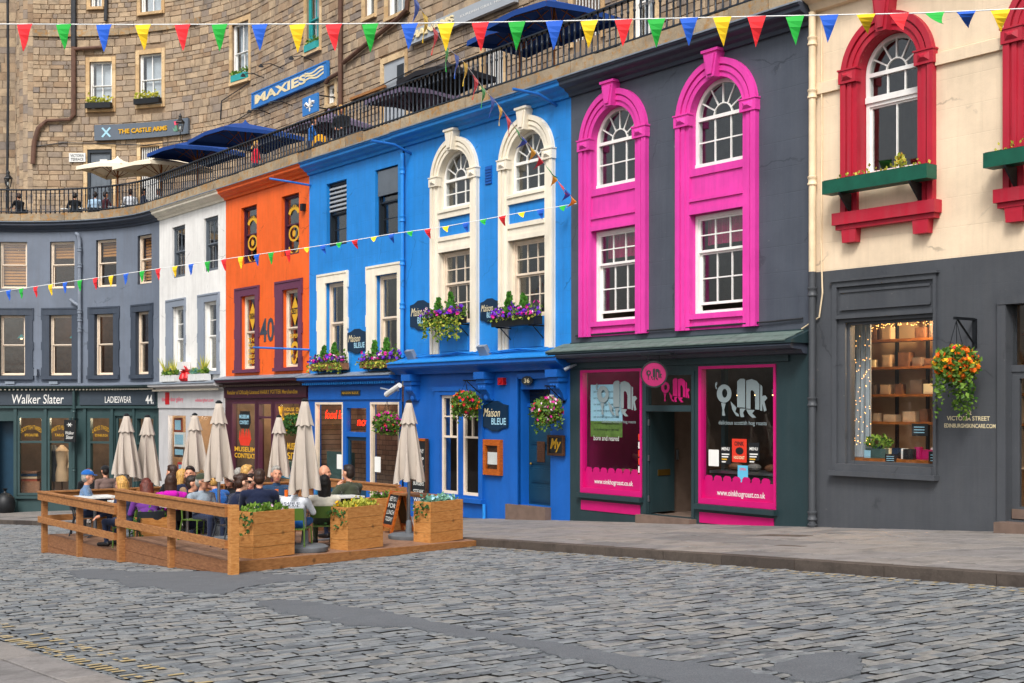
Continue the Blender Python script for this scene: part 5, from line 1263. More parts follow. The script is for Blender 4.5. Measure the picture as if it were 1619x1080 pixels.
for w in (so1, so3):
    f = .06; o = MB().box(w[0], w[0]+f, -.02, .1, w[2], w[3]).box(w[1]-f, w[1], -.02, .1, w[2], w[3]).box(w[0]+f, w[1]-f, -.02, .1, w[3]-f, w[3]).box(w[0]+f, w[1]-f, -.02, .1, w[2], w[2]+f).build('shop_window', 'plum_frame', B)
    pane(w[0]+f, w[1]-f, w[2]+f, w[3]-f, .04, o, 'glass_shop'); xc = (w[0]+w[1])/2; l, r_ = w[0]+.12, w[1]-.12
    if w is so1:
        m = MB().lathe([(.3, -.28), (.42, -.1), (.42, .1), (.34, .22), (.38, .26)], (xc, .06, .95), 14); m.v = [(x, .03+(y-.06)*.05, z) for x, y, z in m.v]; m.build('cauldron_transfer', 'letter_black', o)
        letters('lettering', 'MUSEUM', xc-.34, xc+.34, .98, 1.1, .005, 'letter_lightblue', o, .03); letters('lettering', 'CONTEXT', xc-.32, xc+.32, .8, .92, .005, 'letter_lightblue', o, .03)
        m = MB()
        for q in range(7): m.poly([(xc-.42+q*.12, .35), (xc-.3+q*.12, .35), (xc-.37+q*.12+.04*(q % 2), .62+.08*(q % 3))], .03, .034)
        m.poly([(xc-.45, .36), (xc+.45, .36), (xc+.3, .14), (xc-.3, .14)], .03, .034); tag(m.build('flame_transfer', 'paper_red', o), kind='stuff')
        letters('lettering', 'MUSEUM', l, r_, -.05, .1, .03, 'yellow_vinyl', o, .02); letters('lettering', 'CONTEXT', l, r_, -.25, -.1, .03, 'yellow_vinyl', o, .02)
    else:
        for q, s_ in enumerate(('HOUSE OF', 'WONDERS', 'CURIOS', 'GIFTS')): letters('lettering', s_, l+.4, r_, 1.22-q*.15, 1.33-q*.15, .03, 'yellow_vinyl', o, .02)
        letters('lettering', 'MUSEUM', xc-.1, r_, .1, .3, .03, 'yellow_vinyl', o, .02); letters('lettering', 'SITE', xc-.1, r_, -.18, .02, .03, 'yellow_vinyl', o, .02)
        m = MB().tube([(l+.1, .02, .9), (l+.3, .02, 1.35)], .03).tube([(l+.3, .02, .9), (l+.1, .02, 1.35)], .03); tag(m.build('window_transfer', 'yellow_vinyl', o), kind='stuff')
f = .07; o = MB().box(so2[0], so2[0]+f, -.02, .1, so2[2], so2[3]).box(so2[1]-f, so2[1], -.02, .1, so2[2], so2[3]).box(so2[0]+f, so2[1]-f, -.02, .1, so2[3]-f, so2[3]).box(so2[0]+f, so2[1]-f, -.02, .1, 1.0, 1.06).build('door_frame', 'plum_frame', B); pane(so2[0]+f, so2[1]-f, 1.06, so2[3]-f, .04, o, 'glass_shop')
room(B, x0+.1, x1-.1, gz(x0)+.18, 1.8, 'interior_dark', .2, 2.6); shop_lamp((so1[0]+so1[1])/2, 1.2, 1.4, 90, (1, .75, .45)); shop_lamp((so3[0]+so3[1])/2, 1.2, 1.4, 90, (1, .75, .45))
bk = thing('book_table', 'stack of bright merchandise inside the plum shop doorway', 'display', W((so2[0]+so2[1])/2, .6, gz(x0)+.2))
for q in range(9): MB().box(so2[0]+.05, so2[1]+.3, .4, .9, gz(x0)+.3+q*.17, gz(x0)+.45+q*.17).build('box_row', ['timber_orange', 'paper_blue', 'navy_board', 'interior_green', 'yellow_vinyl'][q % 5], bk)
X, z = FX(464, -.5), FZ(464, 672, -.5); basket('leafy green hanging basket before the plum shopfront', X, z, -.5, .34, .3, [('flower_yellow', 18)], 'leaf_dark', seed=10, dens=.8, armz=z+.6)

# ================================================================== white building
B = bwh = building('white_building', 'white painted building with pale grey window surrounds and cactus pots above its shop', xb['f'], xb['e'])
x0, x1 = xb['f'], xb['e']-.002; shopz = 2.2
ups = [widen(271.7, 293, 1.12), widen(323, 344, 1.12)]
los = [(*widen(261, 296, 1.66), *widen(273, 293, 1.0)), (*widen(314, 347, 1.66), *widen(324, 344, 1.0))]
so1 = [FX(265), FX(296), gz(x0)+.5, 1.12]; so2 = [FX(300), FX(344), gz(x0)+.2, 1.12]
wm = MB(); wall_sheet(wm, x0, x1, shopz, TOP, [(a, b, *UPZ, False) for a, b in ups]+[(q[2], q[3], 2.5, 4.78, False) for q in los], 0, .2, 0)
wall_sheet(wm, x0, x1, gz(x0)-.6, shopz, [(*h, False) for h in (so1, so2)], -.02, .2, 1); wm.build('wall', ['white_wall', 'grey_shop'], B)
cornice(B, x0, x1, 'cream_trim', out=.3)
for a, b in ups: sash(B, a+.005, b-.005, UPZ[0]+.01, UPZ[1]-.005, 'grey_frame', .1, 2, 1, 1, .07)
for q in los: lug_surround(B, *q, 5.05, 4.78, 2.5, 'pale_grey_trim'); sash(B, q[2]+.005, q[3]-.005, 2.52, 4.775, 'white_frame', .13, 1, 2, 1, .06)
room(B, x0+.1, x1-.1, 2.35, 5.2, 'interior_grey', .25); room(B, x0+.1, x1-.1, 5.3, 8.0, 'interior_dark', .25)
shop_cornice(B, x0-.1, x1-.02, 1.92, 'grey_shop', .4, .2); dentils(B, x0-.05, x1-.1, 1.88, 'cream_trim', y=-.26)
MB().box(x0+.02, x1-.05, -.07, -.02, 1.3, 1.85).build('fascia', 'grey_shop', B)
letters('lettering', 'the red door gallery', FX(259), FX(293), 1.48, 1.68, -.075, 'letter_pink', B, .01); letters('lettering', 'edinburghart.com', FX(312), FX(341), 1.48, 1.62, -.075, 'letter_pink', B, .01)
MB().box(FX(264.5), FX(271), -.08, -.07, 1.42, 1.84).build('logo_door', 'alarm_red', B)
for w in (so1, so2):
    f = .08; o = MB().box(w[0], w[0]+f, -.02, .1, w[2], w[3]).box(w[1]-f, w[1], -.02, .1, w[2], w[3]).box(w[0]+f, w[1]-f, -.02, .1, w[3]-f, w[3]).box(w[0]+f, w[1]-f, -.02, .1, w[2], w[2]+f).build('shop_window', 'grey_shop', B); pane(w[0]+f, w[1]-f, w[2]+f, w[3]-f, .04, o, 'glass_shop')
room(B, x0+.1, x1-.1, gz(x0)+.18, 1.8, 'interior_tan', .2, 2.4); shop_lamp((so1[0]+so1[1])/2, 1.0, 1.0, 70, (1, .84, .68)); shop_lamp((so2[0]+so2[1])/2, 1.0, 1.0, 40, (1, .84, .68))
for px, py, w, h, m_ in ((278, 695, .9, .5, 'paper_white'), (278, 715, .9, .35, 'dark_wood'), (280, 738, .5, .3, 'alarm_red'), (276, 672, .7, .5, 'terracotta')):
    X, z = FX(px), FZ(px, py); t = MB().box(X-w/2, X+w/2, .12, .16, z-h/2, z+h/2).build('picture_frame', m_, B); MB().box(X-w/2+.1, X+w/2-.1, .11, .119, z-h/2+.08, z+h/2-.08).build('print', 'letter_lightblue', t)
for i, px in enumerate((263, 276, 292, 308, 322)):
    X, z = FX(px, -.2), 2.2; nm = ['spiky yellow green plant in a white trough, leftmost on the white shop ledge', 'spiky plant beside the leftmost one on the white shop ledge', 'red glazed pot on the white shop ledge', 'blue green leafy plant in a trough on the white shop ledge', 'spiky plant at the right end of the white shop ledge'][i]
    t = thing('potted_plant', nm, 'plant', W(X, -.2, z), group='pots on the shop ledge')
    if i == 2:
        MB().lathe([(.1, 0), (.16, .08), (.13, .2), (.07, .28), (.12, .34), (.05, .36)], (X-.1, -.2, z), 12).lathe([(.09, 0), (.14, .1), (.1, .24), (.06, .3), (.1, .36), (.04, .38)], (X+.22, -.2, z), 12).build('pot', 'alarm_red', t, smooth=True); m = MB(); leaf_quads(m, in_ell((X, -.2, z+.4), (.2, .08, .05), 30), .08, 0, .6); tag(m.build('foliage', 'flower_red', t), kind='stuff')
    else:
        MB().box(X-.3, X+.3, -.32, -.08, z, z+.22).build('pot', 'plastic_white', t); m = MB()
        for q in range(26):
            a = rnd.uniform(0, 2*PI); L = rnd.uniform(.35, .75) if i != 3 else .25; b_ = Vector((X, -.2, z+.24)); d = Vector((math.cos(a)*.5, math.sin(a)*.5, 1)).normalized(); s_ = d.orthogonal().normalized()*.025
            m.add([b_-s_, b_+s_, b_+d*L], [(0, 1, 2)])
        leaf_quads(m, in_ell((X, -.2, z+.28), (.3, .14, .1), 120), .09, 1, .5); tag(m.build('foliage', ['leaf_yellow', 'leaf_blue' if i == 3 else 'leaf'], t), kind='stuff')
MB().box(FX(293), FX(302), -.3, -.02, 2.6, 2.85).build('meter_box', 'plastic_white', B)

# ================================================================== grey corner building, curved
B = bgr = building('grey_building', 'pale grey curved corner building with teal tailor shopfront, far left', XL, xb['f'])
x0, x1 = XL, xb['f']-.002; shopz = 2.12
upp = [(1, 42), (80.5, 117), (152, 185), (215.5, 243)]; lop = [((-8, 49), (3, 40)), ((70.6, 123), (83, 116)), ((141.5, 190), (155, 183)), ((206, 247.5), (219, 241.5))]
ups = [widen(*p, 1.0) for p in upp]; los = [(*widen(*o_, 1.5), *widen((o_[0]+o_[1])/2-3, (o_[0]+o_[1])/2+3, .92)) for o_, i_ in lop]
g1 = [FX(28), FX(70), -2.0, 1.0]; g2 = [FX(76), FX(113), -2.0, 1.0]; g0 = [FX(-6), FX(22), -2.65, .8]; g3 = [FX(141), FX(177), -2.0, 1.0]; g4 = [FX(182), FX(212), -2.5, 1.0]; g5 = [FX(216), FX(246), -2.0, 1.0]
wm = MB(); wall_sheet(wm, x0, x1, shopz, TOP, [(a, b, *UPZ, False) for a, b in ups]+[(q[2], q[3], 2.5, 4.78, False) for q in los], 0, .22, 0, 1)
wall_sheet(wm, x0, x1, -3.6, shopz, [(*h, False) for h in (g0, g1, g2, g3, g4, g5)], -.02, .2, 2); wm.build('wall', ['grey_wall', 'navy_trim', 'teal_shop'], B)
cornice(B, x0, x1, 'slate_trim', out=.3)
for i, (a, b) in enumerate(ups):
    o = sash(B, a+.005, b-.005, UPZ[0]+.01, UPZ[1]-.005, 'cream_frame' if 1 else '', .13, 1, 1, 1, .055)
    for q in range(14 if i in (0, 3) else 5): MB().box(a+.08, b-.08, .3, .33, UPZ[1]-.16-q*.11, UPZ[1]-.08-q*.11).build('blind_slat', 'blind_tan', o)
for q in los: lug_surround(B, *q, 5.05, 4.78, 2.5, 'navy_trim', sill=.14); sash(B, q[2]+.005, q[3]-.005, 2.52, 4.775, 'cream_frame', .13, 1, 1, 1, .055)
room(B, x0+.1, x1-.1, 2.35, 5.2, 'paper_brown', .25, 2.0); room(B, x0+.1, x1-.1, 5.3, 8.0, 'paper_brown', .25, 2.0)
for i, q in enumerate(los[:3]):
    X = (q[2]+q[3])/2+.1; t = thing('pendant_lamp', ['teal pendant lamp in the leftmost window of the grey building', 'teal pendant lamp in the window left of the grey downpipe', 'teal pendant lamp in the window right of the grey downpipe'][i], 'lamp', W(X, .7, 4.1), group='pendant lamps')
    MB().lathe([(.02, .16), (.04, .12), (.14, 0)], (X, .7, 3.95), 12).build('shade', 'teal_frame', t); MB().tube([(X, .7, 4.1), (X, .7, 5.2)], .006, 4).build('flex', 'pipe_black', t); MB().ell((X, .7, 3.94), (.04, .04, .04), 0).build('bulb', 'lamp_warm', t)
shop_lamp((los[1][2]+los[1][3])/2, 1.2, 4.6, 14, (1, .75, .45)); shop_lamp((ups[0][0]+ups[0][1])/2, .8, 7.3, 10, (1, .7, .4)); shop_lamp((ups[3][0]+ups[3][1])/2-.3, .8, 7.3, 8, (1, .7, .4))
shop_cornice(B, x0, x1, 1.98, 'teal_shop', .36, .14, 'grey_wall'); dentils(B, x0, x1-.05, 1.95, 'cream_trim', y=-.24, w=.06, gap=.1, h=.05)
for a, b in ((FX(-30), FX(118)), (FX(128), FX(248))): MB().sweep([(-.09, 1.4), (-.09, 1.9), (-.02, 1.9), (-.02, 1.4)], a, b).build('fascia', 'sign_slate', B)
MB().sweep([(-.13, 1.28), (-.13, 1.36), (-.02, 1.36), (-.02, 1.28)], x0, x1).build('fascia_moulding', 'teal_shop', B)
letters('lettering', 'Walker Slater', FX(20), FX(103), 1.45, 1.8, -.1, 'letter_white', B, .0, .1)
letters('lettering', 'LADIESWEAR', FX(169), FX(211), 1.48, 1.72, -.1, 'letter_white', B, .0); letters('lettering', '44.', FX(234), FX(247), 1.44, 1.76, -.1, 'letter_white', B, .02)
def gshop(w, split=None):
    f = .09; m = MB().box(w[0], w[0]+f, -.05, .1, w[2], w[3]).box(w[1]-f, w[1], -.05, .1, w[2], w[3]).box(w[0]+f, w[1]-f, -.05, .1, w[3]-f, w[3]).box(w[0]+f, w[1]-f, -.05, .1, w[2], w[2]+f).box(w[0]+f, w[1]-f, -.04, .1, -.03, .05)
    o = m.build('shop_window', 'teal_shop', B); pane(w[0]+f, w[1]-f, w[2]+f, -.03, .04, o, 'glass_shop'); pane(w[0]+f, w[1]-f, .05, w[3]-f, .04, o, 'glass_shop'); return o
for w, l1, l2 in ((g1, 'SCOTTISH TWEED', 'SPECIALITIES'), (g2, 'MADE TO MEASURE', 'TAILOR'), (g3, 'LADIES TWEEDS', 'EDINBURGH')):
    o = gshop(w); letters('lettering', l1, w[0]+.12, w[1]-.12, .34, .5, .03, 'letter_gold', o, .0, bend=.14); letters('lettering', l2, w[0]+.25, w[1]-.25, .22, .32, .03, 'letter_gold', o, .01)
gshop(g5)
MB().box(g0[0], g0[1], .5, .56, g0[2], g0[3]).build('door', 'door_navy', B); o = MB().box(g4[0], g4[0]+.1, .05, .1, g4[2], g4[3]).box(g4[1]-.1, g4[1], .05, .1, g4[2], g4[3]).box(g4[0]+.1, g4[1]-.1, .05, .1, g4[3]-.1, g4[3]).build('door', 'teal_shop', B); pane(g4[0]+.1, g4[1]-.1, g4[2], g4[3]-.1, .07, o, 'glass_shop')
for px in (25, 73, 116, 136, 179.5, 214): X = FX(px); MB().box(X-.06, X+.06, -.09, -.02, -3.2, 1.28).build('pilaster', 'teal_shop', B)
room(B, x0+.1, x1-.1, -2.75, 1.3, 'interior_dark', .2, 2.6); shop_lamp((g1[0]+g1[1])/2, .9, .9, 45, (1, .78, .5)); shop_lamp((g3[0]+g3[1])/2, .9, .9, 55, (1, .78, .5)); shop_lamp((g2[0]+g2[1])/2, .9, .9, 36, (1, .78, .5))
MB().sweep([(-.12, -2.12), (-.12, -2.02), (-.02, -2.02), (-.02, -2.12)], FX(24), FX(116)).build('sill', 'teal_shop', B)
for i, px in enumerate((85, 98)):
    X = FX(px, .6); t = thing('mannequin', ['headless mannequin in a grey waistcoat dress in the tailor window', 'headless mannequin in a fawn jacket in the tailor window'][i], 'mannequin', W(X, .6, -2.0))
    m = MB().lathe([(.24, 0), (.25, .3), (.17, .62), (.24, .95), (.25, 1.15), (.12, 1.3), (.05, 1.38)], (X, .6, -1.5), 14); m.build('garment', ['chair_dark', 'interior_tan'][i], t, smooth=True)
    MB().tube([(X-.22, .6, -.4), (X-.33, .56, -.75), (X-.3, .5, -1.0)], [.07, .06, .05], 8).build('sleeve', ['paper_white', 'interior_tan'][i], t); MB().tube([(X+.22, .6, -.4), (X+.33, .56, -.75), (X+.3, .5, -1.0)], [.07, .06, .05], 8).build('sleeve', ['paper_white', 'interior_tan'][i], t); MB().tube([(X, .6, -2.0), (X, .6, -1.4)], .03, 6).build('stand', 'dark_wood', t)
t = thing('display_crate', 'wooden crate with folded garments in the tailor window', 'crate', W(FX(50, .6), .6, -2.0)); X = FX(48, .6)
MB().box(X-.4, X+.4, .4, .8, -2.0, -1.5).build('crate', 'timber_dark', t)
for q in range(4): MB().box(X-.35, X+.3, .42, .78, -1.5+q*.1, -1.42+q*.1).build('folded_cloth', ['terracotta', 'interior_tan', 'navy_board', 'paper_brown'][q], t)
t = thing('hanging_sign', 'small black hanging sign with white script beside the tailor shop downpipe', 'sign', W(FX(112, -.5), -.5, FZ(112, 680, -.5))); X = FX(111, -.5)
z0, z1 = FZ(111, 699, -.5), FZ(111, 664, -.5); MB().box(X-.26, X+.26, -.53, -.49, z0, z1).build('board', 'letter_black', t); letters('lettering', 'Walker', X-.2, X+.2, z0+.28, z0+.4, -.535, 'letter_white', t, 0, .1); letters('lettering', 'Slater', X-.17, X+.17, z0+.12, z0+.25, -.535, 'letter_white', t, 0, .1); MB().box(X-.02, X+.02, -.51, 0, z1+.02, z1+.05).build('bracket', 'black_iron', t)
m = MB()
for a in (0, 1.05, 2.1): c, s = math.cos(a)*.12, math.sin(a)*.08; m.tube([(X-c, -.535, z1-.18-s), (X+c, -.535, z1-.18+s)], .014, 4)
m.build('emblem', 'letter_white', t)
# grey downpipe with offset
X = FX(129); downpipe(B, X, 2.2, 7.55, -.12, 'pipe_grey', .07, [7.2, 6.6, 4.9, 4.6, 4.2]); o = MB().tube([(X, -.12, 7.5), (X-.03, -.16, 7.75), (X-.15, -.1, 7.8), (X-.2, 0, 7.8)], .07, 10).build('pipe_bend', 'pipe_grey', B)
MB().tube([(X, -.12, 5.1), (X-.2, -.12, 5.2), (X-.42, -.12, 5.35)], .06, 8).build('pipe_branch', 'pipe_grey', B); downpipe(B, FX(121), -3.2, 2.0, -.16, 'teal_shop', .06, [1.2, -1.0])
for px in (17, 87): X = FX(px, -.2); MB().box(X-.18, X+.18, -.34, -.14, 2.18, 2.28).build('floodlight', 'lead', B)
MB().box(FX(57), FX(62), -.22, -.02, 2.5, 2.75).build('meter_box', 'pipe_grey', B)
# ================================================================== terrace on top of the fronts
TZ = 8.22
tr = MB(); 
def strip(m, y0, y1, z, x0, x1):
    n = int(abs(x1-x0)/.6)
    for i in range(n):
        a, b = x0+(x1-x0)*i/n, x0+(x1-x0)*(i+1)/n; m.add([(a, y0, z), (b, y0, z), (b, y1, z), (a, y1, z)], [(0, 1, 2, 3)])
strip(tr, -.02, 4.3, TZ, XL, xb['a'])
tag(tr.build('terrace', 'flagstone', None, W), kind='structure'); attr_tint(bpy.data.objects['terrace'].data, [.4]*len(bpy.data.objects['terrace'].data.polygons))
par = thing('parapet', 'low weathered stone coping with orange lichen under the terrace railing', 'wall', W(-30, 0, TZ))
X = xb['a']; 
while X > XL+.5:
    w = rnd.uniform(.7, 1.15); n = 1 if X-w > XA else 3; o = MB().box(X-w+.006, X-.006, -.27+rnd.uniform(-.015, .015), .03, 8.3, 8.56+rnd.uniform(-.015, .02), 0, n).build('coping_stone', 'coping', par); attr_tint(o.data, [rnd.random()]*len(o.data.polygons)); X -= w
rl = thing('railing', 'long black iron balustrade along the terrace above the shops', 'railing', W(-30, -.1, 8.56))
MB().sweep([(-.17, 9.46), (-.17, 9.49), (-.1, 9.52), (-.04, 9.49), (-.04, 9.46)], XL+.3, xb['a']+.4).build('top_rail', 'rail_iron', rl)
MB().sweep([(-.135, 8.64), (-.135, 8.67), (-.075, 8.67), (-.075, 8.64)], XL+.3, xb['a']+.4).build('bottom_rail', 'rail_iron', rl)
prof = [(.026, 0), (.026, .05), (.034, .06), (.034, .09), (.022, .1), (.02, .3), (.022, .62), (.032, .64), (.032, .67), (.02, .69), (.028, .74), (.022, .8), (.02, .88)]
bm_ = MB().lathe(prof, (0, 0, 0), 7); bal = bpy.data.meshes.new('baluster'); bal.from_pydata(bm_.v, [], bm_.f); bal.materials.append(M_['rail_iron']); bal.polygons.foreach_set('use_smooth', [True]*len(bal.polygons))
X = xb['a']+.2
while X > XL+.6:
    inst('baluster', bal, rl, W(X, -.105, 8.585)); X -= .185 if X > XA else .185*RAD/6.9

# ================================================================== old stone tenement behind the terrace
SY = 4.0
SB = thing('stone_building', 'tall rough sandstone tenement curving behind the terrace railing', 'building', W(-36, SY, TZ))
SZ0, SZ1 = TZ-.1, 20.5
def sx(px): return FX(px, SY)
def sz(px, py): return FZ(px, py, SY)
SXL = FX(52, SY)
arcw = lambda w: w*(RAD/(RAD+SY))
# openings: (px0, px1, py top at centre, py bottom)
op = [(141.6, 177, 97.5, 173, 'w'), (220, 255.5, 85, 166, 'w'), (366.6, 393, 36, 128, 'w'), (484, 505, -22, 80, 'w'), (222, 255, -60, 19, 'w'), (612, 644, -90, 22, 'w'), (143, 161, -60, 11, 'w'),
      (138, 177, 236, 365, 'd'), (222, 252, 232, 330, 'b'), (606, 640, 95, 300, 'g'), (764, 796, 58, 150, 'b'), (576, 592, -90, 26, 'w'), (517, 529, 134, 165, 'w'), (905, 950, -60, 60, 'b'), (1000, 1035, -60, 60, 'w')]
ops = []
for a, b, t_, c, k in op:
    x0, x1 = sx(a), sx(b); m_ = (a+b)/2; z1, z0 = sz(m_, t_), max(sz(m_, c), TZ); ops.append([x0, x1, z0, min(z1, SZ1-.2), k])
# dressed margins and masonry
stones = []; Xr = xb['a']+2
z = SZ0; ci = 0
while z < SZ1:
    h = rnd.choice([.17, .2, .23, .27, .31]); z1 = min(z+h, SZ1)
    free = [(SXL, Xr)]
    for o_ in ops:
        if o_[3]+.2 > z and o_[2]-.14 < z1:
            m_ = .17*(RAD/(RAD+SY) if o_[0] < XA else 1); nf = []
            for a, b in free:
                if o_[1]+m_ <= a or o_[0]-m_ >= b: nf.append((a, b)); continue
                if a < o_[0]-m_: nf.append((a, o_[0]-m_))
                if b > o_[1]+m_: nf.append((o_[1]+m_, b))
            free = nf
    for a, b in free:
        x = a
        while x < b-1e-4:
            k = RAD/(RAD+SY) if x < XA else 1.; w = rnd.uniform(.2, .62)*k; w = b-x if b-x-w < .22*k else w
            stones.append((x, x+w, z, z1)); x += w
    z = z1; ci += 1
def scr(X, y, z):
    p = W(X, y, z); return PX0+FP*p[0]/p[1], HY-FP*(p[2]-EYE)/p[1], p[1]
def svis(s):
    u, v, d = scr((s[0]+s[1])/2, SY, (s[2]+s[3])/2); return -20 < u < 1300 and -20 < v and v < (scr((s[0]+s[1])/2, -.1, 9.3)[1] if 1 else 0)+40
def sarea(s):
    a = scr(s[0], SY, s[2]); b = scr(s[1], SY, s[3]); return abs(a[0]-b[0])*abs(a[1]-b[1])
stones = [s for s in stones if svis(s)]
big = set(sorted(stones, key=sarea, reverse=True)[:300])
def stone_geo(m, s, r):
    g = .008; x0, x1, z0, z1 = s[0]+g, s[1]-g, s[2]+g, s[3]-g; p = -rnd.uniform(.0, .025); i = .014; j = lambda: r.uniform(-.008, .008)
    k = RAD/(RAD+SY) if s[0] < XA else 1.; ii = i*k
    lo = [(x0, z0), (x1, z0), (x1, z1), (x0, z1)]; hi = [(x0+ii+j(), z0+i+j()), (x1-ii+j(), z0+i+j()), (x1-ii+j(), z1-i+j()), (x0+ii+j(), z1-i+j())]
    m.add([(x, SY+.03, z) for x, z in lo]+[(x, SY+p+.012, z) for x, z in lo]+[(x, SY+p+j(), z) for x, z in hi], [(0, 1, 5, 4), (1, 2, 6, 5), (2, 3, 7, 6), (3, 0, 4, 7), (4, 5, 9, 8), (5, 6, 10, 9), (6, 7, 11, 10), (7, 4, 8, 11), (8, 9, 10, 11)])
rest = MB(); rt = []
wm = MB()
hol = [(o_[0], o_[1], o_[2], o_[3], False) for o_ in ops]
wall_sheet(wm, SXL, Xr, SZ0, SZ1, hol, SY+.028, .2, 0, 0, .35); wl_ = wm.build('wall', 'wall_mortar', SB)
for s in stones:
    if s in big:
        m = MB(); stone_geo(m, s, rnd); o = m.build('stone', 'rubble', SB); attr_tint(o.data, [rnd.random()]*9)
    else: stone_geo(rest, s, rnd); rt += [rnd.random()]*9
o = rest.build('rubble_masonry', 'rubble', SB); attr_tint(o.data, rt); o['kind'] = 'stuff'
def dressed(m_args, name='dressed_stone'):
    o = MB().box(*m_args).build(name, 'dressed', SB); attr_tint(o.data, [rnd.random()]*6); return o
fr = {0: 'white_frame', 1: 'white_frame', 2: 'white_frame', 3: 'white_frame', 4: 'white_frame'}
for i, (x0, x1, z0, z1, k) in enumerate(ops):
    kk = RAD/(RAD+SY) if x0 < XA else 1.; m_ = .165*kk
    n = max(2, int((z1-z0)/.42)); h = (z1+.19-z0+.12)/n
    for q in range(n):
        for a, b in ((x0-m_, x0), (x1, x1+m_)): dressed((a+.003, b, SY-.02, SY+.03, z0-.12+q*h+.004, z0-.12+(q+1)*h-.004))
    dressed((x0+.003, x1-.003, SY-.02, SY+.03, z1, z1+.186), 'lintel')
    if k == 'w':
        o = sash(SB, x0+.004, x1-.004, z0, z1-.002, 'white_frame' if i not in (3,) else 'teal_frame', SY+.13, 2, 1, 1, .055*(.7 if x0 < XA else 1)); dressed((x0-m_*.6, x1+m_*.6, SY-.09, SY+.2, z0-.115, z0-.005), 'sill')
        MB().box(x0+.1, x1-.1, SY+.3, SY+.32, z0+.1, z1-.1).build('blind', 'blind_pale', o)
    elif k == 'd':
        o = MB().box(x0, x0+.1*kk, SY+.02, SY+.12, z0, z1).box(x1-.1*kk, x1, SY+.02, SY+.12, z0, z1).box(x0, x1, SY+.02, SY+.12, z1-.14, z1).build('door_frame', 'dark_frame', SB); d = MB().box(x0+.1*kk, x1-.1*kk, SY+.1, SY+.16, z0, z1-.14)
        for u in (.3, .52, .75): d.box(x0+(x1-x0)*u-.01, x0+(x1-x0)*u+.01, SY+.085, SY+.1, z0, z1-.2)
        d = d.build('door', 'grey_frame', SB); xc = x0+(x1-x0)*.62; MB().box(xc-.1, xc+.1, SY+.07, SY+.084, z1-.75, z1-.4).build('notice', 'plastic_white', d)
    elif k == 'b':
        MB().box(x0, x1, SY+.2, SY+.22, z0, z1).build('window', 'interior_dark', SB)
        for q in range(9): X = x0+(x1-x0)*(q+.5)/9; MB().box(X-.014, X+.014, SY+.08, SY+.1, z0, z1).build('window_bar', 'plastic_white', SB)
    else:
        o = MB().box(x0, x1, SY+.03, SY+.1, z0, z1).build('door', 'sign_pale', SB); MB().box(x0+(x1-x0)*.62, x1-.1, SY+.015, SY+.029, z1-.75, z1-.2).build('glazed_panel', 'dark_frame', o)
room(SB, SXL+.2, Xr, TZ, 12.6, 'interior_dark', SY+.4, SY+2.5); room(SB, SXL+.2, Xr, 12.7, 16.0, 'interior_dark', SY+.4, SY+2.5); room(SB, SXL+.2, Xr, 16.1, SZ1+.1, 'interior_dark', SY+.4, SY+2.5)
# string course, stepping up to the right
for a, b, z in ((52, 206, 16.4), (206, 318, 16.42), ):
    X = sx(a)
    while X < sx(b):
        w = min(.6*RAD/(RAD+SY), sx(b)-X); o = MB().box(X+.003, X+w-.003, SY-.09, SY+.02, z, z+.26, 0, 1).build('string_course_stone', 'coping', SB); attr_tint(o.data, [rnd.random()]*6); X += w
        if w < .05: break
# corner: the wall turns back out of sight at the left
tw = MB(); n = 8; P0 = Vector(W(SXL, SY, 0)); thx = TH0+(XA-SXL)/RAD; nrm = Vector((math.cos(thx), math.sin(thx), 0)); tan = Vector((-math.sin(thx), math.cos(thx), 0))
rc = .9; cc = P0+nrm*rc; L = []
for i in range(n+1):
    a = PI*.62*i/n; L.append(cc-nrm*rc*math.cos(a)+tan*rc*math.sin(a))
L.append(L[-1]+(L[-1]-L[-2]).normalized()*9)
for i in range(len(L)-1):
    z = SZ0
    while z < SZ1+.8:
        h = rnd.choice([.28, .33, .38]); a, b = L[i], L[i+1]; nn = (b-a).cross(Vector((0, 0, 1))).normalized()*rnd.uniform(0, .02)
        tw.add([(a.x+nn.x, a.y+nn.y, z+.006), (b.x+nn.x, b.y+nn.y, z+.006), (b.x+nn.x, b.y+nn.y, z+h-.006), (a.x+nn.x, a.y+nn.y, z+h-.006)], [(0, 1, 2, 3)]); z += h
off = worldloc(SB); tw.v = [(x-off.x, y-off.y, z-off.z) for x, y, z in tw.v]
o = tw.build('corner_masonry', 'rubble', SB, None); attr_tint(o.data, [rnd.random() for _ in o.data.polygons]); o['kind'] = 'stuff'
# pipes on the stone wall
def spipe(pts, r, mat, nm='drain_pipe'): return MB().tube([(sx(px), SY-.12, sz(px, py)) for px, py in pts], r, 8).build(nm, mat, SB, smooth=True)
spipe([(118, -20), (118, 75)], .07, 'pipe_black'); spipe([(118, 75), (118, 183), (112, 190), (75, 192), (62, 203), (55, 225), (53, 260)], .065, 'pipe_rust'); spipe([(119, 79), (165, 76)], .075, 'pipe_rust'); spipe([(170, -10), (169, 34)], .05, 'pipe_black')
spipe([(543, -20), (543, 172)], .08, 'pipe_rust'); spipe([(650, -10), (648, 16), (635, 30), (548, 100)], .075, 'pipe_rust'); spipe([(543, 115), (525, 125), (520, 132)], .07, 'pipe_rust')
m = MB()
for pts in ([(56, 232), (100, 226), (150, 227), (230, 230), (300, 222), (345, 212)], [(352, 205), (400, 176), (470, 142)], [(560, 158), (640, 118), (760, 62)], [(395, 132), (352, 160), (350, 190)]): m.tube([(sx(a), SY-.05, sz(a, b)) for a, b in pts], .02, 5)
tag(m.build('cables', 'pipe_black', SB), kind='stuff')
MB().box(sx(556), sx(611), SY-.08, SY, sz(583, 149), sz(583, 145)).build('timber_rail', 'timber', SB)
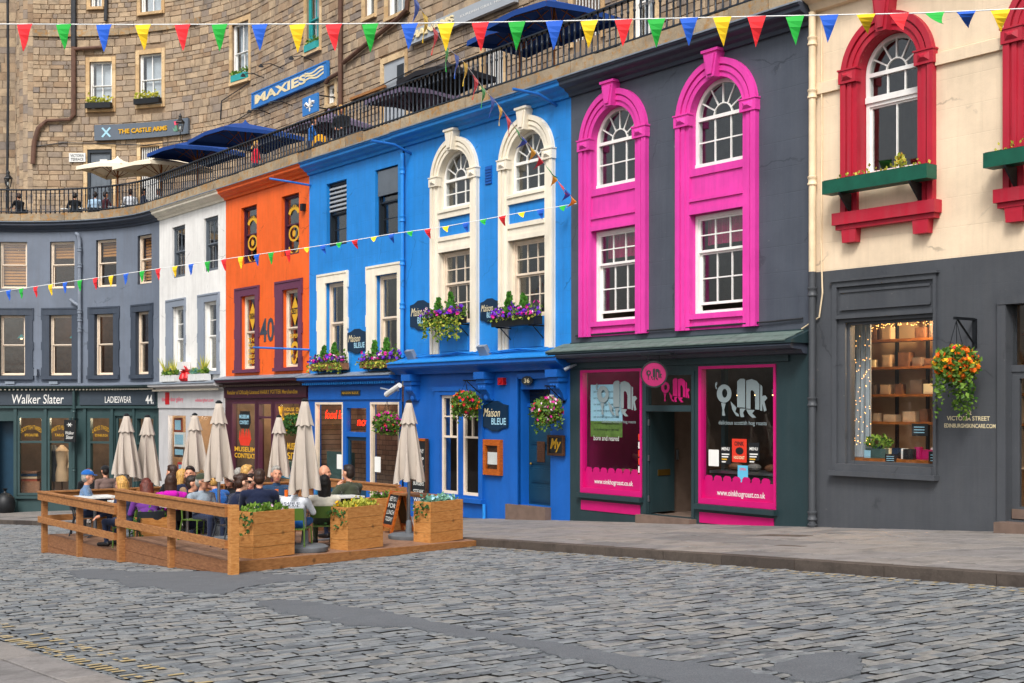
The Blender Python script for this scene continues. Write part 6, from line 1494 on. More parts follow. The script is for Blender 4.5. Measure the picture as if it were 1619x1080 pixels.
# neighbouring wall seen through the gap at the far left
NB = thing('far_tenement', 'sooty sandstone side wall with dark pipes at the far left edge', 'building', (-22.5, 57, TZ-2))
m = MB(); tt = []; z = 4.
while z < 24:
    h = rnd.choice([.3, .36, .42]); x = -25.5
    while x < -19.6:
        w = rnd.uniform(.4, .9); m.add([(x+.01, 58+rnd.uniform(0, .04), z+.01), (x+w-.01, 58+rnd.uniform(0, .04), z+.01), (x+w-.01, 58, z+h-.01), (x+.01, 58, z+h-.01)], [(0, 1, 2, 3)]); tt.append(rnd.random()); x += w
    z += h
off = worldloc(NB); m.v = [(a-off.x, b-off.y, c-off.z) for a, b, c in m.v]; o = m.build('masonry', 'rubble', NB, None); attr_tint(o.data, tt); o['kind'] = 'stuff'
o = MB().box(-27, -19.4, 58.06, 58.6, 0, 24).build('wall', 'wall_mortar', NB, lambda x, y, z: (x, y, z))
def wp(px, py, Z): return ((px-PX0)/FP*Z, Z, EYE+(HY-py)/FP*Z)
ident = lambda x, y, z: (x, y, z)
for px, r in ((12, .06), (33, .09), (47, .07)): MB().tube([wp(px, -20, 56.8), wp(px+1, 120, 56.8), wp(px-1, 330, 56.8)], r, 8).build('drain_pipe', 'pipe_black', NB, ident, smooth=True)
MB().tube([wp(31, 200, 56.5), wp(40, 240, 56.5), wp(52, 190, 56.5), wp(50, 100, 56.5)], .06, 6).build('drain_pipe', 'pipe_rust', NB, ident)
# signs on the tenement
def board(name, label, px0, px1, pyb, pyt, mat, dep=.1, y=None, frame=None):
    y = SY-.06-dep if y is None else y; x0, x1 = FX(px0, y), FX(px1, y); pm_ = (px0+px1)/2; z0, z1 = FZ(pm_, pyb, y), FZ(pm_, pyt, y)
    t = thing(name, label, 'sign', W((x0+x1)/2, y, z0)); n = 1 if x0 > XA else 8
    MB().box(x0, x1, y, y+dep, z0, z1, 0, n).build('board', mat, t)
    if frame:
        e = .05; MB().box(x0, x1, y-.02, y, z0, z0+e, 0, n).box(x0, x1, y-.02, y, z1-e, z1, 0, n).box(x0, x0+e*.7, y-.018, y, z0+e, z1-e).box(x1-e*.7, x1, y-.018, y, z0+e, z1-e).build('frame', frame, t)
    return t, x0, x1, z0, z1, y
t, x0, x1, z0, z1, y = board('pub_sign', 'long grey pub sign with gold raised lettering and a white saltire', 149, 297, 218.5, 194, 'sign_grey'); w, h = x1-x0, z1-z0
letters('lettering', 'THE CASTLE ARMS', x0+w*.24, x0+w*.76, z0+h*.36, z0+h*.66, y-.04, 'letter_gold', t, .03, deep=.035)
m = MB()
for s in (-1, 1): c = x0+w*.115; m.poly([(c-w*.045, z0+h*(.5-s*.27)), (c-w*.03, z0+h*(.5-s*.33)), (c+w*.05, z0+h*(.5+s*.27)), (c+w*.035, z0+h*(.5+s*.33))], y-.012, y-.002)
m.build('saltire', 'letter_lightblue', t)
m = MB(); c = x0+w*.865; m.ell((c, y-.02, z0+h*.42), (w*.022, .012, h*.2), 1); m.poly([(c-w*.02, z0+h*.62), (c+w*.02, z0+h*.62), (c+w*.028, z0+h*.86), (c-w*.028, z0+h*.86)], y-.02, y-.005, 0)
for s in (-1, 1): m.poly([(c, z0+h*.2), (c+s*w*.045, z0+h*.5), (c+s*w*.03, z0+h*.25)], y-.015, y-.004, 1)
m.build('thistle_emblem', ['letter_pink', 'leaf_blue'], t)
t, x0, x1, z0, z1, y = board('bistro_sign', 'long blue framed sign with cream capital letters on the stone wall', 398, 517, 148.5, 121.5, 'sign_blue', frame='sign_blue'); w, h = x1-x0, z1-z0
letters('lettering', 'MAXIES', x0+w*.03, x0+w*.74, z0+h*.22, z0+h*.78, y-.012, 'letter_cream', t, .04)
m = MB()
for q in range(3):
    P = [(x0+w*(.72+.24*i/8), z0+h*(.3+.18*q+.07*math.sin(i*.9+q))) for i in range(9)]; m.poly([(a, b) for a, b in P]+[(a, b+h*.1) for a, b in P[::-1]], y-.012, y-.006)
tag(m.build('scroll_motif', 'letter_cream', t), kind='stuff')
t, x0, x1, z0, z1, y = board('fleur_sign', 'small blue hanging sign with a white fleur-de-lis', 478, 502, 180, 151, 'sign_blue', .06, SY-.7); w, h = x1-x0, z1-z0; c = (x0+x1)/2
m = MB().ell((c, y-.01, z0+h*.6), (w*.08, .01, h*.26), 0).box(c-w*.2, c+w*.2, y-.02, y-.002, z0+h*.36, z0+h*.42).ell((c, y-.01, z0+h*.24), (w*.05, .01, h*.14), 0)
for s in (-1, 1): m.tube([(c+s*w*.03, y-.012, z0+h*.4), (c+s*w*.2, y-.012, z0+h*.62), (c+s*w*.3, y-.012, z0+h*.56), (c+s*w*.27, y-.012, z0+h*.48)], [.03, .05, .04, .02], 6)
m.build('fleur_emblem', 'letter_white', t); MB().box(x1-.03, x1, y+.06, SY, z1-.1, z1-.06).box(x1-.03, x1, y+.06, SY, z0+.1, z0+.14).build('bracket', 'black_iron', t)
t, x0, x1, z0, z1, y = board('grill_sign', 'long pale grey restaurant sign with raised cream letters near the top', 646, 813, 37, 14, 'sign_pale', .14); w, h = x1-x0, z1-z0
letters('lettering', 'HANAMS', x0+w*.04, x0+w*.46, z0+h*.28, z0+h*.82, y-.05, 'letter_cream', t, .03, deep=.045); letters('lettering', 'KURDISH GRILL HOUSE', x0+w*.52, x0+w*.96, z0+h*.42, z0+h*.58, y-.006, 'letter_white', t, .0)
t, x0, x1, z0, z1, y = board('street_sign', 'small white street name plate left of the terrace door', 109, 135, 256, 242, 'plastic_white', .03); letters('lettering', 'VICTORIA', x0+.04, x1-.04, z0+.2, z0+.31, y-.005, 'letter_black', t, .01); letters('lettering', 'TERRACE', x0+.05, x1-.05, z0+.05, z0+.16, y-.005, 'letter_black', t, .01)
# dark planter troughs under the two lower windows
for i in (0, 1):
    x0, x1, z0, z1, k = ops[i]; t = thing('window_box', ['dark trough under the left sash window above the pub sign', 'dark trough under the right sash window above the pub sign'][i], 'window box', W((x0+x1)/2, SY, z0)); MB().box(x0-.05, x1+.05, SY-.3, SY-.1, z0+.0, z0+.22, 0, 3).build('trough', 'black_iron', t)
    m = MB(); leaf_quads(m, [(rnd.uniform(x0, x1), SY-.2+rnd.uniform(-.08, .08), z0+.22+abs(rnd.gauss(0, .1))) for _ in range(90)], .12, 0, .8); tag(m.build('foliage', 'leaf_yellow', t), kind='stuff')
for i, nm in ((2, 'teal planter on the sill of the sash window left of the blue sign'), (3, 'teal planter of greenery on the high window above the blue sign')):
    x0, x1, z0, z1, k = ops[i]; t = thing('window_box', nm, 'window box', W((x0+x1)/2, SY, z0)); MB().box(x0+.05, x1-.05, SY-.12, SY+.08, z0, z0+.24).build('trough', 'teal_frame', t)
    m = MB(); leaf_quads(m, [(rnd.uniform(x0, x1), SY-.03+rnd.uniform(-.08, .08), z0+.26+abs(rnd.gauss(0, .07))) for _ in range(70)], .1, 0, .8); tag(m.build('foliage', 'leaf', t), kind='stuff')
# spot lamps on stalks over the blue sign
for i, (a, b) in enumerate(((418, 119), (447, 104), (496, 92), (428, 176), (463, 163))):
    X, z = sx(a), sz(a, b); t = thing('spot_lamp', ['spot lamp over the left end of the blue sign', 'spot lamp over the middle of the blue sign', 'spot lamp over the right end of the blue sign', 'spot lamp below the left half of the blue sign', 'spot lamp below the middle of the blue sign'][i], 'lamp', W(X, SY, z), group='sign spot lamps')
    MB().tube([(X, SY, z-.1), (X, SY-.5, z), (X-.1, SY-.75, z-.05)], .018, 6).build('arm', 'black_iron', t); MB().lathe([(.04, .1), (.1, 0)], (X-.12, SY-.8, z-.14), 10).build('lamp_shade', 'black_iron', t)
# wall lanterns
def lantern(label, c, sc, stand):
    t = thing('lantern', label, 'lantern', c)
    L_ = lambda x, y, z: (c[0]+x*sc, c[1]+y*sc, c[2]+z*sc)
    MB().lathe([(.09, 0), (.16, .34)], (0, 0, 0), 6).build('glass_body', 'glass', t, L_); m = MB()
    for j in range(6): a = 2*PI*j/6; m.tube([(.09*math.cos(a), .09*math.sin(a), 0), (.16*math.cos(a), .16*math.sin(a), .34)], .012, 4)
    m.build('frame', 'black_iron', t, L_); MB().lathe([(.19, .34), (.17, .38), (.06, .5), (.05, .56), (.08, .58), (.02, .68), (.001, .74)], (0, 0, 0), 6).build('roof', 'black_iron', t, L_); MB().ell((0, 0, .14), (.04, .04, .08), 0).build('bulb', 'plastic_white', t, L_)
    if stand == 'arm': MB().tube([(0, 0, 0), (0, 0, -.3), (.1, .1, -.42), (.35, .5, -.4)], .02, 6).build('bracket', 'black_iron', t, L_)
    else: MB().lathe([(.04, -2.6), (.035, -.2), (.06, -.05), (.05, 0)], (0, 0, 0), 8).build('post', 'black_iron', t, L_)
X = FX(285, SY-.7); lantern('black six-sided wall lantern at the right end of the grey pub sign', W(X, SY-.7, FZ(285, 208, SY-.7)), 1.0, 'arm')
lantern('black lantern on a post at the far left end of the terrace', W(FX(13, 1.2), 1.2, FZ(13, 296, 1.2)), .95, 'post')
# open parasols on the terrace
def parasol(label, px, py, y, half, mat, rise=.5, ht=None, pole='shelf_wood', group='parasols open on the terrace'):
    X, z = FX(px, y), FZ(px, py, y); t = thing('open_parasol', label, 'parasol', W(X, y, TZ), group=group); k = RAD/(RAD+y) if X < XA else 1.
    c4 = [(X-half*k, y-half), (X+half*k, y-half), (X+half*k, y+half), (X-half*k, y+half)]; m = MB(); A = (X, y, z); n = 8; pts = []
    for i in range(4):
        a, b = c4[i], c4[(i+1) % 4]
        for q in range(2): u = q/2; pts.append((a[0]+(b[0]-a[0])*u, a[1]+(b[1]-a[1])*u, z-rise-(0 if q == 0 else -.07)))
    mid = [((p[0]+X)/2, (p[1]+y)/2, z-rise*.42) for p in pts]
    m.add([A]+mid+pts+[(p[0], p[1], p[2]-.13) for p in pts], [(0, 1+(i+1) % n, 1+i) for i in range(n)]+[(1+i, 1+(i+1) % n, 1+n+(i+1) % n, 1+n+i) for i in range(n)]+[(1+n+i, 1+n+(i+1) % n, 1+2*n+(i+1) % n, 1+2*n+i) for i in range(n)])
    m.build('canopy', mat, t)
    MB().lathe([(.28*1, z-.13), (.05, z+.05), (.02, z+.12)], (X, y, 0), 8).build('vent', mat, t); MB().lathe([(.03, TZ), (.03, z+.06)], (X, y, 0), 8).build('pole', pole, t)
    for i, p in enumerate(pts): MB().tube([(X, y, z-.06), (p[0], p[1], p[2]-.02)], .014, 4).build('rib', pole, t)
    for i, p in enumerate(mid): MB().tube([(X, y, z-rise-.3), (p[0], p[1], p[2]-.03)], .012, 4).build('strut', pole, t)
    MB().lathe([(.3, TZ+.005), (.3, TZ+.07), (.05, TZ+.1)], (X, y, 0), 14).build('base', 'base_stone', t)
parasol('cream parasol on the terrace before the pub door', 186, 252, 2.0, 1.15, 'canvas_cream', .42)
parasol('larger cream parasol right of the other cream one on the terrace', 255, 248, 1.6, 1.3, 'canvas_cream', .45)
parasol('lower navy parasol on the terrace left of the blue one behind it', 312, 224, 1.7, 1.35, 'canvas_navy', .45)
parasol('navy parasol on the terrace below the blue framed sign', 388, 195, 2.2, 1.5, 'canvas_navy', .55)
parasol('black parasol on the terrace beside the fleur-de-lis sign', 520, 178, 2.0, 1.0, 'canvas_mauve', .45, pole='black_iron')
parasol('mauve topped parasol on the terrace in front of the grey door', 655, 125, 1.9, 1.0, 'canvas_mauve', .55, pole='black_iron')
parasol('black parasol on the terrace right of the grey door', 706, 101, 1.5, .95, 'canvas_black', .4, pole='black_iron')
parasol('big navy parasol on the terrace at the top of the photo', 876, 4, 1.5, 1.15, 'canvas_navy', .45)
parasol('navy parasol behind the big one at the top of the photo', 822, 36, 2.0, .95, 'canvas_navy', .4)
# benches and tables behind the railing
for i, px in enumerate((120, 170, 215, 420, 470, 600, 690, 740)):
    X = FX(px, 1.3); t = thing('terrace_table', 'pale table behind the railing '+['at the far left of the terrace', 'under the left cream parasol', 'under the right cream parasol', 'below the navy parasols', 'left of the fleur-de-lis sign', 'below the grey door', 'under the mauve parasol', 'under the black parasol'][i], 'table', W(X, 1.3, TZ), group='terrace tables')
    MB().box(X-.4, X+.4, 1.0, 1.6, TZ+.7, TZ+.74).build('table_top', 'plastic_white' if i < 3 else 'timber', t); MB().lathe([(.2, TZ), (.03, TZ+.05), (.03, TZ+.7)], (X, 1.3, 0), 8).build('pedestal', 'black_iron', t)
# ================================================================== timber terrace in the street
YR, YK = -9.9, -4.65                       # road side, kerb side
XS, XE = -20.46, -24.3                     # step between the two platforms, downhill end
def xend(y): return -16.35-(y-YR)*(1.55/5.3)
def zR(y): return -.73-.03*(y-YR)
def zL(y): return -.99-.03*(y-YR)
def deckz(X, y): return zR(y) if X > XS else zL(y)
def slant(m, x0, x1, y0, y1, zf, t, x1f=None):     # a board lying on the sloping deck
    a0, a1 = (x1, x1) if x1f is None else (x1f(y0), x1f(y1))
    return m.hexa([(x0, y0, zf(y0)-t), (a0, y0, zf(y0)-t), (a1, y1, zf(y1)-t), (x0, y1, zf(y1)-t), (x0, y0, zf(y0)), (a0, y0, zf(y0)), (a1, y1, zf(y1)), (x0, y1, zf(y1))])
for (nm, x0, x1, zf, xf, lab) in (('r', XS, -16.35, zR, xend, 'upper wooden deck platform carrying three planters'), ('l', XE, XS-.01, zL, None, 'lower wooden deck platform at the downhill end')):
    t = thing('deck_platform', lab, 'deck', S((x0+x1)/2, -7.3, gz(x0)), group='outdoor seating decks')
    y = YR
    while y < YK-.02:
        y1 = min(y+.143, YK); slant(MB(), x0, x1, y+.003, y1-.003, zf, .03, xf).build('deck_board', 'decking', t, S); y = y1
    # skirts: stacked boards cut to the falling ground
    def skirt(p0, p1, z0f, nb, mat, hh):
        n = 6
        for b in range(nb):
            m = MB(); top = []; bot = []
            for i in range(n+1):
                u = i/n; X, y = p0[0]+(p1[0]-p0[0])*u, p0[1]+(p1[1]-p0[1])*u; zt = z0f(y)-.032-b*hh+.03; zb = max(zt-hh+.006, gz(X)+.004) if b < nb-1 else gz(X)+.004
                zb = min(zb, zt-.001); top.append((X, y, zt)); bot.append((X, y, zb))
            d = Vector((p1[0]-p0[0], p1[1]-p0[1], 0)).normalized(); nn = Vector((d.y, -d.x, 0))*.03
            for i in range(n):
                q = [bot[i], bot[i+1], top[i+1], top[i]]; m.add(q+[(a-nn.x, b_-nn.y, c) for a, b_, c in q], [(0, 1, 2, 3), (7, 6, 5, 4), (3, 2, 6, 7), (0, 4, 5, 1), (0, 3, 7, 4), (1, 5, 6, 2)])
            m.build('skirt_board', mat, t, S)
    if nm == 'r':
        skirt((XS+.02, YR-.03), ((XS-16.35)/2, YR-.03), zf, 2, 'timber_dark', .2); skirt(((XS-16.35)/2+.003, YR-.03), (-16.36, YR-.03), zf, 2, 'timber_dark', .2)
        mid_ = (xend(-7.3)+.03, -7.3); skirt((-16.32, YR), mid_, zf, 1, 'timber', .3); skirt((mid_[0], mid_[1]+.004), (xend(YK)+.03, YK), zf, 1, 'timber', .3)
    else:
        skirt((XE, YR-.03), ((XS+XE)/2, YR-.03), zf, 2, 'timber_dark', .22); skirt(((XS+XE)/2+.003, YR-.03), (XS, YR-.03), zf, 2, 'timber_dark', .22); skirt((XE-.03, YK), (XE-.03, YR), zf, 2, 'timber_dark', .22)
        MB().box(XS-.012, XS-.002, YR, YK, -1.2, -.76).build('riser', 'timber_dark', t, S)
def post(t, X, y, zb, zt, w=.11, mat='timber'): MB().box(X-w/2, X+w/2, y-w/2, y+w/2, zb, zt).build('post', mat, t, S)
bl = thing('deck_balustrade', 'stepped timber balustrade along the road side of the deck', 'railing', S(-20, YR, gz(-20)))
PXS = [69.5, 125, 192, 270, 369]; yo = YR-.07
XP = [FX(p, yo) for p in PXS]
for i, X in enumerate(XP):
    zt = [-.33, -.33, .055, -.08, .06][i]; w = .115 if i in (2, 4) else .095
    post(bl, X, yo+(.0 if i in (2, 4) else .01), gz(X)+.005, zt, w, 'timber_orange' if i == 4 else 'timber')
def rail(t, x0, x1, y, z, h=.135, d=.045, nm='rail', mat='timber', cap=True):
    MB().box(x0, x1, y-d/2, y+d/2, z-h, z).build(nm, mat, t, S)
    if cap: MB().box(x0, x1, y-d/2-.02, y+d/2+.05, z+.001, z+.03).build('handrail', mat, t, S)
yr = yo-.075
rail(bl, XP[2]-.02, XP[4]-.06, yr, .03, nm='top_rail'); rail(bl, XP[2]-.02, XP[4]-.06, yr, -.42, .11, nm='mid_rail', cap=False)
rail(bl, XP[0]-.06, XP[2]-.06, yr, -.22, nm='top_rail'); rail(bl, XP[0]-.06, XP[2]-.06, yr, -.66, .11, nm='mid_rail', cap=False)
b2 = thing('deck_balustrade', 'timber balustrade closing the downhill end of the deck', 'railing', S(XE, -7.3, gz(XE)))
MB().box(XE-.06, XE-.02, yr+.03, YK, -.36, -.22).build('top_rail', 'timber', b2, S); MB().box(XE-.09, XE+.02, yr+.03, YK, -.219, -.19).build('handrail', 'timber', b2, S); MB().box(XE-.06, XE-.02, yr+.03, YK, -.75, -.64).build('mid_rail', 'timber', b2, S)
for y in (-8.2, -6.4, -4.75): post(b2, XE+.04, y, zL(y), -.22)
b3 = thing('deck_balustrade', 'timber balustrade on the kerb side of the deck behind the diners', 'railing', S(-22.4, YK, gz(-22)))
rail(b3, XE, XS-.12, YK+.02, -.12, nm='top_rail'); rail(b3, XE, XS-.12, YK+.02, -.6, .11, nm='mid_rail', cap=False)
for X in (XE+.1, -22.4, XS-.08): post(b3, X, YK+.08, gz(X)+.1, -.13, .14)
# planters of stacked boards
def planter(label, cx, cy, w, d, h, rot, z, seed, style=0, boards=4):
    """long face of stacked boards; rot turns the face direction in street coordinates"""
    r = random.Random(seed); t = thing('planter', label, 'planter', S(cx, cy, z)); c, s = math.cos(rot), math.sin(rot)
    Q = lambda x, y, zz: S(cx+x*c-y*s, cy+x*s+y*c, z+zz)          # local: x across depth (towards uphill), y along the face
    bh = h/boards
    for b in range(boards):
        z0, z1 = b*bh+.002, (b+1)*bh-.002; j = r.uniform(0, .006)
        MB().box(d/2-.04, d/2+j, -w/2, w/2, z0, z1).build('board', 'timber_orange', t, Q); MB().box(-d/2, -d/2+.04, -w/2, w/2, z0, z1).build('board', 'timber_orange', t, Q)
        MB().box(-d/2+.041, d/2-.041, -w/2+j*.5, -w/2+.04, z0, z1).build('end_board', 'timber_orange', t, Q); MB().box(-d/2+.041, d/2-.041, w/2-.04, w/2-j*.5, z0, z1).build('end_board', 'timber_orange', t, Q)
    MB().box(-d/2+.04, d/2-.04, -w/2+.04, w/2-.04, h-.1, h-.04).build('soil', 'soil', t, Q)
    m = MB(); P = [(r.uniform(-d/2+.05, d/2-.05), r.uniform(-w/2+.05, w/2-.05), h-.04+abs(r.gauss(0, .05))) for _ in range(210)]; leaf_quads(m, P, .07, 0, .7, r)
    P = [(r.uniform(-d/2, d/2), -w/2-.03+r.uniform(-.04, .02), h-.02-abs(r.gauss(0, .12))) for _ in range(50)]; leaf_quads(m, P, .06, 1, -.2, r); tag(m.build('foliage', [['leaf', 'leaf_yellow', 'leaf_blue'][style], 'leaf_dark'], t, Q), kind='stuff')
    m = MB(); blooms(m, [(r.uniform(-d/2, d/2)*.8, r.uniform(-w/2, w/2)*.9, h+r.uniform(0, .08)) for _ in range(10)], .06, 0, r); tag(m.build('flowers', ['flower_pale', 'flower_yellow', 'letter_lightblue'][style], t, Q), kind='stuff')
sk = math.atan2(1.41, 4.5)
planter('timber planter of trailing ivy at the near corner of the deck', -16.86, -9.16, .8, .36, .66, sk, zR(-9.16)+.001, 1, 0)
planter('timber planter of pale succulents between the two parasol bases', -17.4, -7.35, .8, .36, .66, sk, zR(-7.35)+.001, 2, 1)
planter('timber planter by the pavement at the far end of the deck edge', -17.98, -5.45, .86, .36, .68, sk, zR(-5.45)+.001, 3, 2)
planter('timber planter behind the rail with flowers beside the olive jacket', -20.2, -5.1, .7, .34, .6, 0, zR(-5.1)+.001, 4, 0)
planter('timber planter behind the downhill rail posts', -23.9, -8.9, .6, .34, .55, 0, zL(-8.9)+.001, 5, 1)
planter('timber planter seen through the balustrade beside the purple top', -20.75, -9.3, .5, .34, .55, 0, zL(-9.3)+.001, 6, 0)

# closed parasols
def closed_parasol(label, X, y, z, ht, seed, length=1.3, base=True, rad=.26):
    r = random.Random(seed); c = S(X, y, z); t = thing('closed_parasol', label, 'parasol', c, r.uniform(0, 6), 'closed parasols on the deck'); n = 64
    m = MB(); k = 12; fold = r.choice((6, 7)); ph = [r.uniform(-.4, .4) for _ in range(fold)]; dr_ = [r.uniform(-.1, .12) for _ in range(fold)]
    for i in range(k+1):
        u = i/k
        for j in range(n):
            a = 2*PI*j/n; f = a/(2*PI)*fold; q = int(f) % fold; w = f-int(f); tri = 1-abs(2*w-1)
            R = .045+(rad-.045)*u**.85; R *= 1-(.58*u**.5)*(1-tri)**1.1
            if u > .9: R *= 1-.16*(u-.9)*10*(1-tri)
            aa = a+.5*u*math.sin(2*PI*w)+ph[q]*.2*u*math.sin(PI*w)
            zz = ht-.05-length*u*(1+(.045*tri-.02+dr_[q]*.5*math.sin(PI*w))*u**2)
            m.v.append((R*math.cos(aa), R*math.sin(aa), zz))
    m.f = [(i*n+j, (i+1)*n+j, (i+1)*n+(j+1) % n, i*n+(j+1) % n) for i in range(k) for j in range(n)]; m.m = [0]*len(m.f); m.build('canopy', 'canvas', t, None, smooth='all')
    m = MB()
    for i in range(5):
        u = i/4
        for j in range(n):
            a = 2*PI*j/n; f = a/(2*PI)*8; w = f-int(f); tri = 1-abs(2*w-1); R = (.05+.1*u)*(1-.22*u*(1-tri)); m.v.append((R*math.cos(a), R*math.sin(a), ht+.0-.38*u*(1-.08*(1-tri)*u)*length/1.3))
    m.f = [(i*n+j, (i+1)*n+j, (i+1)*n+(j+1) % n, i*n+(j+1) % n) for i in range(4) for j in range(n)]+[tuple(range(n))]; m.m = [0]*len(m.f); m.build('vent_cap', 'canvas', t, None, smooth='all')
    MB().lathe([(.05, ht-.01), (.055, ht+.02), (.02, ht+.05)], (0, 0, 0), 10).build('finial', 'black_iron', t, None); MB().lathe([(.025, .02), (.025, ht-.03)], (0, 0, 0), 10).build('pole', 'steel', t, None, smooth=True)
    if base: MB().lathe([(.34, .003), (.35, .03), (.35, .07), (.3, .095), (.06, .1), (.045, .3), (.03, .32)], (0, 0, 0), 24).build('base', 'base_stone', t, None, smooth=True)
for i, (px, Z, top, lab) in enumerate(((200, 23.6, 658, 'leftmost closed beige parasol on the lower deck'), (233, 24.0, 660, 'second closed beige parasol from the left on the lower deck'), (308, 24.4, 657, 'closed beige parasol left of the tall one before the white shop'),
        (346, 20.6, 638, 'tall closed beige parasol over the magenta and grey jackets'), (441, 25.3, 660, 'slim closed beige parasol before the plum shopfront'), (482, 19.3, 635, 'tall closed beige parasol between the first two planters'), (646.5, 21.8, 637, 'closed beige parasol at the right standing alone by the chalkboard'))):
    X, y = at(px, Z); z = deckz(X, y); ht = EYE+(HY-top)/FP*Z-z; closed_parasol(lab, X, y, z+.001, ht, 30+i, {200: 1.03, 233: 1.16, 308: .98, 346: 1.14, 441: 1.1, 482: 1.27}.get(px, 1.25), rad=.29 if px != 441 else .25)

# chairs and tables
def chair_proto(mat):
    t = thing('metal_chair', 'x', 'chair')
    m = MB(); n = 8
    for i in range(n+1):
        x = -.21+.42*i/n; m.v += [(x, -.2, .44+.012*math.cos((x/.21)*1.4)-.012), (x, .22, .455-.02*(1-abs(x)/.3))]
    m.f = [(2*i, 2*i+2, 2*i+3, 2*i+1) for i in range(n)]; k = len(m.v); m.v += [(a, b, c-.02) for a, b, c in m.v]; m.f += [tuple(q+k for q in f[::-1]) for f in m.f]+[(0, k, k+2*n, 2*n)][:0]
    for i in range(n): m.f += [(2*i, k+2*i, k+2*i+2, 2*i+2), (2*i+3, k+2*i+3, k+2*i+1, 2*i+1)]
    m.f += [(0, 1, k+1, k), (2*n, k+2*n, k+2*n+1, 2*n+1)]; m.m = [0]*len(m.f); m.build('seat', mat, t, None)
    m = MB()
    for i in range(n+1):
        a = -1+2*i/n; x = .215*a; yb = -.26+.05*a*a; m.v += [(x, yb, .6), (x, yb-.035, .83), (x, yb-.02, .6), (x, yb-.055, .83)]
    for i in range(n): q = 4*i; m.f += [(q, q+4, q+5, q+1), (q+2, q+3, q+7, q+6), (q+1, q+5, q+7, q+3), (q, q+2, q+6, q+4)]
    m.m = [0]*len(m.f); m.build('backrest', mat, t, None)
    for s in (-1, 1):
        MB().tube([(s*.23, .2, 0), (s*.215, .19, .44)], .013, 6).build('leg', mat, t, None); MB().tube([(s*.24, -.28, 0), (s*.215, -.2, .44), (s*.212, -.22, .62), (s*.21, -.25, .8)], .013, 6).build('leg', mat, t, None)
    for ch in t.children:
        for v in ch.data.vertices: v.co.z *= .79
    return t
CH = {'g': chair_proto('chair_green'), 'd': chair_proto('chair_dark')}; used = set()
def chair(k, label, X, y, rz):
    loc = Vector(S(X, y, deckz(X, y)+.001))
    if k in used: t = dup(CH[k], None, loc, rz)
    else: used.add(k); t = CH[k]; t.location = loc; t.rotation_euler = (0, 0, rz)
    t['label'] = label; t['group'] = 'metal chairs on the deck'; return t
def table(label, px, Z, w=.7):
    X, y = at(px, Z); z = deckz(X, y); t = thing('cafe_table', label, 'table', S(X, y, z), SROT, 'cafe tables on the deck')
    MB().box(-w/2, w/2, -w/2, w/2, .72, .745).build('table_top', 'plastic_white', t, None); MB().lathe([(.03, .05), (.03, .72)], (0, 0, 0), 8).build('pedestal', 'steel', t, None)
    for a in range(4): c, s = math.cos(a*PI/2+.78), math.sin(a*PI/2+.78); MB().tube([(0, 0, .05), (c*.3, s*.3, .012)], .018, 6).build('foot', 'steel', t, None)
    return Vector(S(X, y, z+.746))
T1 = table('cafe table between the navy jacket and the grey haired man', 425, 20.0); T2 = table('cafe table in front of the woman in white', 530, 21.0); T3 = table('cafe table left of the man in grey fleece', 296, 21.6); T4 = table('cafe table behind the lower balustrade at the left', 150, 23.6); T5 = table('cafe table beside the purple top', 212, 22.6)
# things on the tables
def glass(label, p, dx, dy, h=.16, r=.035, mat='glass_clear', drink=None):
    t = thing('drinking_glass', label, 'glass', (p[0]+dx, p[1]+dy, p[2]+.001)); MB().lathe([(r*.8, 0), (r, h)], (0, 0, 0), 12).build('tumbler', mat, t, None, smooth=True)
    if drink: MB().lathe([(r*.7, .01), (r*.85, h*.75)], (0, 0, 0), 10).build('drink', drink, t, None)
glass('glass of amber drink before the grey haired man', T1, .1, .12, drink='flower_orange'); glass('water glass beside the navy jacket', T1, -.25, -.1); glass('amber drink beside the white shirt', T1, .28, -.05, drink='flower_orange'); glass('glass on the table by the olive jacket', T2, .1, .1)
cf = thing('carafe', 'glass water carafe beside the navy jacket', 'carafe', (T1[0]-.2, T1[1]-.2, T1[2]+.001)); MB().lathe([(.05, 0), (.055, .02), (.05, .12), (.022, .2), (.035, .26)], (0, 0, 0), 14).build('bottle', 'glass_clear', cf, None, smooth=True)
cf = thing('carafe', 'glass water carafe on the table behind the lower balustrade', 'carafe', (T4[0]-.1, T4[1], T4[2]+.001)); MB().lathe([(.05, 0), (.055, .02), (.05, .12), (.022, .2), (.035, .26)], (0, 0, 0), 14).build('bottle', 'glass_clear', cf, None, smooth=True)
for i, (p, dx) in enumerate(((T5, 0), (T4, .2))):
    t = thing('menu_card', ['white menu card on the table beside the purple top', 'white menu card on the left table'][i], 'menu', (p[0]+dx, p[1], p[2]+.001)); MB().box(-.12, .12, -.09, .09, 0, .004).build('card', 'paper_white', t, None)
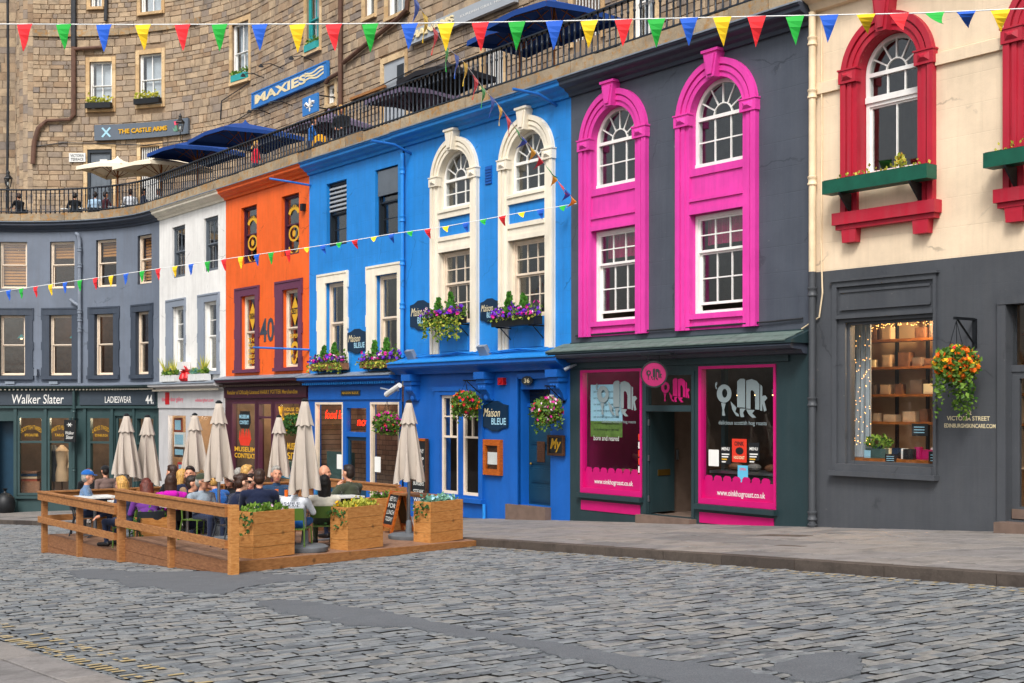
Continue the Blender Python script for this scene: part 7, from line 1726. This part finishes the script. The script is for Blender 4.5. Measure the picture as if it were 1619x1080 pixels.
# A-board and wall chalkboard
X, y = at(628, 22.9); z = zR(y) if X > XS else zL(y); AR = math.radians(-62); t = thing('sandwich_board', 'wooden A-frame chalkboard standing on the deck behind the planters', 'sign', S(X, y, z), AR)
for s, m_ in ((1, 'front'), (-1, 'back')):
    Ms = Matrix.Translation((0, -.02*s, .74)) @ Matrix.Rotation(s*-.26, 4, 'X') @ Matrix.Translation((0, 0, -.74))
    p = MB().box(-.2, .2, -.012, .012, .14, .68).xf(Ms).build('chalk_panel', 'black_board', t, None)
    for a in ((-.25, -.2), (.2, .25)): MB().box(a[0], a[1], -.02, .02, .0, .74).xf(Ms).build('leg', 'frame_wood', t, None)
    for a in ((.09, .14), (.68, .74)): MB().box(-.2, .2, -.018, .018, *a).xf(Ms).build('cross_bar', 'frame_wood', t, None)
    if s == 1:
        for q, s_ in enumerate(('SEE YOU', 'FOR', 'LUNCH', 'TODAY')):
            vs, fs = glyphs(s_, .01); m = MB().add([(-.16+.32*u, -.0145, .56-q*.12+.08*v) for u, v in vs], fs); m.xf(Ms).build('chalk_writing', 'chalk', t, None)['kind'] = 'stuff'
x0, x1, z0, z1 = FX(658), FX(680), FZ(672, 782), FZ(672, 697); t = thing('wall_chalkboard', 'tall wooden framed chalkboard on the blue wall behind the lone parasol', 'sign', W((x0+x1)/2, 0, z0))
MB().box(x0, x1, -.13, -.09, z0, z1).build('chalk_panel', 'black_board', t)
for a in ((x0-.06, x0, z0-.06, z1+.06), (x1, x1+.06, z0-.06, z1+.06)): MB().box(a[0], a[1], -.15, -.08, a[2], a[3]).build('frame_side', 'dark_wood', t)
for a in ((z0-.06, z0), (z1, z1+.06)): MB().box(x0, x1, -.148, -.08, *a).build('frame_rail', 'frame_wood', t)
for q, s_ in enumerate(('TODAY', 'SOUP', 'OF THE DAY', 'HAGGIS', 'BURGERS', 'STEAK', 'WINE', 'BEER')): letters('chalk_writing', s_, x0+.08, x1-.08, z1-.3-q*.2, z1-.2-q*.2, -.134, 'chalk', t, .01)
X, y = at(660, 22.4); t = thing('ledge_table', 'small pale wooden ledge table beside the lone parasol pole', 'table', S(X, y, zR(y)), SROT); MB().box(-.5, .35, -.2, .2, .7, .735).build('table_top', 'timber', t, None); MB().lathe([(.03, 0), (.03, .7)], (-.3, 0, 0), 8).build('leg', 'steel', t, None); MB().lathe([(.03, 0), (.03, .7)], (.2, .05, 0), 8).build('leg', 'steel', t, None)
X, y = at(538, 20.3); t = thing('shoulder_bag', 'dark red bag on the deck beside the second planter', 'bag', S(X, y, zR(y))); MB().ell((0, 0, .15), (.12, .09, .15), 0, 12, 8).build('body', 'terracotta', t, None, smooth=True); MB().tube([(-.08, 0, .25), (-.04, 0, .4), (.04, 0, .4), (.08, 0, .25)], .01, 6).build('strap', 'dark_wood', t, None)
X, y = gnd(-2, 812); t = thing('bin_bag', 'black sack against the teal shopfront at the left edge', 'bag', S(FX(8, -.5), -.5, -2.75)); t.location = W(FX(8, -.6), -.6, -2.72); MB().ell((0, 0, .42), (.38, .36, .45), 0, 14, 9).lathe([(.1, .82), (.04, .92), (.1, 1.02)], (0, 0, 0), 10).build('sack', 'letter_black', t, None, smooth=True)
# ================================================================== people
_b = bmesh.new(); bmesh.ops.create_icosphere(_b, subdivisions=2, radius=1); ICO_V = np.array([v.co[:] for v in _b.verts]); ICO_F = np.array([[v.index for v in f.verts] for f in _b.faces]); _b.free()
plain('skin', 'C98F72', .5, .08, 6, .1, 60); plain('skin_pale', 'DCA88C', .5, .08, 6, .1, 60); plain('eye_dark', '2A1C18', .3, .05); plain('lips', 'A85A50', .5, .05); plain('shoe_dark', '1E1C1C', .5, .1); plain('shoe_white', 'C8C8C4', .6, .1)
for n_, c_ in dict(cl_navy='131C36', cl_black='16171A', cl_white='D2D6DC', cl_cream='D8D2C2', cl_grey='8A97A2', cl_olive='3A4030', cl_magenta='B40E9A', cl_purple='6A3488', cl_blue='1E5EA8', cl_puffer='1673A8', cl_gilet='25405E', cl_brown='6E5A54', cl_red='D01832', cl_steel='5E7898', cl_jeans='232C44', cl_dark='1F1F24', cl_tan='8C7258', cl_lightblue='9CB8D0', cl_maroon='40161E', cl_yellow='D89A14').items(): plain(n_, c_, .85, .16, 5, .5, 26, spec=.2, sheen=.15)
for n_, c_ in dict(hair_black='16110E', hair_brown='3A241A', hair_blonde='C99A52', hair_grey='9A968E', hair_red='5E2416', hair_dark='241812').items():
    t_ = NT(n_); c_ = lin(c_); t_.bsdf(t_.mix(t_.ramp(t_.noise(1, 4, .6, stretch=(60, 60, 9)), .35, .7), [x*.5 for x in c_], [min(1, x*1.4) for x in c_]), .45, t_.bump(t_.noise(1, 3, .6, stretch=(90, 90, 12)), .7, .01), .4)
def blob(sph, voxel, smooth=4):
    """one closed skin grown over overlapping ellipsoids"""
    V = []; F = []; n = 0
    for c, r in sph: V.append(ICO_V*np.array(r)+np.array(c)); F.append(ICO_F+n); n += len(ICO_V)
    me = bpy.data.meshes.new('b'); me.from_pydata(np.concatenate(V).tolist(), [], np.concatenate(F).tolist())
    o = bpy.data.objects.new('b', me); COL.objects.link(o)
    m = o.modifiers.new('r', 'REMESH'); m.mode = 'VOXEL'; m.voxel_size = voxel
    s = o.modifiers.new('s', 'SMOOTH'); s.iterations = smooth; s.factor = .5
    dg = bpy.context.evaluated_depsgraph_get(); dg.update(); out = bpy.data.meshes.new_from_object(o.evaluated_get(dg))
    bpy.data.objects.remove(o); bpy.data.meshes.remove(me); return out
def person(label, loc, rz, sc=1., pose='sit', top='cl_navy', legs='cl_jeans', skin='skin', hair='hair_brown', style='short', lean=0., turn=0., nod=0., arms=('table', 'table'), sleeve=True, shoes='shoe_dark', bulk=1.08, capc=None, shades=False, voxel=.013, group=None, scarf=None, back_text=None, hood=False, bare_legs=False, kz=1., low=0.):
    t = thing('person', label, 'person', loc, rz, group); sp = []; lab = []; HS = 1.1 if pose == 'sit' else 1.04
    st = pose == 'stand'; z0 = .42 if st else 0.
    z0 -= low; piv = Vector((0, 0, .53+z0)); Rl = Matrix.Rotation(-lean, 4, 'X')
    def up(p): return piv+(Rl @ (Vector((p[0], p[1], .53+(min(p[2], 1.0)-.53)*kz+max(0, p[2]-1.0)+z0))-piv))
    def add(c, r, l): sp.append((tuple(c), (r, r, r) if not isinstance(r, tuple) else r)); lab.append(l)
    def chain(a, b, r0, r1, l, n=6):
        a, b = Vector(a), Vector(b)
        for i in range(n+1): u = i/n; add(a.lerp(b, u), r0+(r1-r0)*u, l)
    k = bulk
    add(up((0, -.01, .54)), (.165, .125, .12), 'legs'); add(up((0, .0, .64)), (.152*k, .115*k, .12), 'top'); add(up((0, .0, .76)), (.152*k, .112*k, .13), 'top'); add(up((0, .0, .88)), (.17*k, .118*k, .14), 'top'); add(up((0, -.005, .97)), (.155*k, .1*k, .09), 'top')
    chain(up((-.15, 0, 1.0)), up((.15, 0, 1.0)), .068*k, .068*k, 'top', 6); chain(up((0, -.005, 1.0)), up((0, .01, 1.07)), .07, .06, 'top', 3)
    chain(up((0, 0, 1.05)), up((0, .025, 1.17)), .054, .05, 'skin', 4)
    hd = up((0, .035, 1.235)); Hr = Matrix.Rotation(turn, 3, 'Z') @ Matrix.Rotation(-nod-lean*.4, 3, 'X') @ Matrix.Scale(HS, 3)
    def H(p): return hd+Hr @ Vector(p)
    def hadd_(c, r, l): add(c, tuple(x*HS for x in r), l)
    hadd_(H((0, -.005, .025)), (.077, .092, .105), 'skin'); hadd_(H((0, .03, -.05)), (.056, .058, .065), 'skin'); hadd_(H((0, .04, -.085)), (.036, .035, .03), 'skin'); hadd_(H((0, .093, -.012)), (.013, .02, .022), 'skin'); hadd_(H((0, .083, .01)), (.012, .014, .03), 'skin'); hadd_(H((0, .07, .035)), (.05, .022, .015), 'skin')
    for s in (-1, 1): hadd_(H((s*.08, -.005, 0)), (.014, .024, .032), 'skin'); hadd_(H((s*.038, .06, -.025)), (.025, .025, .025), 'skin')
    hands = []
    for s, am in zip((-1, 1), arms):
        sh_ = up((s*.185*k, 0, 1.0))
        if am == 'table': el, wr = up((s*.27, .12, .77)), up((s*.12, .37, .80))
        elif am == 'lap': el, wr = up((s*.26, .03, .74)), up((s*.1, .27, .64))
        elif am == 'chin': el, wr = up((s*.22, .24, .80)), up((s*.07, .2, 1.02))
        elif am == 'rail': el, wr = up((s*.32, .05, .78)), up((s*.5, .2, .74))
        else: el, wr = up((s*.24, -.03, .74)), up((s*.23, .06, .52))
        chain(sh_, el, .058*k, .046*k, 'top', 6); chain(el, wr, .046*k if sleeve else .04, .032, 'top' if sleeve else 'skin', 7)
        d = (wr-el).normalized(); pc = wr+d*.05; chain(wr, pc, .028, .034, 'skin', 3); hands.append((pc, d, s))
    for s in (-1, 1):
        if st: hp, kn, an, toe = Vector((s*.09, 0, .92)), Vector((s*.1, .03, .5)), Vector((s*.1, -.02, .09)), Vector((s*.12, .14, .045))
        else: hp, kn, an, toe = Vector((s*.095, .02, .52-low)), Vector((s*.13, .43, .53-low)), Vector((s*.13, .40, .1)), Vector((s*.14, .55, .045))
        ll = 'legs'; chain(hp, kn, .088, .064, ll, 7); chain(kn, an, .06, .042, 'skin' if bare_legs else ll, 7); chain(an+Vector((0, -.03, -.045)), toe, .046, .036, 'shoe', 5)
    if hood: chain(up((-.07, -.09, 1.04)), up((.07, -.09, 1.04)), .06, .06, 'top', 4)
    if scarf: chain(up((-.06, .03, 1.07)), up((.06, .04, 1.06)), .055, .055, 'scarf', 4)
    sp = [((c[0]*sc, c[1]*sc, c[2]*sc), (r[0]*sc, r[1]*sc, r[2]*sc)) for c, r in sp]
    me = blob(sp, voxel); names = ['skin', 'top', 'legs', 'shoe', 'eye', 'lip', 'scarf']; mats = [skin, top, legs, shoes, 'eye_dark', 'lips', scarf or top]
    me.materials.clear()
    for m in mats: me.materials.append(M_[m])
    nf = len(me.polygons); cen = np.empty(nf*3); me.polygons.foreach_get('center', cen); cen = cen.reshape(-1, 3); best = np.full(nf, 9.); idx = np.zeros(nf, int)
    for (c, r), l in zip(sp, lab):
        d = (np.linalg.norm((cen-np.array(c))/np.array(r), axis=1)-1)*min(r); q = d < best; best[q] = d[q]; idx[q] = names.index(l)
    for s in (-1, 1):
        e = np.array(H((s*.032, .082, .018)))*sc; idx[(np.linalg.norm(cen-e, axis=1) < .013*sc)] = 4
    e = np.array(H((0, .09, -.06)))*sc; q = (cen-e) @ np.array(Hr)/HS/HS; idx[(abs(q[:, 0]) < .024*sc) & (abs(q[:, 2]) < .008*sc) & (abs(q[:, 1]) < .03*sc)] = 5
    me.polygons.foreach_set('material_index', idx.astype(np.int32)); me.polygons.foreach_set('use_smooth', [True]*nf)
    # fingers, rooted in the palm
    bm = bmesh.new(); bm.from_mesh(me); fm = MB()
    for pc, d, s in hands:
        q = d.cross(Vector((0, 0, 1))); q = q.normalized() if q.length > .1 else Vector((1, 0, 0)); nrm_ = q.cross(d).normalized(); dn = -nrm_ if nrm_.z > 0 else nrm_
        for f in range(4):
            b0 = pc+q*(-.027+.018*f)+d*.015; L_ = (.07, .08, .075, .058)[f]; fm.tube([b0*sc, (b0+d*L_*.5+dn*.006)*sc, (b0+d*L_*.85+dn*.026)*sc, (b0+d*L_*.9+dn*.04)*sc], [.0095*sc, .009*sc, .008*sc, .006*sc], 6)
        b0 = pc-q*.028*s-d*.02; fm.tube([b0*sc, (b0-q*.02*s+d*.03+dn*.01)*sc, (b0-q*.018*s+d*.055+dn*.022)*sc], [.011*sc, .01*sc, .007*sc], 6)
    vs = [bm.verts.new(p) for p in fm.v]
    for f in fm.f: bm.faces.new([vs[i] for i in f]).smooth = True
    bm.to_mesh(me); bm.free(); me.name = 'body'
    o = bpy.data.objects.new('body', me); COL.objects.link(o); o.parent = t
    # hair
    hs_ = []
    def hadd(c, r): hs_.append((tuple(H(c)*sc), (r[0]*sc*HS, r[1]*sc*HS, r[2]*sc*HS)))
    if style != 'bald':
        hadd((0, -.018, .05), (.083, .094, .094)); hadd((0, -.045, 0), (.08, .07, .09)); hadd((0, .03, .1), (.06, .05, .035))
        if style in ('long', 'bob', 'fluffy'):
            n = {'long': 7, 'bob': 5, 'fluffy': 5}[style]; w = 1.35 if style == 'fluffy' else 1.
            for i in range(n): z = .02-.04*i; hadd((0, -.06-.004*i, z), (.078*w*(1-.055*i), .045*w*(1-.06*i), .05)); [hadd((s*.07, -.025-.005*i, z), (.026*w, .04*w, .045)) for s in (-1, 1)]
        if style == 'bun': hadd((0, -.1, .075), (.045, .042, .042)); hadd((.0, -.07, .06), (.05, .05, .05))
        if style == 'pony':
            for i in range(6): hadd((0, -.1-.012*i, .03-.035*i), (.03, .028, .03))
        hm = blob(hs_, .012, 3); hm.materials.clear(); hm.materials.append(M_[hair]); hm.polygons.foreach_set('use_smooth', [True]*len(hm.polygons)); hm.name = 'hair'; o2 = bpy.data.objects.new('hair', hm); COL.objects.link(o2); o2.parent = t
    if capc:
        m = MB()
        for i in range(7):
            u = i/6*PI/2
            for j in range(18): a = 2*PI*j/18; m.v.append((.091*math.cos(u)*math.cos(a), -.008+.106*math.cos(u)*math.sin(a), .055+.085*math.sin(u)))
        m.f = [(i*18+j, i*18+(j+1) % 18, (i+1)*18+(j+1) % 18, (i+1)*18+j) for i in range(6) for j in range(18)]; n = len(m.v)
        B_ = [(.07*math.cos(PI*j/8), .07+.085*math.sin(PI*j/8), .052-.012*math.sin(PI*j/8)) for j in range(9)]; m.v += B_+[(a, b, c-.008) for a, b, c in B_]; m.f += [tuple(range(n, n+9)), tuple(range(n+17, n+8, -1))]+[(n+i, n+9+i, n+10+i, n+1+i) for i in range(8)]; m.m = [0]*len(m.f)
        m.v = [tuple(H(p)*sc) for p in m.v]; m.build('cap', capc, t, None, smooth='all')
    if shades:
        m = MB().box(-.062, -.006, .094, .106, .0, .035).box(.006, .062, .094, .106, .0, .035).box(-.08, .08, .09, .098, .025, .033).box(-.084, -.078, 0, .095, .02, .03).box(.078, .084, 0, .095, .02, .03); m.v = [tuple(H(p)*sc) for p in m.v]; m.build('sunglasses', 'letter_black', t, None)
    if back_text:
        def bk_(x, y, z, o=t):
            p = up((x, -math.sqrt(max(0, 1-(x/.21)**2))*.128*k-.004, z))*sc; c, s = math.cos(rz), math.sin(rz); return (loc[0]+p.x*c-p.y*s, loc[1]+p.x*s+p.y*c, loc[2]+p.z)
        for q, s_ in enumerate(back_text):
            o = letters('shirt_print', s_, -.12, .12, .93-q*.06, .975-q*.06, 0, 'cl_navy', t, .01, mp=bk_)
            c, s = math.cos(-rz), math.sin(-rz)
            for v in o.data.vertices: x, y = v.co.x, v.co.y; v.co.x, v.co.y = x*c-y*s, x*s+y*c
    return t
def sit(label, px, py, Z, yaw_, ch='g', **kw):
    X, y = at(px, Z); z = deckz(X, y); hz = EYE+(HY-py)/FP*Z-z; ln = kw.get('lean', 0.); sc = 1.; low = .105
    kz = max(.7, min(1., ((hz/sc-.53+low)/math.cos(ln)-.26)/.47)); rz = math.radians(yaw_); q = .53-low+(.47*kz+.26)*math.cos(ln); sc = max(.92, min(1.05, hz/q))
    sx_, sy_ = -math.sin(rz), math.cos(rz); p = S(X, y, z); h = (.47*kz+.2)*math.sin(ln)*sc
    p = (p[0]-sx_*h, p[1]-sy_*h, z); X2, y2 = toS(p[0], p[1]); p = (p[0], p[1], deckz(X2, y2)+.001)
    person(label, p, rz, sc, kz=kz, low=low, **kw)
    if ch: chair(ch, 'metal chair under the '+' '.join(label.split(',')[0].split()[:11]), X2, y2, rz)
sit('person in a dark navy jumper seen from behind, short brown hair, beside the ivy planter', 410, 754, 19.2, 8, top='cl_navy', hair='hair_brown', bulk=1.2)
sit('person in a white printed T-shirt seen from behind beside the tall parasol', 466, 766, 19.35, -6, top='cl_white', legs='cl_blue', hair='hair_brown', style='short', sleeve=False, back_text=('NIKE', 'TRAIL'), lean=.12, nod=.25, bare_legs=True)
sit('person in a blue gilet with grey hair, smiling, facing the street', 437, 748, 21.1, 190, top='cl_gilet', hair='hair_grey', skin='skin', turn=.25, legs='cl_dark', ch='d')
sit('person in a navy top with hair in a bun and sunglasses, turned right', 379, 761, 19.6, -55, top='cl_navy', hair='hair_brown', style='bun', shades=True, skin='skin_pale', lean=.18, ch='d')
sit('person in red with dark hair and sunglasses, facing the street', 398, 760, 20.9, 160, top='cl_red', hair='hair_dark', style='bob', shades=True, skin='skin_pale', ch='d')
sit('person in a dark coat with bright blonde hair, turned right', 388, 746, 22.0, -70, top='cl_black', hair='hair_blonde', style='bob', skin='skin_pale', ch='d')
sit('person in a bright blue puffer jacket, bald, behind the woman in white', 510, 746, 22.4, -95, top='cl_puffer', style='bald', bulk=1.25, ch='d')
sit('person in a cream top with long dark hair, seen from behind', 513, 763, 20.0, 10, top='cl_cream', hair='hair_black', style='long', legs='cl_olive', skin='skin_pale', arms=('table', 'chin'))
sit('person in an olive jacket with short dark hair, in profile facing left', 553, 746, 21.4, 55, top='cl_olive', hair='hair_dark', legs='cl_jeans', arms=('chin', 'table'), bulk=1.2)
sit('person in a grey fleece and grey cap, looking right', 318, 760, 20.6, -130, top='cl_grey', hair='hair_grey', capc='cl_olive', turn=.5, shades=True, bulk=1.15, arms=('lap', 'lap'))
sit('person in a blue jacket leaning forward behind the grey fleece', 338, 758, 22.2, 60, top='cl_blue', hair='hair_blonde', lean=.35, bulk=1.15, ch='d')
sit('person in a tan cap and black coat beyond the blue jacket', 364, 757, 22.8, 170, top='cl_black', hair='hair_brown', style='bob', capc='cl_tan', ch='d')
sit('person in a black jacket with dark hair between magenta and grey', 301, 763, 21.9, -80, top='cl_black', hair='hair_dark', ch='d')
sit('person in a navy jacket with tousled dark hair under the parasol', 301, 747, 23.6, 180, top='cl_navy', hair='hair_dark', style='short', ch='d')
sit('person in a magenta jacket with long brown hair, seen from behind', 270, 760, 21.9, 15, top='cl_magenta', hair='hair_brown', style='bob', hood=True, bulk=1.2, ch='d')
sit('person in a black coat with short brown hair, turned away at the white shop', 274, 743, 24.0, 60, top='cl_black', hair='hair_brown', ch='d')
sit('person in a purple top with auburn hair, bent low behind the rail', 232, 767, 21.7, 25, top='cl_purple', hair='hair_red', style='fluffy', lean=.3, nod=.2, ch='d')
sit('person in a navy top with fluffy fair hair, hand on the rail', 195, 763, 21.9, 70, top='cl_jeans', hair='hair_blonde', style='fluffy', lean=.25, arms=('rail', 'rail'), sleeve=True, ch='g')
sit('person in a steel blue shirt and blue cap, at the left table', 136, 753, 23.9, -75, top='cl_steel', hair='hair_grey', capc='cl_blue', ch='d')
sit('person in a dark coat with a pale patterned headscarf behind the navy bun', 377, 746, 23.2, -20, top='cl_dark', hair='hair_grey', style='bob', skin='skin_pale', ch='d')
sit('person in a tan coat with long fair hair beside the white shop doorway', 286, 752, 23.7, -60, top='cl_tan', hair='hair_blonde', style='long', skin='skin_pale', ch='d')
def stand(label, px, py, Z, yaw_, **kw):
    X, y = at(px, Z); z = gz(X)+.005+(PV if y > kerb_y(X) else 0); hz = EYE+(HY-py)/FP*Z-z; person(label, S(X, y, z), math.radians(yaw_), max(.85, min(1.05, hz/1.66)), 'stand', **kw)
stand('person standing in a brown jumper and dark cap, seen from behind', 167, 745, 27.0, 40, top='cl_brown', legs='cl_dark', hair='hair_dark', capc='cl_black', arms=('hang', 'hang'))
stand('person standing in a black coat with red hair and a dark scarf', 140, 749, 28.0, 200, top='cl_black', legs='cl_dark', hair='hair_red', style='bob', skin='skin_pale', scarf='cl_black', arms=('hang', 'hang'))
# people up on the terrace
def up_there(label, px, y, yaw_, pose='stand', py=None, **kw):
    X = FX(px, y); p = W(X, y, TZ+(.0 if pose == 'stand' else 0)); person(label, p, math.radians(yaw_), kw.pop('sc', .97), pose, voxel=.02, **kw)
    if pose == 'sit':
        t = dup(CH['d'], None, Vector((p[0], p[1], TZ+.001)), math.radians(yaw_)); t['label'] = 'dark terrace chair under the '+' '.join(label.split()[:10]); t['group'] = 'terrace chairs'
up_there('person in a red vest with blonde hair and a rucksack on the terrace', 404, 1.0, -60, top='cl_red', hair='hair_blonde', style='pony', legs='cl_jeans', arms=('hang', 'lap'), sleeve=False)
up_there('person in a blue jacket leaning on the terrace railing', 490, .75, -80, top='cl_blue', hair='hair_brown', legs='cl_jeans', arms=('lap', 'table'), sleeve=True, lean=.15)
up_there('person in black with fair hair at the terrace railing', 540, .8, 170, top='cl_black', hair='hair_blonde', style='fluffy', legs='cl_dark', arms=('lap', 'lap'))
bp = thing('rucksack', 'large yellow and navy rucksack between the two people at the railing', 'bag', W(FX(506, .6), .6, TZ+.35)); MB().ell((0, 0, .35), (.24, .18, .34), 0, 14, 10).build('body', 'cl_yellow', bp, None, smooth=True); MB().ell((0, -.16, .28), (.16, .07, .18), 0, 10, 8).build('pocket', 'cl_navy', bp, None, smooth=True)
for i, (px, yy, top, hr, yw, lb) in enumerate(((30, .9, 'cl_black', 'hair_brown', 60, 'person in black seated at the far left of the terrace'), (118, .9, 'cl_black', 'hair_dark', 30, 'person in a dark jumper seated left of the pub door'), (150, .9, 'cl_lightblue', 'hair_dark', 10, 'person in a pale blue shirt seated below the pub door'), (166, 1.0, 'cl_maroon', 'hair_dark', -40, 'person in maroon seated beside the pale blue shirt'), (206, .9, 'cl_white', 'hair_brown', 20, 'person in white seated under the cream parasols'), (226, 1.1, 'cl_navy', 'hair_dark', -60, 'person in navy seated right of the one in white on the terrace'), (252, 1.5, 'cl_cream', 'hair_grey', 150, 'person in cream seated under the larger cream parasol'))):
    up_there(lb, px, yy, yw, 'sit', top=top, hair=hr, legs='cl_dark', sc=.95)

# ================================================================== bunting
BC = {'r': 'bunting_red', 'g': 'bunting_green', 'b': 'bunting_blue', 'y': 'bunting_yellow'}
def bunting(label, path, flags, w, h, rz_j=.1, seed=1, cw=.006):
    """path: (px, py, depth); flags: (px, colour[, furl])"""
    r = random.Random(seed); P = [Vector(wp(*p)) for p in path]; t = thing('bunting', label, 'bunting', P[0]); pxs = [p[0] for p in path]; up_ = pxs[-1] > pxs[0]
    def pos(px):
        for i in range(len(path)-1):
            a, b = pxs[i], pxs[i+1]
            if min(a, b)-.01 <= px <= max(a, b)+.01:
                u = (px-a)/(b-a); q = P[i].lerp(P[i+1], u); return q, (P[i+1]-P[i]).normalized()*(1 if up_ else -1)
        return P[-1], (P[-1]-P[-2]).normalized()
    n = len(P); m = MB(); pts = []
    for i in range(n-1):
        for q in range(4): pts.append(P[i].lerp(P[i+1], q/4))
    pts.append(P[-1]); MB().tube(pts, cw, 5).build('cord', 'cord_white', t, ident)
    for fl in flags:
        q, d = pos(fl[0]); f = fl[2] if len(fl) > 2 else 0.; hh = h*(1-f)*r.uniform(.94, 1.05); side = d.cross(Vector((0, 0, 1))).normalized(); bl_ = r.uniform(-.12, .12)+f*.9*r.choice((-1, 1)); sw_ = r.uniform(-.12, .12)+f*.9
        m = MB(); k = 5; th = .0015
        for i in range(k+1):
            u = i/k; c = q+Vector((0, 0, -hh*u*(1-.2*f*u)))+side*(bl_*h*u*u+.015*math.sin(u*5+r.random()))+d*(sw_*h*u*u*.5); ww = w/2*(1-u)+.001
            for s in (-1, 1):
                e = c+d*s*ww+side*.012*math.sin(u*4+s); m.v += [tuple(e+side*th), tuple(e-side*th)]
        for i in range(k): a = 4*i; m.f += [(a, a+2, a+6, a+4), (a+1, a+5, a+7, a+3), (a, a+4, a+5, a+1), (a+2, a+3, a+7, a+6)]
        m.m = [0]*len(m.f); m.build('flag', BC[fl[1]], t, ident)
seq = 'rgby'
bunting('long upper string of large bunting flags across the top of the photo', [(-25, 38, 15.4), (200, 39, 15.2), (500, 38, 14.9), (700, 36.5, 14.7), (900, 33, 14.5), (1150, 27, 14.2), (1450, 21, 13.9), (1660, 12, 13.7)],
        [(x, seq[i % 4], {1370: .4, 1422: .3, 1478: .45, 1528: .5, 1582: .25}.get(x, 0)) for i, x in enumerate((40, 102, 165, 227, 290, 349, 412, 471, 528, 586, 648, 705, 760, 818, 877, 932, 987, 1039, 1090, 1142, 1197, 1258, 1312, 1370, 1422, 1478, 1528, 1582))], .2, .31, seed=2, cw=.007)
cols2 = 'bgry'
bunting('lower string of small bunting flags crossing the grey, white, orange and blue fronts', [(-30, 466, 33.5), (14, 459, 33.2), (176, 436, 31.8), (277, 421, 31), (381, 406, 30.2), (511, 388, 29.3), (619, 370, 28.6), (705, 358, 28.1), (825, 336, 27.5), (912, 322, 27.1)],
        [(x, cols2[i % 4], .45 if x > 480 and i % 2 else (.2 if x > 480 else 0)) for i, x in enumerate((14, 35, 58, 82, 105, 128, 152, 176, 200, 226, 251, 277, 303, 329, 355, 381, 407, 430, 457, 486, 511, 537, 562, 592, 619, 649, 677, 705, 737, 765, 795, 825, 855, 890))], .175, .27, seed=3, cw=.008)
bunting('steep string of bunting flags running from the top down to the slate wall', [(650, -14, 15.5), (668, 18, 16.2), (704, 72, 18), (735, 100, 19.8), (763, 138, 21.2), (790, 168, 22.6), (822, 212, 24), (850, 245, 25), (880, 284, 26), (912, 321, 27.1)],
        [(657, 'b'), (671, 'y'), (686, 'r'), (704, 'g'), (720, 'b'), (735, 'y'), (751, 'r'), (763, 'g'), (777, 'b'), (790, 'y'), (802, 'r'), (816, 'g', .4), (828, 'b', .5), (842, 'y', .3), (854, 'r', .5), (866, 'g', .5), (876, 'y', .4), (886, 'r', .4), (896, 'b', .5), (906, 'y', .5)], .3, .36, seed=4, cw=.006)
